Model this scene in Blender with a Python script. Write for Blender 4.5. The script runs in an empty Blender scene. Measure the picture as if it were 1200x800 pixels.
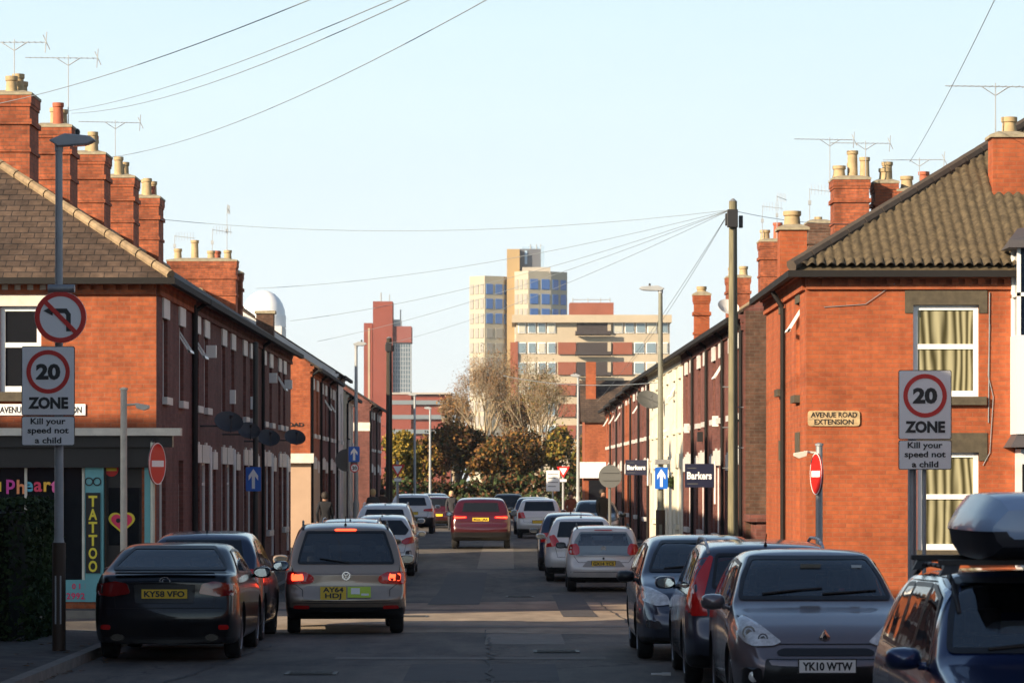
import bpy, bmesh, math, random
from math import sin, cos, tan, pi, radians, sqrt
from mathutils import Vector, Matrix
from mathutils.bvhtree import BVHTree
from mathutils.geometry import delaunay_2d_cdt

random.seed(7)
S = bpy.context.scene
COL = S.collection
# ------------------------------------------------------------------ camera
FPX, VX, HY, CH = 4000.0, 598.0, 561.0, 2.25      # focal length, street vanishing point, eye height
cam = bpy.data.objects.new('camera', bpy.data.cameras.new('camera'))
COL.objects.link(cam)
cam.location = (0, 0, CH)
cam.rotation_euler = (radians(90), 0, 0)
cam.data.sensor_width = 36
cam.data.lens = 36 * FPX / 1200
cam.data.shift_x = (600 - VX) / 1200
cam.data.shift_y = (HY - 400) / 1200
cam.data.clip_start = 0.5
cam.data.clip_end = 6000
cam.data.dof.use_dof = True; cam.data.dof.focus_distance = 58; cam.data.dof.aperture_fstop = 7.1
S.camera = cam
# ------------------------------------------------------------------ light
SUN_AZ, SUN_EL = 50.0, 20.0                       # degrees left of straight behind the camera
world = bpy.data.worlds.new('World'); S.world = world; world.use_nodes = True
wn = world.node_tree.nodes; wl = world.node_tree.links
sky = wn.new('ShaderNodeTexSky'); sky.sky_type = 'NISHITA'; sky.sun_disc = False
sky.sun_elevation = radians(SUN_EL); sky.sun_rotation = radians(180 + SUN_AZ)
sky.altitude = 0; sky.air_density = 1.0; sky.dust_density = 1.2; sky.ozone_density = 1.6
wl.new(sky.outputs[0], wn['Background'].inputs[0])
wn['Background'].inputs[1].default_value = 0.08
# bright hazy band low over the horizon, fading into the Nishita dome higher up
tcw = wn.new('ShaderNodeTexCoord'); spw = wn.new('ShaderNodeSeparateXYZ'); wl.new(tcw.outputs['Generated'], spw.inputs[0])
rpw = wn.new('ShaderNodeValToRGB'); wl.new(spw.outputs[2], rpw.inputs[0]); ew = rpw.color_ramp.elements
ew[0].position = 0.0; ew[0].color = (.93, 1.0, .99, 1); ew[1].position = .17; ew[1].color = (.64, .86, .98, 1)
e2 = ew.new(.07); e2.color = (.82, .95, 1.0, 1)
nzw = wn.new('ShaderNodeTexNoise'); nzw.inputs['Scale'].default_value = 2.2; nzw.inputs['Detail'].default_value = 5
mpw = wn.new('ShaderNodeMapping'); mpw.inputs['Scale'].default_value = (1, 1, 6); wl.new(tcw.outputs['Generated'], mpw.inputs[0]); wl.new(mpw.outputs[0], nzw.inputs['Vector'])
mrn = wn.new('ShaderNodeMapRange'); mrn.inputs[1].default_value = .3; mrn.inputs[2].default_value = .7; mrn.inputs[3].default_value = .52; mrn.inputs[4].default_value = .57; wl.new(nzw.outputs['Fac'], mrn.inputs[0])
bgw = wn.new('ShaderNodeBackground'); wl.new(rpw.outputs[0], bgw.inputs[0]); 
dtw = wn.new('ShaderNodeVectorMath'); dtw.operation = 'DOT_PRODUCT'; dtw.inputs[1].default_value = (-sin(radians(SUN_AZ)), -cos(radians(SUN_AZ)), 0); wl.new(tcw.outputs['Generated'], dtw.inputs[0])
mrs = wn.new('ShaderNodeMapRange'); mrs.inputs[1].default_value = -.2; mrs.inputs[2].default_value = 1; mrs.inputs[3].default_value = 1.0; mrs.inputs[4].default_value = 1.9; wl.new(dtw.outputs['Value'], mrs.inputs[0])   # the sky is brighter towards the sun
mus = wn.new('ShaderNodeMath'); mus.operation = 'MULTIPLY'; wl.new(mrn.outputs[0], mus.inputs[0]); wl.new(mrs.outputs[0], mus.inputs[1]); wl.new(mus.outputs[0], bgw.inputs[1])
mrw = wn.new('ShaderNodeMapRange'); mrw.interpolation_type = 'SMOOTHSTEP'; mrw.inputs[1].default_value = .13; mrw.inputs[2].default_value = .42; wl.new(spw.outputs[2], mrw.inputs[0])
mxw = wn.new('ShaderNodeMixShader'); wl.new(mrw.outputs[0], mxw.inputs[0]); wl.new(bgw.outputs[0], mxw.inputs[1]); wl.new(wn['Background'].outputs[0], mxw.inputs[2])
wl.new(mxw.outputs[0], wn['World Output'].inputs[0])
sun = bpy.data.objects.new('sun', bpy.data.lights.new('sun', 'SUN')); COL.objects.link(sun)
sun.data.energy = 5.0; sun.data.angle = radians(0.5); sun.data.color = (1.0, 0.80, 0.56)
LD = Vector((sin(radians(SUN_AZ)) * cos(radians(SUN_EL)), cos(radians(SUN_AZ)) * cos(radians(SUN_EL)), -sin(radians(SUN_EL))))
sun.rotation_euler = LD.to_track_quat('-Z', 'Y').to_euler()
sun.location = (-40, -40, 40)
S.view_settings.view_transform = 'Standard'; S.view_settings.look = 'None'
S.view_settings.exposure = 0.95; S.view_settings.gamma = 1.0; S.view_settings.use_curve_mapping = False

# ------------------------------------------------------------------ helpers
def at(px, py, d):
    return Vector(((px - VX) / FPX * d, d, CH + (HY - py) / FPX * d))
GZ = [(-500, 0), (45, 0), (55, -.07), (65, -.18), (77, -.27), (90, -.17), (108, 0), (4000, 0)]
def gz(y):
    for (a, za), (b, zb) in zip(GZ, GZ[1:]):
        if y <= b:
            t = max(0, (y - a) / (b - a)); t = t * t * (3 - 2 * t)
            return za + (zb - za) * t
    return 0
def col(r, g, b):
    f = lambda c: (c / 255 / 12.92) if c / 255 <= .04045 else ((c / 255 + .055) / 1.055) ** 2.4
    return (f(r), f(g), f(b), 1)

def newmat(name):
    m = bpy.data.materials.new(name); m.use_nodes = True
    nt = m.node_tree
    return m, nt, nt.nodes, nt.links, nt.nodes['Principled BSDF']
def mat(name, c, rough=.6, metal=0, coat=0, noise=.0, ns=6., bump=0., emit=None, es=0, spec=.5, stretch=(1, 1, 1)):
    m, nt, n, l, p = newmat(name)
    c = tuple(c[:3]) + (1,)
    p.inputs['Base Color'].default_value = c
    p.inputs['Roughness'].default_value = rough
    p.inputs['Metallic'].default_value = metal
    p.inputs['Coat Weight'].default_value = coat
    p.inputs['Coat Roughness'].default_value = .04
    p.inputs['Specular IOR Level'].default_value = spec
    if emit:
        p.inputs['Emission Color'].default_value = tuple(emit[:3]) + (1,)
        p.inputs['Emission Strength'].default_value = es
    if noise or bump:
        tc = n.new('ShaderNodeTexCoord'); mp = n.new('ShaderNodeMapping'); mp.inputs['Scale'].default_value = stretch
        nz = n.new('ShaderNodeTexNoise')
        nz.inputs['Scale'].default_value = ns; nz.inputs['Detail'].default_value = 6; nz.inputs['Roughness'].default_value = .65
        l.new(tc.outputs['Object'], mp.inputs[0]); l.new(mp.outputs[0], nz.inputs['Vector'])
    if noise:
        mr = n.new('ShaderNodeMapRange'); mr.inputs[1].default_value = .3; mr.inputs[2].default_value = .7
        mr.inputs[3].default_value = 1 - noise; mr.inputs[4].default_value = 1 + noise
        vm = n.new('ShaderNodeVectorMath'); vm.operation = 'SCALE'; vm.inputs[0].default_value = c[:3]
        l.new(nz.outputs['Fac'], mr.inputs[0]); l.new(mr.outputs[0], vm.inputs['Scale']); l.new(vm.outputs[0], p.inputs['Base Color'])
    if bump:
        b = n.new('ShaderNodeBump'); b.inputs['Strength'].default_value = bump; b.inputs['Distance'].default_value = .02
        l.new(nz.outputs['Fac'], b.inputs['Height']); l.new(b.outputs[0], p.inputs['Normal'])
    return m
def brick(name, c1, c2, mortar, bw=.225, rh=.075, ms=.007, weather=.25, rough=.85, slope=False, sheen=0, bumpd=.006, offset=.5):
    m, nt, n, l, p = newmat(name)
    tc = n.new('ShaderNodeTexCoord'); sp = n.new('ShaderNodeSeparateXYZ'); l.new(tc.outputs['Object'], sp.inputs[0])
    ad = n.new('ShaderNodeMath'); ad.operation = 'ADD'; l.new(sp.outputs[0], ad.inputs[0]); l.new(sp.outputs[1], ad.inputs[1])
    cb = n.new('ShaderNodeCombineXYZ'); l.new(ad.outputs[0], cb.inputs[0]); l.new(sp.outputs[2], cb.inputs[1])
    if slope:                                   # roof facing along one axis: x+y would shear, so use x (or y) by normal
        ge = n.new('ShaderNodeNewGeometry'); sn = n.new('ShaderNodeSeparateXYZ'); l.new(ge.outputs['Normal'], sn.inputs[0])
        ab = n.new('ShaderNodeMath'); ab.operation = 'ABSOLUTE'; l.new(sn.outputs[1], ab.inputs[0])
        gt = n.new('ShaderNodeMath'); gt.operation = 'GREATER_THAN'; gt.inputs[1].default_value = .3; l.new(ab.outputs[0], gt.inputs[0])
        mx = n.new('ShaderNodeMix'); l.new(gt.outputs[0], mx.inputs[0]); l.new(sp.outputs[1], mx.inputs[2]); l.new(sp.outputs[0], mx.inputs[3])
        l.new(mx.outputs[0], cb.inputs[0])
    bt = n.new('ShaderNodeTexBrick'); l.new(cb.outputs[0], bt.inputs['Vector'])
    bt.offset = offset
    for k, v in (('Scale', 1), ('Mortar Size', ms), ('Mortar Smooth', .2), ('Bias', 0), ('Brick Width', bw), ('Row Height', rh)):
        bt.inputs[k].default_value = v
    bt.inputs['Color1'].default_value = c1; bt.inputs['Color2'].default_value = c2; bt.inputs['Mortar'].default_value = mortar
    nz = n.new('ShaderNodeTexNoise'); nz.inputs['Scale'].default_value = 1.3; nz.inputs['Detail'].default_value = 9; nz.inputs['Roughness'].default_value = .72
    l.new(tc.outputs['Object'], nz.inputs['Vector'])
    mr = n.new('ShaderNodeMapRange'); mr.inputs[1].default_value = .3; mr.inputs[2].default_value = .7
    mr.inputs[3].default_value = 1 - weather; mr.inputs[4].default_value = 1 + weather * .7
    l.new(nz.outputs['Fac'], mr.inputs[0])
    n2 = n.new('ShaderNodeTexNoise'); n2.inputs['Scale'].default_value = 9; n2.inputs['Detail'].default_value = 3
    l.new(tc.outputs['Object'], n2.inputs['Vector'])
    m2 = n.new('ShaderNodeMapRange'); m2.inputs[1].default_value = .3; m2.inputs[2].default_value = .7
    m2.inputs[3].default_value = 1 - weather * .6; m2.inputs[4].default_value = 1 + weather * .6
    l.new(n2.outputs['Fac'], m2.inputs[0])
    mu = n.new('ShaderNodeMath'); mu.operation = 'MULTIPLY'; l.new(mr.outputs[0], mu.inputs[0]); l.new(m2.outputs[0], mu.inputs[1])
    # long vertical weather streaks
    mps = n.new('ShaderNodeMapping'); mps.inputs['Scale'].default_value = (2.4, 2.4, .22); l.new(tc.outputs['Object'], mps.inputs[0])
    n3 = n.new('ShaderNodeTexNoise'); n3.inputs['Scale'].default_value = 1; n3.inputs['Detail'].default_value = 5; l.new(mps.outputs[0], n3.inputs['Vector'])
    m3 = n.new('ShaderNodeMapRange'); m3.inputs[1].default_value = .34; m3.inputs[2].default_value = .6; m3.inputs[3].default_value = 1 - weather * .8; m3.inputs[4].default_value = 1.04; l.new(n3.outputs['Fac'], m3.inputs[0])
    mu0 = mu; mu = n.new('ShaderNodeMath'); mu.operation = 'MULTIPLY'; l.new(mu0.outputs[0], mu.inputs[0]); l.new(m3.outputs[0], mu.inputs[1])
    vm = n.new('ShaderNodeVectorMath'); vm.operation = 'SCALE'; l.new(bt.outputs['Color'], vm.inputs[0]); l.new(mu.outputs[0], vm.inputs['Scale'])
    l.new(vm.outputs[0], p.inputs['Base Color'])
    b = n.new('ShaderNodeBump'); b.inputs['Strength'].default_value = .6; b.inputs['Distance'].default_value = bumpd; b.invert = True
    l.new(bt.outputs['Fac'], b.inputs['Height']); l.new(b.outputs[0], p.inputs['Normal'])
    p.inputs['Roughness'].default_value = rough
    p.inputs['Specular IOR Level'].default_value = .25
    return m
def paint(name, c, metal=.0, rough=.28):
    m = mat(name, c, rough=rough, metal=metal, coat=1.0, spec=.5)
    nt = m.node_tree; n = nt.nodes; l = nt.links; p = n['Principled BSDF']
    tc = n.new('ShaderNodeTexCoord'); nz = n.new('ShaderNodeTexNoise'); nz.inputs['Scale'].default_value = 3.5; nz.inputs['Detail'].default_value = 8
    l.new(tc.outputs['Object'], nz.inputs['Vector'])
    sp = n.new('ShaderNodeSeparateXYZ'); l.new(tc.outputs['Object'], sp.inputs[0])
    # road dirt thrown up on the lowest part of the body
    mr = n.new('ShaderNodeMapRange'); mr.inputs[1].default_value = .2; mr.inputs[2].default_value = .62; mr.inputs[3].default_value = .55; mr.inputs[4].default_value = 0.03
    l.new(sp.outputs[2], mr.inputs[0])
    mu = n.new('ShaderNodeMath'); mu.operation = 'MULTIPLY'; l.new(mr.outputs[0], mu.inputs[0]); l.new(nz.outputs['Fac'], mu.inputs[1])
    mx = n.new('ShaderNodeMix'); mx.data_type = 'RGBA'; mx.inputs[6].default_value = tuple(c[:3]) + (1,); mx.inputs[7].default_value = (.07, .06, .05, 1)
    l.new(mu.outputs[0], mx.inputs[0]); l.new(mx.outputs[2], p.inputs['Base Color'])
    m3 = n.new('ShaderNodeMapRange'); m3.inputs[1].default_value = .35; m3.inputs[2].default_value = .75; m3.inputs[3].default_value = .03; m3.inputs[4].default_value = .16
    l.new(nz.outputs['Fac'], m3.inputs[0]); l.new(m3.outputs[0], p.inputs['Coat Roughness'])
    return m

class MB:
    """collects shapes into one mesh"""
    def __init__(s): s.v = []; s.f = []; s.m = []
    def add(s, vs, fs, mi=0):
        o = len(s.v); s.v += [tuple(v) for v in vs]
        for f in fs: s.f.append(tuple(o + i for i in f)); s.m.append(mi)
    def box(s, x0, x1, y0, y1, z0, z1, mi=0):
        x0, x1 = min(x0, x1), max(x0, x1); y0, y1 = min(y0, y1), max(y0, y1); z0, z1 = min(z0, z1), max(z0, z1)
        s.add([(x0, y0, z0), (x1, y0, z0), (x1, y1, z0), (x0, y1, z0), (x0, y0, z1), (x1, y0, z1), (x1, y1, z1), (x0, y1, z1)],
              [(0, 3, 2, 1), (4, 5, 6, 7), (0, 1, 5, 4), (1, 2, 6, 5), (2, 3, 7, 6), (3, 0, 4, 7)], mi)
        return s
    def tube(s, p0, p1, r0, r1=None, n=8, mi=0, cap=True):
        r1 = r0 if r1 is None else r1
        p0 = Vector(p0); p1 = Vector(p1); d = (p1 - p0)
        if d.length < 1e-6: return s
        q = d.to_track_quat('Z', 'Y'); vs = []
        for p, r in ((p0, r0), (p1, r1)):
            for k in range(n):
                a = 2 * pi * k / n; vs.append(p + q @ Vector((r * cos(a), r * sin(a), 0)))
        fs = [(k, (k + 1) % n, n + (k + 1) % n, n + k) for k in range(n)]
        if cap: fs += [tuple(range(n))[::-1], tuple(range(n, 2 * n))]
        s.add(vs, fs, mi); return s
    def lathe(s, prof, c=(0, 0, 0), n=16, axis='Z', mi=0):
        vs = []
        for r, h in prof:
            for k in range(n):
                a = 2 * pi * k / n
                if axis == 'Z': vs.append((c[0] + r * cos(a), c[1] + r * sin(a), c[2] + h))
                elif axis == 'X': vs.append((c[0] + h, c[1] + r * cos(a), c[2] + r * sin(a)))
                else: vs.append((c[0] + r * cos(a), c[1] + h, c[2] + r * sin(a)))
        fs = [(i * n + k, i * n + (k + 1) % n, (i + 1) * n + (k + 1) % n, (i + 1) * n + k) for i in range(len(prof) - 1) for k in range(n)]
        fs += [tuple(range(n))[::-1], tuple(range((len(prof) - 1) * n, len(prof) * n))]
        s.add(vs, fs, mi); return s
    def prism(s, poly, f, t0, t1, mi=0):
        """extrude 2D poly; f(a,b,t)->xyz"""
        n = len(poly)
        vs = [f(a, b, t0) for a, b in poly] + [f(a, b, t1) for a, b in poly]
        s.add(vs, [tuple(range(n))[::-1], tuple(range(n, 2 * n))] + [(k, (k + 1) % n, n + (k + 1) % n, n + k) for k in range(n)], mi)
        return s
    def build(s, name, mats, parent=None, loc=None, rot=None, smooth=False, bevel=0, fix=True):
        me = bpy.data.meshes.new(name); me.from_pydata(s.v, [], s.f)
        if not isinstance(mats, (list, tuple)): mats = [mats]
        for m in mats: me.materials.append(m)
        for p, i in zip(me.polygons, s.m): p.material_index = i
        if fix:
            bm = bmesh.new(); bm.from_mesh(me); bmesh.ops.recalc_face_normals(bm, faces=bm.faces)
            bm.to_mesh(me); bm.free()
        if smooth:
            me.shade_smooth()
            if smooth != 2: me.set_sharp_from_angle(angle=radians(38))
        o = bpy.data.objects.new(name, me); COL.objects.link(o)
        if parent: o.parent = parent
        if loc is not None: o.location = loc
        if rot is not None: o.rotation_euler = rot
        if bevel:
            b = o.modifiers.new('bevel', 'BEVEL'); b.width = bevel; b.segments = 2; b.limit_method = 'ANGLE'
        return o
def tag(o, label, cat, group=None, kind=None):
    if label: o['label'] = label
    if cat: o['category'] = cat
    if group: o['group'] = group
    if kind: o['kind'] = kind
    return o
def thing(name, label, cat, loc=(0, 0, 0), rz=0, group=None):
    o = bpy.data.objects.new(name, None); COL.objects.link(o); o.location = loc; o.rotation_euler = (0, 0, rz)
    o.empty_display_size = .2
    return tag(o, label, cat, group)
def struct(o): o['kind'] = 'structure'; return o
def text_ob(name, txt, size, mtl, parent, loc, rot, bold=0., extr=.002, sx=1., spacing=1., width=None, align='CENTER', lines=1.):
    cu = bpy.data.curves.new('t', 'FONT'); cu.body = txt; cu.size = size; cu.extrude = extr; cu.offset = bold
    cu.align_x = align; cu.align_y = 'CENTER'; cu.space_character = spacing; cu.space_line = lines; cu.resolution_u = 3
    t = bpy.data.objects.new('t', cu); COL.objects.link(t)
    dg = bpy.context.evaluated_depsgraph_get(); dg.update()
    me = bpy.data.meshes.new_from_object(t.evaluated_get(dg)); bpy.data.objects.remove(t)
    xs = [v.co.x for v in me.vertices]; ys = [v.co.y for v in me.vertices]
    if xs:
        cx = (max(xs) + min(xs)) / 2; cy = (max(ys) + min(ys)) / 2; w = max(xs) - min(xs)
        k = (width / w) if width else sx
        for v in me.vertices: v.co.x = (v.co.x - cx) * k; v.co.y -= cy
    me.materials.clear(); me.materials.append(mtl)
    o = bpy.data.objects.new(name, me); COL.objects.link(o); o.parent = parent; o.location = loc; o.rotation_euler = rot
    return o
def disc_poly(r, n=32, sx=1, cx=0, cy=0): return [(cx + r * sx * cos(2 * pi * k / n), cy + r * sin(2 * pi * k / n)) for k in range(n)]
def ring(mb, r0, r1, t0, t1, f, n=40, mi=0):
    vs = []
    for r, t in ((r0, t0), (r1, t0), (r1, t1), (r0, t1)):
        vs += [f(r * cos(2 * pi * k / n), r * sin(2 * pi * k / n), t) for k in range(n)]
    fs = []
    for j in range(4):
        for k in range(n):
            fs.append((j * n + k, j * n + (k + 1) % n, ((j + 1) % 4) * n + (k + 1) % n, ((j + 1) % 4) * n + k))
    mb.add(vs, fs, mi)
def cdt(poly, step):
    """triangulated polygon with interior points; returns verts2d, faces, boundary"""
    pts = [Vector(p) for p in poly]; out = []
    for a, b in zip(pts, pts[1:] + pts[:1]):
        k = max(1, int((b - a).length / step)); out += [a + (b - a) * i / k for i in range(k)]
    nb = len(out)
    xs = [p.x for p in out]; ys = [p.y for p in out]
    def inside(x, y):
        c = False
        for i in range(nb):
            a = out[i]; b = out[i - 1]
            if (a.y > y) != (b.y > y) and x < (b.x - a.x) * (y - a.y) / (b.y - a.y) + a.x: c = not c
        return c
    y = min(ys) + step * .5
    while y < max(ys):
        x = min(xs) + step * .5
        while x < max(xs):
            if inside(x, y) and min((Vector((x, y)) - q).length for q in out[:nb]) > step * .45: out.append(Vector((x, y)))
            x += step
        y += step
    r = delaunay_2d_cdt(out, [(i, (i + 1) % nb) for i in range(nb)], [], 1, 1e-5)
    return [tuple(v) for v in r[0]], [tuple(f) for f in r[2]]
def rpoly(pts, r=.04, n=4):
    """round the corners of a polygon"""
    out = []; m = len(pts)
    for i in range(m):
        p = Vector(pts[i]); a = Vector(pts[i - 1]); b = Vector(pts[(i + 1) % m])
        ra = min(r, (a - p).length * .45); rb = min(r, (b - p).length * .45)
        s = p + (a - p).normalized() * ra; e = p + (b - p).normalized() * rb
        for k in range(n + 1):
            t = k / n; out.append(tuple(s * (1 - t) ** 2 + p * 2 * t * (1 - t) + e * t * t))
    return out

# ------------------------------------------------------------------ materials
BR_O = brick('orange_brick', (.375, .098, .037, 1), (.30, .075, .031, 1), (.29, .105, .052, 1), weather=.22, ms=.008)
BR_L = brick('orange_brick_worn', (.37, .100, .039, 1), (.28, .073, .032, 1), (.28, .11, .06, 1), weather=.28, ms=.008)
BR_P = brick('red_brick', (.185, .070, .056, 1), (.125, .048, .040, 1), (.15, .08, .068, 1), weather=.25)
BR_D = brick('dark_shaded_brick', (.14, .075, .05, 1), (.09, .05, .035, 1), (.12, .09, .07, 1), weather=.35)  # dark brick; on the gable end its colour also carries shade
BR_C = brick('chimney_brick', (.38, .105, .044, 1), (.26, .072, .034, 1), (.20, .09, .055, 1), weather=.4)
BR_F = brick('far_brick', (.38, .13, .09, 1), (.33, .11, .08, 1), (.30, .14, .10, 1), weather=.12, bw=.9, rh=.3)
SLATE = brick('slate', (.115, .078, .055, 1), (.078, .055, .042, 1), (.03, .024, .02, 1), bw=.25, rh=.11, ms=.008, weather=.35, rough=.7, slope=True, bumpd=.01)
TILE = mat('brown_pantile', (.078, .058, .032), .85, noise=.65, ns=9, bump=.3)
RIDGE = mat('ridge_stone', (.25, .18, .105), .85, noise=.4, ns=5)
WHITE = mat('white_paint', (.58, .57, .55), .5, noise=.08, ns=3)
PVC = mat('white_pvc', (.80, .80, .78), .35)
STONE = mat('painted_stone', (.62, .58, .50), .7, noise=.15, ns=4)
DSTONE = mat('dark_stone', (.07, .058, .038), .8, noise=.3, ns=8)
CREAM = mat('cream_render', (.68, .63, .50), .8, noise=.1, ns=1.5)
PINKR = mat('pinkish_render', (.42, .29, .20), .8, noise=.08, ns=1.5)
GUTTER = mat('black_gutter', (.016, .015, .015), .75, spec=.2)
POT = mat('clay_pot', (.38, .28, .15), .8, noise=.2, ns=6)
POTR = mat('red_clay_pot', (.36, .10, .05), .8, noise=.2, ns=6)
MORT = mat('mortar_cap', (.30, .26, .18), .9, noise=.3, ns=8)
GLASS = mat('window_glass', (.012, .014, .018), .05, spec=.8)
GLASSR = mat('reflecting_window_glass', (.03, .05, .08), .08, spec=1.0)
def curtain_mat():
    m, nt, n, l, p = newmat('net_curtain')
    tc = n.new('ShaderNodeTexCoord'); wv = n.new('ShaderNodeTexWave'); wv.inputs['Scale'].default_value = 2.3; wv.inputs['Distortion'].default_value = 11
    wv.bands_direction = 'X'; wv.inputs['Detail'].default_value = 2
    mp = n.new('ShaderNodeMapping'); mp.inputs['Scale'].default_value = (1, 1, .12)
    l.new(tc.outputs['Object'], mp.inputs[0]); l.new(mp.outputs[0], wv.inputs['Vector'])
    r = n.new('ShaderNodeValToRGB'); r.color_ramp.elements[0].color = (.05, .046, .022, 1); r.color_ramp.elements[1].color = (.37, .35, .22, 1)
    l.new(wv.outputs['Fac'], r.inputs[0]); l.new(r.outputs[0], p.inputs['Base Color'])
    p.inputs['Roughness'].default_value = .12; p.inputs['Specular IOR Level'].default_value = .5
    return m
CURT = curtain_mat()
DOORS = [mat('door_' + k, c, .4) for k, c in (('brown', (.10, .03, .02)), ('white', (.7, .7, .68)), ('green', (.02, .06, .04)), ('maroon', (.13, .015, .015)), ('black', (.02, .02, .02)))]
STEEL = mat('galvanised_steel', (.30, .31, .32), .5, metal=.5, noise=.15, ns=6)
LAMPC = mat('grey_lamp_column', (.34, .36, .37), .55, noise=.1, ns=5)
DCOL = mat('dark_pole_paint', (.035, .038, .035), .5)
WOODP = mat('weathered_pole_timber', (.17, .155, .095), .9, noise=.3, ns=7, stretch=(3, 3, .3))
WOODD = mat('dark_pole_timber', (.035, .028, .02), .9, noise=.3, ns=7)
ALU = mat('aerial_aluminium', (.5, .5, .48), .4, metal=.6)
BLACK = mat('black_plastic', (.014, .014, .015), .5)
CABLE = mat('cable_grey', (.20, .23, .25), .6)
SWHITE = mat('sign_white', (.86, .87, .87), .35)
SRED = mat('sign_red', (.62, .02, .015), .35)
SBLUE = mat('sign_blue', (.01, .12, .55), .35)
SBLACK = mat('sign_black', (.012, .012, .014), .4)
SGREY = mat('sign_back_grey', (.10, .105, .105), .6)
SYEL = mat('sign_yellow', (.75, .62, .05), .5)
NAVY = mat('navy_board', (.012, .014, .04), .4)
def asphalt():
    m, nt, n, l, p = newmat('asphalt')
    tc = n.new('ShaderNodeTexCoord')
    def nz(s, d, sc=(1, 1, 1)):
        mp = n.new('ShaderNodeMapping'); mp.inputs['Scale'].default_value = sc; l.new(tc.outputs['Object'], mp.inputs[0])
        t = n.new('ShaderNodeTexNoise'); t.inputs['Scale'].default_value = s; t.inputs['Detail'].default_value = d; t.inputs['Roughness'].default_value = .7
        l.new(mp.outputs[0], t.inputs['Vector']); return t
    a = nz(.5, 8, (1, .35, 1)); b = nz(40, 3); c = nz(2.0, 6, (1, .2, 1))
    r = n.new('ShaderNodeValToRGB'); e = r.color_ramp.elements
    e[0].position = .32; e[0].color = (.058, .054, .050, 1); e[1].position = .7; e[1].color = (.18, .155, .125, 1)
    mx = n.new('ShaderNodeMath'); mx.operation = 'ADD'; l.new(a.outputs['Fac'], mx.inputs[0])
    ms = n.new('ShaderNodeMath'); ms.operation = 'MULTIPLY_ADD'; ms.inputs[1].default_value = .55; ms.inputs[2].default_value = -.27
    l.new(c.outputs['Fac'], ms.inputs[0]); l.new(ms.outputs[0], mx.inputs[1])
    m2 = n.new('ShaderNodeMath'); m2.operation = 'MULTIPLY_ADD'; m2.inputs[1].default_value = .62; m2.inputs[2].default_value = -.31
    l.new(b.outputs['Fac'], m2.inputs[0]); m3 = n.new('ShaderNodeMath'); l.new(mx.outputs[0], m3.inputs[0]); l.new(m2.outputs[0], m3.inputs[1])
    l.new(m3.outputs[0], r.inputs[0])
    vo = n.new('ShaderNodeTexVoronoi'); vo.feature = 'DISTANCE_TO_EDGE'; vo.inputs['Scale'].default_value = .28
    dn = nz(1.2, 5); va = n.new('ShaderNodeVectorMath'); va.operation = 'MULTIPLY_ADD'; va.inputs[1].default_value = (1.6, 1.6, 0)
    l.new(dn.outputs['Color'], va.inputs[0]); l.new(tc.outputs['Object'], va.inputs[2]); l.new(va.outputs[0], vo.inputs['Vector'])
    lt = n.new('ShaderNodeMapRange'); lt.inputs[1].default_value = 0; lt.inputs[2].default_value = .012; lt.inputs[3].default_value = .35; lt.inputs[4].default_value = 1
    l.new(vo.outputs['Distance'], lt.inputs[0])
    vs = n.new('ShaderNodeVectorMath'); vs.operation = 'SCALE'; l.new(r.outputs[0], vs.inputs[0]); l.new(lt.outputs[0], vs.inputs['Scale'])
    l.new(vs.outputs[0], p.inputs['Base Color'])
    bp = n.new('ShaderNodeBump'); bp.inputs['Strength'].default_value = .5; bp.inputs['Distance'].default_value = .01
    l.new(b.outputs['Fac'], bp.inputs['Height']); l.new(bp.outputs[0], p.inputs['Normal'])
    p.inputs['Roughness'].default_value = .8; p.inputs['Specular IOR Level'].default_value = .3
    return m
ASPH = asphalt()
PATCH = mat('patched_asphalt', (.17, .15, .125), .85, noise=.3, ns=3, bump=.3)
WORN_SUN = mat('worn_sunlit_asphalt', (.27, .215, .155), .9, noise=.35, ns=1.6, bump=.4, stretch=(1, .3, 1))  # worn junction surfacing, made paler so its colour strengthens the sun patch
PATCHD = mat('dark_patched_asphalt', (.055, .052, .050), .8, noise=.25, ns=3, bump=.3)
PAVE = brick('paving_slabs', (.13, .115, .10, 1), (.10, .09, .08, 1), (.05, .045, .04, 1), bw=.6, rh=.6, ms=.012, weather=.3)
KERB = mat('kerb_stone', (.19, .175, .15), .85, noise=.25, ns=4)
GROUND = mat('ground_earth', (.06, .055, .04), .95, noise=.3, ns=.4)
LINE = mat('worn_road_paint', (.42, .40, .36), .7, noise=.4, ns=9)
CONC = mat('pale_concrete', (.40, .35, .25), .85, noise=.1, ns=.3)
CONCG = mat('grey_concrete', (.36, .33, .28), .85, noise=.1, ns=.3)
# ================================================================== ground, road, pavements
def sheet(name, poly, z, mtl, step=3.0, thick=0):
    vs, fs = cdt(poly, step)
    mb = MB(); mb.add([(x, y, gz(y) + z) for x, y in vs], fs)
    me_o = mb.build(name, mtl, fix=False)
    bm = bmesh.new(); bm.from_mesh(me_o.data)
    bmesh.ops.recalc_face_normals(bm, faces=bm.faces)
    if sum(f.normal.z for f in bm.faces) < 0: bmesh.ops.reverse_faces(bm, faces=bm.faces)
    if thick:
        ed = [e for e in bm.edges if e.is_boundary]
        r = bmesh.ops.extrude_edge_only(bm, edges=ed)
        for v in r['geom']:
            if isinstance(v, bmesh.types.BMVert): v.co.z -= thick
        bmesh.ops.recalc_face_normals(bm, faces=bm.faces)
    bm.to_mesh(me_o.data); bm.free()
    return struct(me_o)
mb = MB()
ys = [-200, 0, 40] + [45 + 3 * i for i in range(24)] + [120, 200, 400, 1000, 3000]
for a, b in zip(ys, ys[1:]): mb.add([(-1500, a, gz(a) - .06), (1500, a, gz(a) - .06), (1500, b, gz(b) - .06), (-1500, b, gz(b) - .06)], [(0, 1, 2, 3)])
struct(mb.build('ground', GROUND, fix=False))
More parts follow.
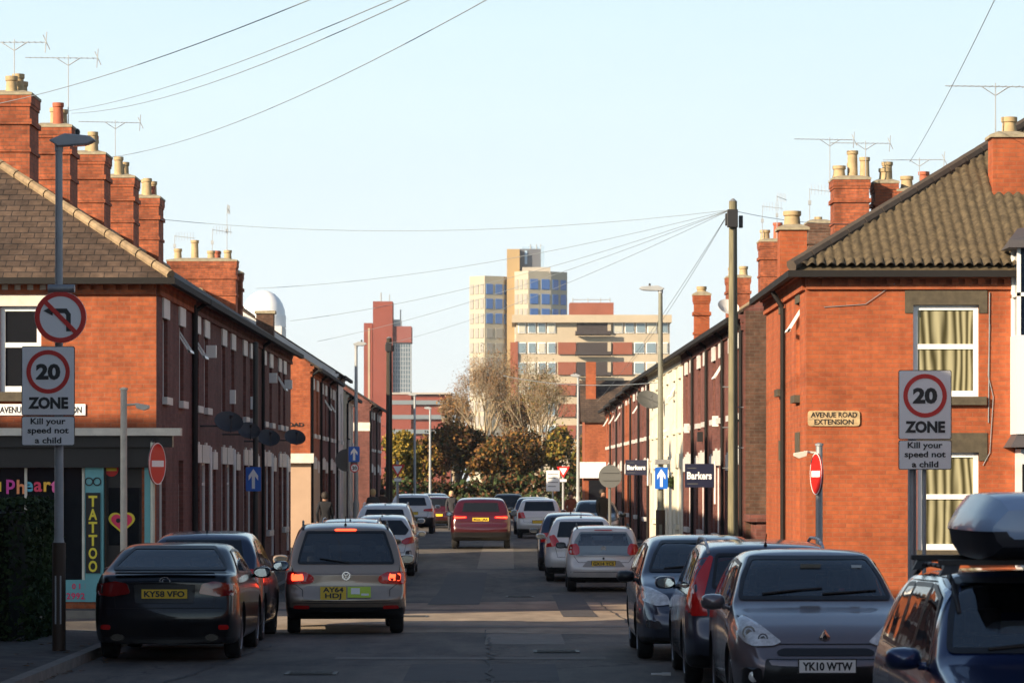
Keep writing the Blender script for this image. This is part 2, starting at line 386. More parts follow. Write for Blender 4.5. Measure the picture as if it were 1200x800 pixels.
KL, KR, KR2 = -5.22, 5.05, 3.35           # kerb lines: left, right near the camera, right beyond the junction
sheet('road', [(KL - .4, -30), (KR + .4, -30), (KR + .4, 45), (60, 45), (60, 58.5), (KR2 + 2, 58.5), (KR2 + .4, 192), (60, 192), (60, 199), (-60, 199), (-60, 192), (KL - .4, 192), (KL - .4, 58.5), (-60, 58.5), (-60, 45), (KL - .4, 45)], 0, ASPH, 3.0)
def arc(cx, cy, r, a0, a1, n=8): return [(cx + r * cos(radians(a0 + (a1 - a0) * i / n)), cy + r * sin(radians(a0 + (a1 - a0) * i / n))) for i in range(n + 1)]
pls = {
 'nl': [(-60, 49), (-60, 20), (-12, -30), (KL, -30)] + arc(KL - 2.2, 46.8, 2.2, 0, 90),
 'nr': [(60, 46.6)] + arc(KR + 2.2, 44.4, 2.2, 90, 180) + [(KR, -30), (12, -30), (60, 20)],
 'fl': [(-60, 57.4)] + arc(KL - 1.6, 59.0, 1.6, -90, 0) + [(KL, 190), (-60, 190)],
 'fr': [(60, 53.0), (60, 190), (KR2, 190)] + arc(KR2 + 1.6, 54.6, 1.6, 180, 270)}
for k, p in pls.items():
    sheet('pavement', p, .115, PAVE, 3.0, .16)
    # kerb stones along the road edge: a strip 0.13 wide just proud of the slabs
    edge = [q for q in p if abs(q[0]) < 14 or abs(q[0]) == 60]
def kerb(path, side):
    mb = MB(); n = len(path); pts = []
    for i, (x, y) in enumerate(path):
        a = Vector(path[max(i - 1, 0)]); b = Vector(path[min(i + 1, n - 1)]); t = (b - a).normalized(); nn = Vector((-t.y, t.x)) * side
        pts.append((Vector((x, y)) - nn * .02, Vector((x, y)) + nn * .13))
    for (a0, a1), (b0, b1) in zip(pts, pts[1:]):
        L = (b0 - a0).length; k = max(1, int(L / .9))
        for i in range(k):
            t0, t1 = i / k, (i + 1) / k - (.008 / L * 1 if L > .02 else 0)
            q = [a0.lerp(b0, t0), a1.lerp(b1, t0), a1.lerp(b1, t1), a0.lerp(b0, t1)]
            vs = [(v.x, v.y, gz(v.y) - .03) for v in q] + [(v.x, v.y, gz(v.y) + .122) for v in q]
            mb.add(vs, [(0, 3, 2, 1), (4, 5, 6, 7), (0, 1, 5, 4), (1, 2, 6, 5), (2, 3, 7, 6), (3, 0, 4, 7)])
    struct(mb.build('kerb', KERB))
kerb([(KL, -30), (KL, 46.8)] + arc(KL - 2.2, 46.8, 2.2, 0, 90)[1:] + [(-60, 49)], 1)
kerb([(KR, -30), (KR, 44.4)] + arc(KR + 2.2, 44.4, 2.2, 180, 90)[1:] + [(60, 46.6)], -1)
kerb([(-60, 57.4)] + arc(KL - 1.6, 59.0, 1.6, -90, 0) + [(KL, 190)], 1)
kerb([(60, 53.0)] + arc(KR2 + 1.6, 54.6, 1.6, 270, 180) + [(KR2, 190)], -1)
def rect(name, x0, x1, y0, y1, z, mtl):
    return sheet(name, [(x0, y0), (x1, y0), (x1, y1), (x0, y1)], z, mtl, 2.0)
sheet('junction_sunlit_surface', [(-5.3, 51.5), (-4.2, 50.6), (-1, 51.2), (1.5, 50.2), (3.6, 51.4), (3.3, 56), (3.3, 66), (1, 68.5), (-2, 67), (-4.9, 68), (-4.9, 59), (-5.3, 57.5)], .003, WORN_SUN, 1.5)
MAN = mat('cast_iron', (.05, .047, .045), .55, metal=.5, noise=.3, ns=30)
for mx_, my_ in ((.6, 44.5), (-1.7, 58.2), (.2, 72.0), (-2.3, 39.5), (1.1, 100)):
    q = MB(); g_ = gz(my_) + .0125
    q.prism([(-.3, -.3), (.3, -.3), (.3, .3), (-.3, .3)], lambda a, b, t: (mx_ + a, my_ + b, g_ + t), -.01, .0)
    for k_ in range(7): q.box(mx_ - .25, mx_ + .25, my_ - .25 + k_ * .075, my_ - .22 + k_ * .075, g_ + .0005, g_ + .006)
    struct(q.build('road_manhole', MAN))
TAR = mat('tar_seam', (.03, .03, .03), .7)
rnd_ = random.Random(3)
for x0_, y0_, x1_, y1_ in ((-.2, 36, -.35, 52), (1.9, 55, 1.5, 90), (-2.6, 60, -2.2, 96), (-3.9, 36, -3.2, 46), (-1.2, 53, 2.6, 52.2), (.4, 76, 2.4, 77)):
    q = MB(); n_ = 40; pr_ = None
    for i_ in range(n_ + 1):
        t_ = i_ / n_; x_ = x0_ + (x1_ - x0_) * t_ + rnd_.gauss(0, .03); y_ = y0_ + (y1_ - y0_) * t_ + rnd_.gauss(0, .02); w_ = rnd_.uniform(.006, .02)
        nx_, ny_ = (w_, 0) if abs(y1_ - y0_) > abs(x1_ - x0_) else (0, w_ * 2)
        c_ = [(x_ - nx_, y_ - ny_, gz(y_) + .0135), (x_ + nx_, y_ + ny_, gz(y_) + .0135)]
        if pr_: q.add([pr_[0], pr_[1], c_[1], c_[0]], [(0, 1, 2, 3)])
        pr_ = c_
    o_ = q.build('road_tar_seam', TAR, fix=False); struct(o_)
q = MB(); q.box(1.62, 1.78, 39.2, 39.3, .002, .02); q.box(1.74, 1.84, 39.1, 39.22, .002, .03); tag(q.build('paper_scrap', WHITE), 'scrap of white paper lying on the road in the foreground', 'litter')
rect('road_patch', -1.2, .55, 38, 41.5, .004, PATCHD)
rect('road_patch', -.35, .75, 46.5, 50.5, .004, PATCH)
rect('road_patch', -2.2, 2.9, 53.2, 53.9, .008, PATCH)
rect('road_patch', .9, 1.5, 58, 74, .008, PATCHD)
rect('road_patch', -1.6, -.6, 66, 88, .009, PATCHD)
rect('road_patch', -2.2, 1.2, 42.6, 43.2, .004, PATCH)
rect('road_patch', -.9, .1, 92, 120, .004, PATCH)
for k in range(5): rect('road_marking', 3.3 + k * .02, 3.4 + k * .02, 47 + k * 1.9, 48 + k * 1.9, .004, LINE)
rect('road_marking', 2.55, 2.66, 57, 63, .009, LINE)
rect('road_marking', 2.1, 2.6, 63, 63.12, .009, LINE)
for k in range(9): rect('road_marking', -5.6 - 2 * 0 - k * 1.0, -5.05 - k * 1.0, 47.4, 47.55, .004, LINE)
LEAF = mat('fallen_leaves', (.14, .075, .025), .9, noise=.4, ns=20)
mb = MB()
for i in range(900):
    x = random.choice([KL + abs(random.gauss(0, .22)), KR2 - abs(random.gauss(0, .2)), KR2 + .1 + abs(random.gauss(0, .5)), KL - .1 - abs(random.gauss(0, .5))])
    y = random.uniform(36, 130)
    if x > 3 and y < 58: x = KR - abs(random.gauss(0, .3))
    if 44 < y < 60: continue
    onp = (x < KL) or (x > (KR if y < 50 else KR2))
    z = gz(y) + (.14 if onp else .012); s = random.uniform(.03, .06); a = random.uniform(0, 6.3)
    mb.add([(x + s * cos(a + k * pi / 2), y + s * sin(a + k * pi / 2), z + .012 * (k % 2)) for k in range(4)], [(0, 1, 2, 3)])
tag(mb.build('leaf_litter', LEAF, fix=False), 'fallen autumn leaves lying along the kerbs', 'leaves', kind='stuff')

# ================================================================== houses
def wall_panel(mb, f, a0, a1, z0, z1, holes, depth=.13, mi=0):
    """flat wall with rectangular openings and reveals; f(a, z, depth_inward)"""
    A = sorted({a0, a1} | {h[0] for h in holes} | {h[1] for h in holes}); Z = sorted({z0, z1} | {h[2] for h in holes} | {h[3] for h in holes})
    for a, b in zip(A, A[1:]):
        for c, d in zip(Z, Z[1:]):
            m, n = (a + b) / 2, (c + d) / 2
            if any(h[0] < m < h[1] and h[2] < n < h[3] for h in holes): continue
            mb.add([f(a, c, 0), f(b, c, 0), f(b, d, 0), f(a, d, 0)], [(0, 1, 2, 3)], mi)
    for h in holes:
        p = [(h[0], h[2]), (h[1], h[2]), (h[1], h[3]), (h[0], h[3])]
        for (a, c), (b, d) in zip(p, p[1:] + p[:1]):
            mb.add([f(a, c, 0), f(b, d, 0), f(b, d, depth), f(a, c, depth)], [(0, 1, 2, 3)], mi)
def fbox(mb, f, a0, a1, z0, z1, d0, d1, mi=0):
    vs = [f(a, z, d) for d in (d0, d1) for a, z in ((a0, z0), (a1, z0), (a1, z1), (a0, z1))]
    mb.add(vs, [(0, 3, 2, 1), (4, 5, 6, 7), (0, 1, 5, 4), (1, 2, 6, 5), (2, 3, 7, 6), (3, 0, 4, 7)], mi)
def window(f, par, a0, a1, z0, z1, frame=PVC, pane=GLASS, bars='sash', d=.07, t=.055, open_top=False, name='window', raised=False):
    mb = MB()
    fbox(mb, f, a0, a0 + t, z0, z1, d, d + .06); fbox(mb, f, a1 - t, a1, z0, z1, d, d + .06)
    fbox(mb, f, a0 + t, a1 - t, z0, z0 + t * 1.2, d, d + .06); fbox(mb, f, a0 + t, a1 - t, z1 - t, z1, d, d + .06)
    zm = z0 + (z1 - z0) * .52
    if bars == 'sash': fbox(mb, f, a0 + t, a1 - t, zm, zm + t, d + .002, d + .055)
    if bars == 'three': fbox(mb, f, a0 + t, a1 - t, z1 - .45, z1 - .45 + t, d + .002, d + .055); fbox(mb, f, (a0 + a1) / 2 - t / 2, (a0 + a1) / 2 + t / 2, z0 + t * 1.2, z1 - .45, d + .002, d + .055)
    o = mb.build(name, frame, par)
    if open_top:
        q = MB(); z2 = z1 - t; z3 = z1 - .5
        for aa in (a0 + t, a1 - t - .04):
            vs = [f(aa, z2, d), f(aa + .04, z2, d), f(aa + .04, z3, d - .28), f(aa, z3, d - .28), f(aa, z2, d + .03), f(aa + .04, z2, d + .03), f(aa + .04, z3, d - .24), f(aa, z3, d - .24)]
            q.add(vs, [(0, 3, 2, 1), (4, 5, 6, 7), (0, 1, 5, 4), (1, 2, 6, 5), (2, 3, 7, 6), (3, 0, 4, 7)])
        vs = [f(a0 + t, z3, d - .28), f(a1 - t, z3, d - .28), f(a1 - t, z3 + .05, d - .26), f(a0 + t, z3 + .05, d - .26), f(a0 + t, z3, d - .23), f(a1 - t, z3, d - .23), f(a1 - t, z3 + .05, d - .21), f(a0 + t, z3 + .05, d - .21)]
        q.add(vs, [(0, 3, 2, 1), (4, 5, 6, 7), (0, 1, 5, 4), (1, 2, 6, 5), (2, 3, 7, 6), (3, 0, 4, 7)])
        q.build('open_sash', frame, o)
    g = MB(); fbox(g, f, a0 + t * .6, a1 - t * .6, z0 + t * .6, z1 - t * .6, d + .03, d + .04); g.build('pane', pane, o)
    return o
def slab(mb, p, th, mi=0):
    """thin slab under quad/poly p (top face), thickness th down"""
    n = len(p); vs = [tuple(v) for v in p] + [(v[0], v[1], v[2] - th) for v in p]
    mb.add(vs, [tuple(range(n)), tuple(range(n, 2 * n))[::-1]] + [(k, (k + 1) % n, n + (k + 1) % n, n + k) for k in range(n)], mi)
def aerial(par, x, y, z, h, kind=0, az=0., mtl=ALU):
    mb = MB(); mb.tube((x, y, z), (x, y, z + h), .013, .010, 6)
    c, s = cos(az), sin(az)
    if kind == 0:
        L = .9; mb.tube((x - L * c, y - L * s, z + h - .06), (x + L * .7 * c, y + L * .7 * s, z + h - .06), .009, n=5)
        for k in range(12):
            t = -L + .1 + k * .12; l = .11 + .004 * k
            mb.tube((x + t * c + l * s, y + t * s - l * c, z + h - .06), (x + t * c - l * s, y + t * s + l * c, z + h - .06), .006, n=4)
        t = L * .66; mb.tube((x + t * c, y + t * s, z + h - .26), (x + (t + .03) * c, y + (t + .03) * s, z + h + .14), .012, n=5)
        mb.tube((x + (t + .09) * c, y + (t + .09) * s, z + h - .2), (x + (t - .04) * c, y + (t - .04) * s, z + h + .08), .01, n=5)
        mb.tube((x - .25 * c, y - .25 * s, z + h - .06), (x, y, z + h - .22), .01, n=5); mb.tube((x + .25 * c, y + .25 * s, z + h - .06), (x, y, z + h - .22), .01, n=5)
    else:
        L = .5; mb.tube((x, y, z + h - .03), (x + 1.3 * L * c, y + 1.3 * L * s, z + h - .1), .01, n=5)
        for k in range(7):
            t = .05 + k * .09; mb.tube((x + t * c, y + t * s, z + h - .18), (x + t * c, y + t * s, z + h + .1), .006, n=4)
        mb.box(x - .04, x + .04, y - .04, y + .04, z + h * .55, z + h * .55 + .12)
    return mb.build('television_aerial', mtl, par)
def chimney(par, x, y, z0, z1, wx, wy, pots, m=BR_C, step=True, aer=None, potm=None, name='chimney'):
    mb = MB(); hx, hy = wx / 2, wy / 2
    mb.box(x - hx, x + hx, y - hy, y + hy, z0, z1 - .06)
    if step:
        mb.box(x - hx - .045, x + hx + .045, y - hy - .045, y + hy + .045, z1 - .62, z1 - .52)
        mb.box(x - hx - .035, x + hx + .035, y - hy - .035, y + hy + .035, z1 - .22, z1 - .06)
        mb.box(x - hx - .02, x + hx + .02, y - hy - .02, y + hy + .02, z1 - .28, z1 - .22)
        mb.box(x - hx - .03, x + hx + .03, y - hy - .03, y + hy + .03, z1 - 1.15, z1 - 1.08)
    o = mb.build(name, m, par)
    c = MB(); a, b = hx + .05, hy + .05; z = z1 - .06
    c.add([(x - a, y - b, z), (x + a, y - b, z), (x + a, y + b, z), (x - a, y + b, z), (x - a, y - b, z + .05), (x + a, y - b, z + .05), (x + a, y + b, z + .05), (x - a, y + b, z + .05), (x - hx * .6, y - hy * .6, z + .12), (x + hx * .6, y - hy * .6, z + .12), (x + hx * .6, y + hy * .6, z + .12), (x - hx * .6, y + hy * .6, z + .12)],
          [(3, 2, 1, 0), (0, 1, 5, 4), (1, 2, 6, 5), (2, 3, 7, 6), (3, 0, 4, 7), (4, 5, 9, 8), (5, 6, 10, 9), (6, 7, 11, 10), (7, 4, 8, 11), (8, 9, 10, 11)])
    c.build('mortar_cap', MORT, o)
    for q in pots:
        dx, dy, h, r = q[:4]; pm = POTR if len(q) > 4 else POT
        p = MB(); zz = z + .08
        p.lathe([(r * 1.15, 0), (r * 1.0, .06), (r * .92, h - .1), (r * 1.1, h - .08), (r * 1.1, h), (r * .85, h), (r * .8, h - .25)], (x + dx, y + dy, zz), 14)
        p.build('chimney_pot', pm, o, smooth=True)
    if aer:
        for a in aer: aerial(o, x + a[0], y + a[1], z1 - .1, a[2], a[3], a[4])
    return o
def dish(par, f, a, z, r=.38, mtl=None, out=.45):
    mb = MB(); p = Vector(f(a, z, -out)); q = Vector(f(a, z, 0)); n = (p - q).normalized()
    mb.tube(q, p, .02, n=6)
    ax = Vector((.2, -.7, .72)).normalized(); qt = ax.to_track_quat('Z', 'Y'); N = 18; vs = []
    for rr, h in ((0.001, -.0), (r * .5, .03), (r, .12), (r, .13), (r * .5, .045), (.001, .02)):
        for k in range(N): vs.append(p + qt @ Vector((rr * cos(2 * pi * k / N), rr * sin(2 * pi * k / N), h)))
    mb.add(vs, [(i * N + k, i * N + (k + 1) % N, (i + 1) * N + (k + 1) % N, (i + 1) * N + k) for i in range(5) for k in range(N)])
    tip = p + qt @ Vector((0, -.1, .42)); mb.tube(p + qt @ Vector((0, -r, .1)), tip, .012, n=5); mb.tube(tip, tip + qt @ Vector((0, 0, -.1)), .035, n=8)
    return mb.build('satellite_dish', mtl or SGREY, par, smooth=True)
def houseframe(s):
    return lambda a, z, d: (s * d, a, z)       # a along the street, d into the house
def cornice(mb, f, a0, a1, z, dent=True):
    z -= .11
    fbox(mb, f, a0, a1, z - .10, z - .0, -.12, 0); fbox(mb, f, a0, a1, z - .34, z - .26, -.06, 0)
    fbox(mb, f, a0, a1, z - .17, z - .10, -.07, 0)
    if dent:
        a = a0 + .04
        while a < a1 - .1: fbox(mb, f, a, a + .11, z - .26, z - .17, -.06, 0); a += .22
HG_L = 'brick terraced houses along the left side'; HG_R = 'brick terraced houses along the right side'
def terrace_house(label, s, x, y, w, rot=0, D=6.9, E=5.9, rise=2.24, wallm=BR_P, group=None, ups=(.28, .72), ch=None, gable=True, pipe=True,
                  white=WHITE, doorm=None, lintel=True, lowm=None, cat='house', name='terraced_house', backgab=False, uptop=5.1, extras=None, roofm=SLATE):
    R = thing(name, label, cat, (x, y, 0), rot, group); f = houseframe(s); W = w - .008
    doorm = doorm or DOORS[int(y * 7) % 5]
    holes = []; low = []
    uw = .88
    for q in ups: holes.append((q * w - uw / 2, q * w + uw / 2, 3.68, uptop))
    dw = (.12 * w, .12 * w + .86, .15, 2.57); lw = (.12 * w + 1.35, .12 * w + 1.35 + min(1.45, w * .3), .95, 2.57); pw = (w - .12 * w - .8, w - .12 * w, .15, 2.45)
    low = [dw, lw] + ([pw] if w > 5 else [])
    mb = MB(); wall_panel(mb, f, 0, W, -.35, E, holes + low)
    # back and party walls
    mb.add([f(0, -.35, D), f(W, -.35, D), f(W, E, D), f(0, E, D)], [(0, 1, 2, 3)])
    for a in (0, W): mb.add([f(a, -.35, 0), f(a, -.35, D), f(a, E, D), f(a, E + rise - .05, D / 2), f(a, E, 0)], [(0, 1, 2, 3, 4)])
    mb.build('wall', wallm, R)
    mb = MB(); cornice(mb, f, 0, W, E); mb.build('cornice', wallm, R)
    for h in holes:
        window(f, R, *h, pane=GLASS if random.random() < .6 else GLASSR, open_top=random.random() < .25)
        q = MB()
        if lintel: fbox(q, f, h[0] - .12, h[1] + .12, h[3], h[3] + .36, -.035, .1); q.build('lintel', white, R)
        q = MB(); fbox(q, f, h[0] - .08, h[1] + .08, h[2] - .13, h[2], -.09, .1); q.build('sill', white, R)
    for i, h in enumerate(low):
        q = MB(); m = (h[0] + h[1]) / 2; n = 5
        for k in range(n):       # wedge lintel stones
            a = h[0] - .14 + (h[1] - h[0] + .28) * k / n; b = h[0] - .14 + (h[1] - h[0] + .28) * (k + 1) / n - .02
            fbox(q, f, a, b, h[3], h[3] + .36 + (.05 if k == 2 else 0), -.035, .1)
        q.build('lintel', white, R)
        if i == 1:
            window(f, R, *h, bars='three'); q = MB(); fbox(q, f, h[0] - .08, h[1] + .08, h[2] - .14, h[2], -.09, .1); q.build('sill', white, R)
        else:
            q = MB(); fbox(q, f, h[0] + .05, h[1] - .05, h[2], h[3] - .45, .09, .13)
            for zz in (.35, 1.15): 
                for aa in (.2, .55): fbox(q, f, h[0] + .05 + (h[1] - h[0] - .1) * aa, h[0] + .05 + (h[1] - h[0] - .1) * (aa + .28), h[2] + zz, h[2] + zz + .6, .08, .09)
            d = q.build('door', doorm if i == 0 else DOORS[4], R)
            q = MB(); fbox(q, f, h[0], h[0] + .05, h[2], h[3], .06, .13); fbox(q, f, h[1] - .05, h[1], h[2], h[3], .06, .13); fbox(q, f, h[0] + .05, h[1] - .05, h[3] - .05, h[3], .06, .13); fbox(q, f, h[0] + .05, h[1] - .05, h[3] - .5, h[3] - .45, .06, .13); q.build('door_frame', PVC, d)
            q = MB(); fbox(q, f, h[0] + .05, h[1] - .05, h[3] - .45, h[3] - .05, .1, .11); q.build('fanlight', GLASS, d)
    # roof: two slopes
    o = .28; k = rise / (D / 2); mb = MB()
    slab(mb, [f(0, E + .03 - o * k, -o), f(W, E + .03 - o * k, -o), f(W, E + rise + .03, D / 2), f(0, E + rise + .03, D / 2)], .07)
    slab(mb, [f(0, E + rise + .03, D / 2), f(W, E + rise + .03, D / 2), f(W, E + .03 - o * k, D + o), f(0, E + .03 - o * k, D + o)], .07)
    rf = mb.build('roof', roofm, R)
    q = MB(); q.tube(f(0, E + rise + .02, D / 2), f(W, E + rise + .02, D / 2), .09, n=8); q.build('ridge_tiles', RIDGE, rf)
    q = MB(); gzz = E - o * k - .05
    fbox(q, f, 0, W, gzz - .06, gzz + .05, -o - .09, -o + .01); q.build('gutter', GUTTER, R)
    if pipe:
        q = MB(); q.tube(f(.1, .05, -.06), f(.1, E - .4, -.06), .042, n=8); q.tube(f(.1, E - .4, -.06), f(.1, gzz, -o), .042, n=8); q.build('downpipe', GUTTER, R)
    if ch: 
        for c in ch: chimney(rf, s * c[0], c[1], *c[2:])
    if extras: extras(R, f, w)
    return R

# ---------------------------------------------------------------- left terrace, block one
P1 = [(.0, -.25, .42, .11), (.0, .3, .4, .12)]
POTS = lambda seed: [(random.uniform(-.05, .12), dy, random.choice([.3, .38, .45]), .11) + (('r',) if random.random() < .25 else ()) for dy in (-.42, -.1, .25, .5)]
LX = -6.15
AERS = [[(.05, -.3, 1.15, 0, .0)], [(.3, -.2, 1.6, 0, .08)], None, [(-.1, -.2, 1.5, 0, .2)], None]
lab = ['brick terraced house next to the corner tattoo shop', 'brick terraced house, second from the corner tattoo shop', 'brick terraced house in mid terrace on the left, third from the tattoo shop',
       'brick terraced house on the left with a satellite dish, fourth from the tattoo shop', 'end brick terraced house of the first left row, beside the alley gap']
def extL(i):
    def e(R, f, w):
        dk = mat('dark_dish', (.05, .05, .055), .6)
        if i < 3: dish(R, f, (1.7, .9, .8)[i], (3.3, 3.2, 3.12)[i], (.29, .25, .27)[i], dk, .55)
        if i == 3: dish(R, f, 4.5, 3.25, .28, dk, .55)
        q = MB()
        if i in (1, 2): fbox(q, f, 2.8, 3.0, 3.9, 4.2, -.12, 0); q.build('junction_box', PVC, R)
        else: fbox(q, f, 3.0, 3.16, 4.7, 4.95, -.2, 0); q.build('alarm_box', PVC, R)
        q = MB(); q.tube(f(3.5, .3, -.05), f(3.5, 2.9, -.05), .03, n=6); q.build('waste_pipe', PVC, R)
    return e
for i in range(5):
    y0 = 66 + 6 * i; last = i == 4
    terrace_house(lab[i], -1, LX, y0, 6 if not last else 5.6, wallm=BR_P, group=HG_L, ups=(.2, .6) if i % 2 else (.16, .5), pipe=i in (0, 3),
                  ch=[(3.45, .02, 7.6, 9.66, .78, 1.25, POTS(i), BR_C, True, AERS[i])], extras=extL(i))
# ---------------------------------------------------------------- corner shop (tattoo studio)
def pantile_slope(x0, x1, y0, z0, slope, a0max, hipx, side, name, mtl, par, pitch=.165, course=.30, hip2=True):
    """corrugated slope facing -Y. hip at corner hipx going away at 45 degrees; side=+1 roof extends to +X"""
    mb = MB(); L = a0max; n = int(L / course); st = .0275; vs = []; fs = []
    for r in range(n):
        for e in (0, 1):
            a = (r + e) * course; lift = .045 * (1 - e)
            xs0 = hipx + side * (a - .0)
            X = xs0; k = 0; row = []
            N = int(abs(x1 - hipx) / st)
            for j in range(N + 1):
                xx = hipx + side * j * st
                if side * (xx - xs0) < 0: xx = xs0
                ph = (xx / pitch) % 1
                zz = .058 * (0.5 - .5 * cos(2 * pi * ph)) ** .6
                row.append((xx, y0 + a, z0 + a * slope + zz + lift))
            o = len(vs); vs += row
            if e: fs += [(o - N - 1 + j, o - N + j, o + j + 1, o + j) for j in range(N)]
            else: start = o
            if e and r < n - 1: pass
        if r:      # riser between courses
            pr = start - (N + 1)
            fs += [(pr + j, pr + j + 1, start + j + 1, start + j) for j in range(N)]
    mb.add(vs, fs)
    return mb.build(name, mtl, par, smooth=2, fix=False)
def corner_building(name, label, cat, s, cx, cy, ysize, xsize, E, slope, frontholes, sideholes, wallm, group=None):
    R = thing(name, label, cat, (cx, cy, 0), 0, group)
    ff = lambda a, z, d: (s * a, d, z); fs_ = lambda a, z, d: (s * d, a, z)
    mb = MB(); wall_panel(mb, fs_, 0, ysize, -.35, E, sideholes); mb.build('street_wall', BR_P if s < 0 else BR_O, R)  # left face lies in shade: the darker brick puts that into its colour
    mb = MB(); wall_panel(mb, ff, 0, xsize, -.35, E, frontholes)
    mb.add([ff(xsize, -.35, 0), ff(xsize, -.35, ysize), ff(xsize, E, ysize), ff(xsize, E, 0)], [(0, 1, 2, 3)])
    mb.add([ff(0, -.35, ysize), ff(xsize, -.35, ysize), ff(xsize, E, ysize), ff(0, E, ysize)], [(0, 1, 2, 3)])
    mb.build('wall', wallm, R)
    mb = MB(); cornice(mb, ff, 0, xsize, E); mb.build('cornice', wallm, R)
    mb = MB(); cornice(mb, fs_, .13, ysize, E); mb.build('cornice', wallm, R)
    return R, ff, fs_
shopf = [(2.0, 2.72, 3.76, 5.25), (.25, 4.9, .12, 2.85)]
shops = [(1.1, 1.95, 3.7, 5.1), (4.1, 4.95, 3.7, 5.1), (.5, 1.6, .8, 2.6), (4.0, 4.9, .15, 2.6)]
SH, ff, fs_ = corner_building('corner_shop', 'orange brick corner building with the tattoo shop on its ground floor', 'shop', -1, LX, 59.3, 6.7, 11, 5.9, .65, shopf, shops, BR_L)
# hipped slate roof
SHOPD = mat('dark_shopfront_paint', (.02, .018, .018), .4)
A = 3.45; rz = 5.9 + .65 * A; o = .28; oz = 5.93 - o * .65
mb = MB()
slab(mb, [ff(-o, oz, -o), ff(11, oz, -o), ff(11, rz, A), ff(A, rz, A)], .06)
slab(mb, [ff(-o, oz, -o), ff(A, rz, A), ff(A, rz, 6.69), ff(-o, oz, 6.69)], .062)
slab(mb, [ff(A, rz, A), ff(11, rz, A), ff(11, 5.93, 6.9), ff(A, 5.93, 6.9)], .06)
rf = mb.build('roof', SLATE, SH)
q = MB(); n = 12; p0 = Vector(ff(-o, oz + .03, -o)); p1 = Vector(ff(A, rz + .04, A))
for k in range(n): q.tube(p0.lerp(p1, k / n), p0.lerp(p1, (k + .95) / n), .085, .078, n=8)
q.build('hip_tiles', RIDGE, rf, smooth=True)
q = MB(); fbox(q, ff, -o - .08, 11, oz - .13, oz - .02, -o - .08, -o + .02); fbox(q, fs_, -o + .02, 6.69, oz - .13, oz - .02, -o - .08, -o + .02); q.build('gutter', GUTTER, SH)
q = MB(); q.tube(fs_(6.5, .1, -.06), fs_(6.5, 5.6, -.06), .045, n=8); q.build('downpipe', GUTTER, SH)
window(ff, SH, *shopf[0], t=.085)
for h in shops[:2]: window(fs_, SH, *h, open_top=h[0] > 3)
window(fs_, SH, *shops[2], bars='three')
q = MB(); fbox(q, fs_, 4.05, 4.85, .15, 2.15, .08, .13); d = q.build('door', DOORS[1], SH)
for h in shops[:2]:
    q = MB(); fbox(q, fs_, h[0] - .12, h[1] + .12, h[3], h[3] + .36, -.035, .1); q.build('lintel', WHITE, SH)
    q = MB(); fbox(q, fs_, h[0] - .08, h[1] + .08, h[2] - .13, h[2], -.09, .1); q.build('sill', WHITE, SH)
q = MB(); fbox(q, ff, 1.86, 2.86, 5.25, 5.66, -.03, .1); q.build('lintel', STONE, SH)
q = MB(); fbox(q, ff, 1.88, 2.84, 3.6, 3.76, -.1, .1); q.build('sill', DSTONE, SH)
# shopfront
q = MB(); fbox(q, ff, -.45, 11, 3.0, 3.13, -.32, 0); q.build('shop_cornice', STONE, SH); q = MB(); fbox(q, ff, -.3, 11, 2.80, 2.998, -.2, 0); q.build('blind_box', SHOPD, SH)
TEAL = mat('teal_paint', (.13, .36, .39), .5, noise=.06, ns=4)
q = MB(); fbox(q, ff, .05, 11, 2.45, 2.798, -.12, -.01); fs0 = q.build('fascia', SHOPD, SH)
q = MB(); fbox(q, ff, .91, 1.23, .12, 2.45, -.05, .1); fbox(q, ff, .08, .2, .12, 2.45, -.05, .1); q.build('pilaster', TEAL, SH)
q = MB(); fbox(q, ff, 1.23, 4.9, .12, .5, -.02, .1); sr = q.build('stall_riser', TEAL, SH)
q = MB(); fbox(q, ff, 1.25, 4.9, .5, 2.44, .08, .1); sw = q.build('shop_window', GLASS, SH)
q = MB()
for a in (1.25, 1.62, 2.25, 3.2, 4.1): fbox(q, ff, a, a + .045, .5, 2.44, .03, .08)
q.build('glazing_bars', STONE, sw)
q = MB(); fbox(q, ff, .2, .91, .12, 2.44, .1, .14); sd = q.build('door', SHOPD, SH)
q = MB(); fbox(q, ff, .28, .84, 1.1, 2.1, .09, .1); q.build('pane', GLASS, sd)
q = MB(); fbox(q, ff, .2, .22, .12, 2.44, .06, .1); fbox(q, ff, .88, .905, .12, 2.44, .06, .1); q.build('door_frame', mat('brown_frame', (.08, .05, .03), .5), sd)
ROTF = (radians(90), 0, 0)
def sx_(px, d=59.3): return (px - VX) / FPX * d - LX        # local x of a photo column on the shop plane
def sz_(py, d=59.3): return CH + (HY - py) / FPX * d
cols = [(.8, .6, .05), (.65, .06, .35), (.85, .3, .12), (.1, .45, .6), (.75, .05, .12), (.9, .5, .05), (.85, .15, .4)]
for ch_, px, c in zip('upheart', (-4, 12, 24, 33, 44, 55, 63), cols):
    text_ob('letter', ch_, .34, mat('letter_colour', c, .5), sw, (sx_(px), .05, sz_(570)), ROTF, bold=.008)
q = MB(); q.box(sx_(101), sx_(118), -.075, -.052, sz_(671), sz_(577)); tb = q.build('tattoo_board', SBLACK, SH)
for k, c in enumerate('TATTOO'): text_ob('letter', c, .26, SYEL, tb, (sx_(109.5), -.08, sz_(587 + k * 15.2)), ROTF, bold=.008, width=.15)
PINK = mat('pink_vinyl', (.75, .03, .12), .5)
hp = [(.16 * sin(t) ** 3 * 1.15, .14 * (cos(t) - .38 * cos(2 * t) - .15 * cos(3 * t) - .08 * cos(4 * t))) for t in [2 * pi * k / 40 for k in range(40)]]
q = MB(); cx_, cz_ = sx_(142), sz_(611)
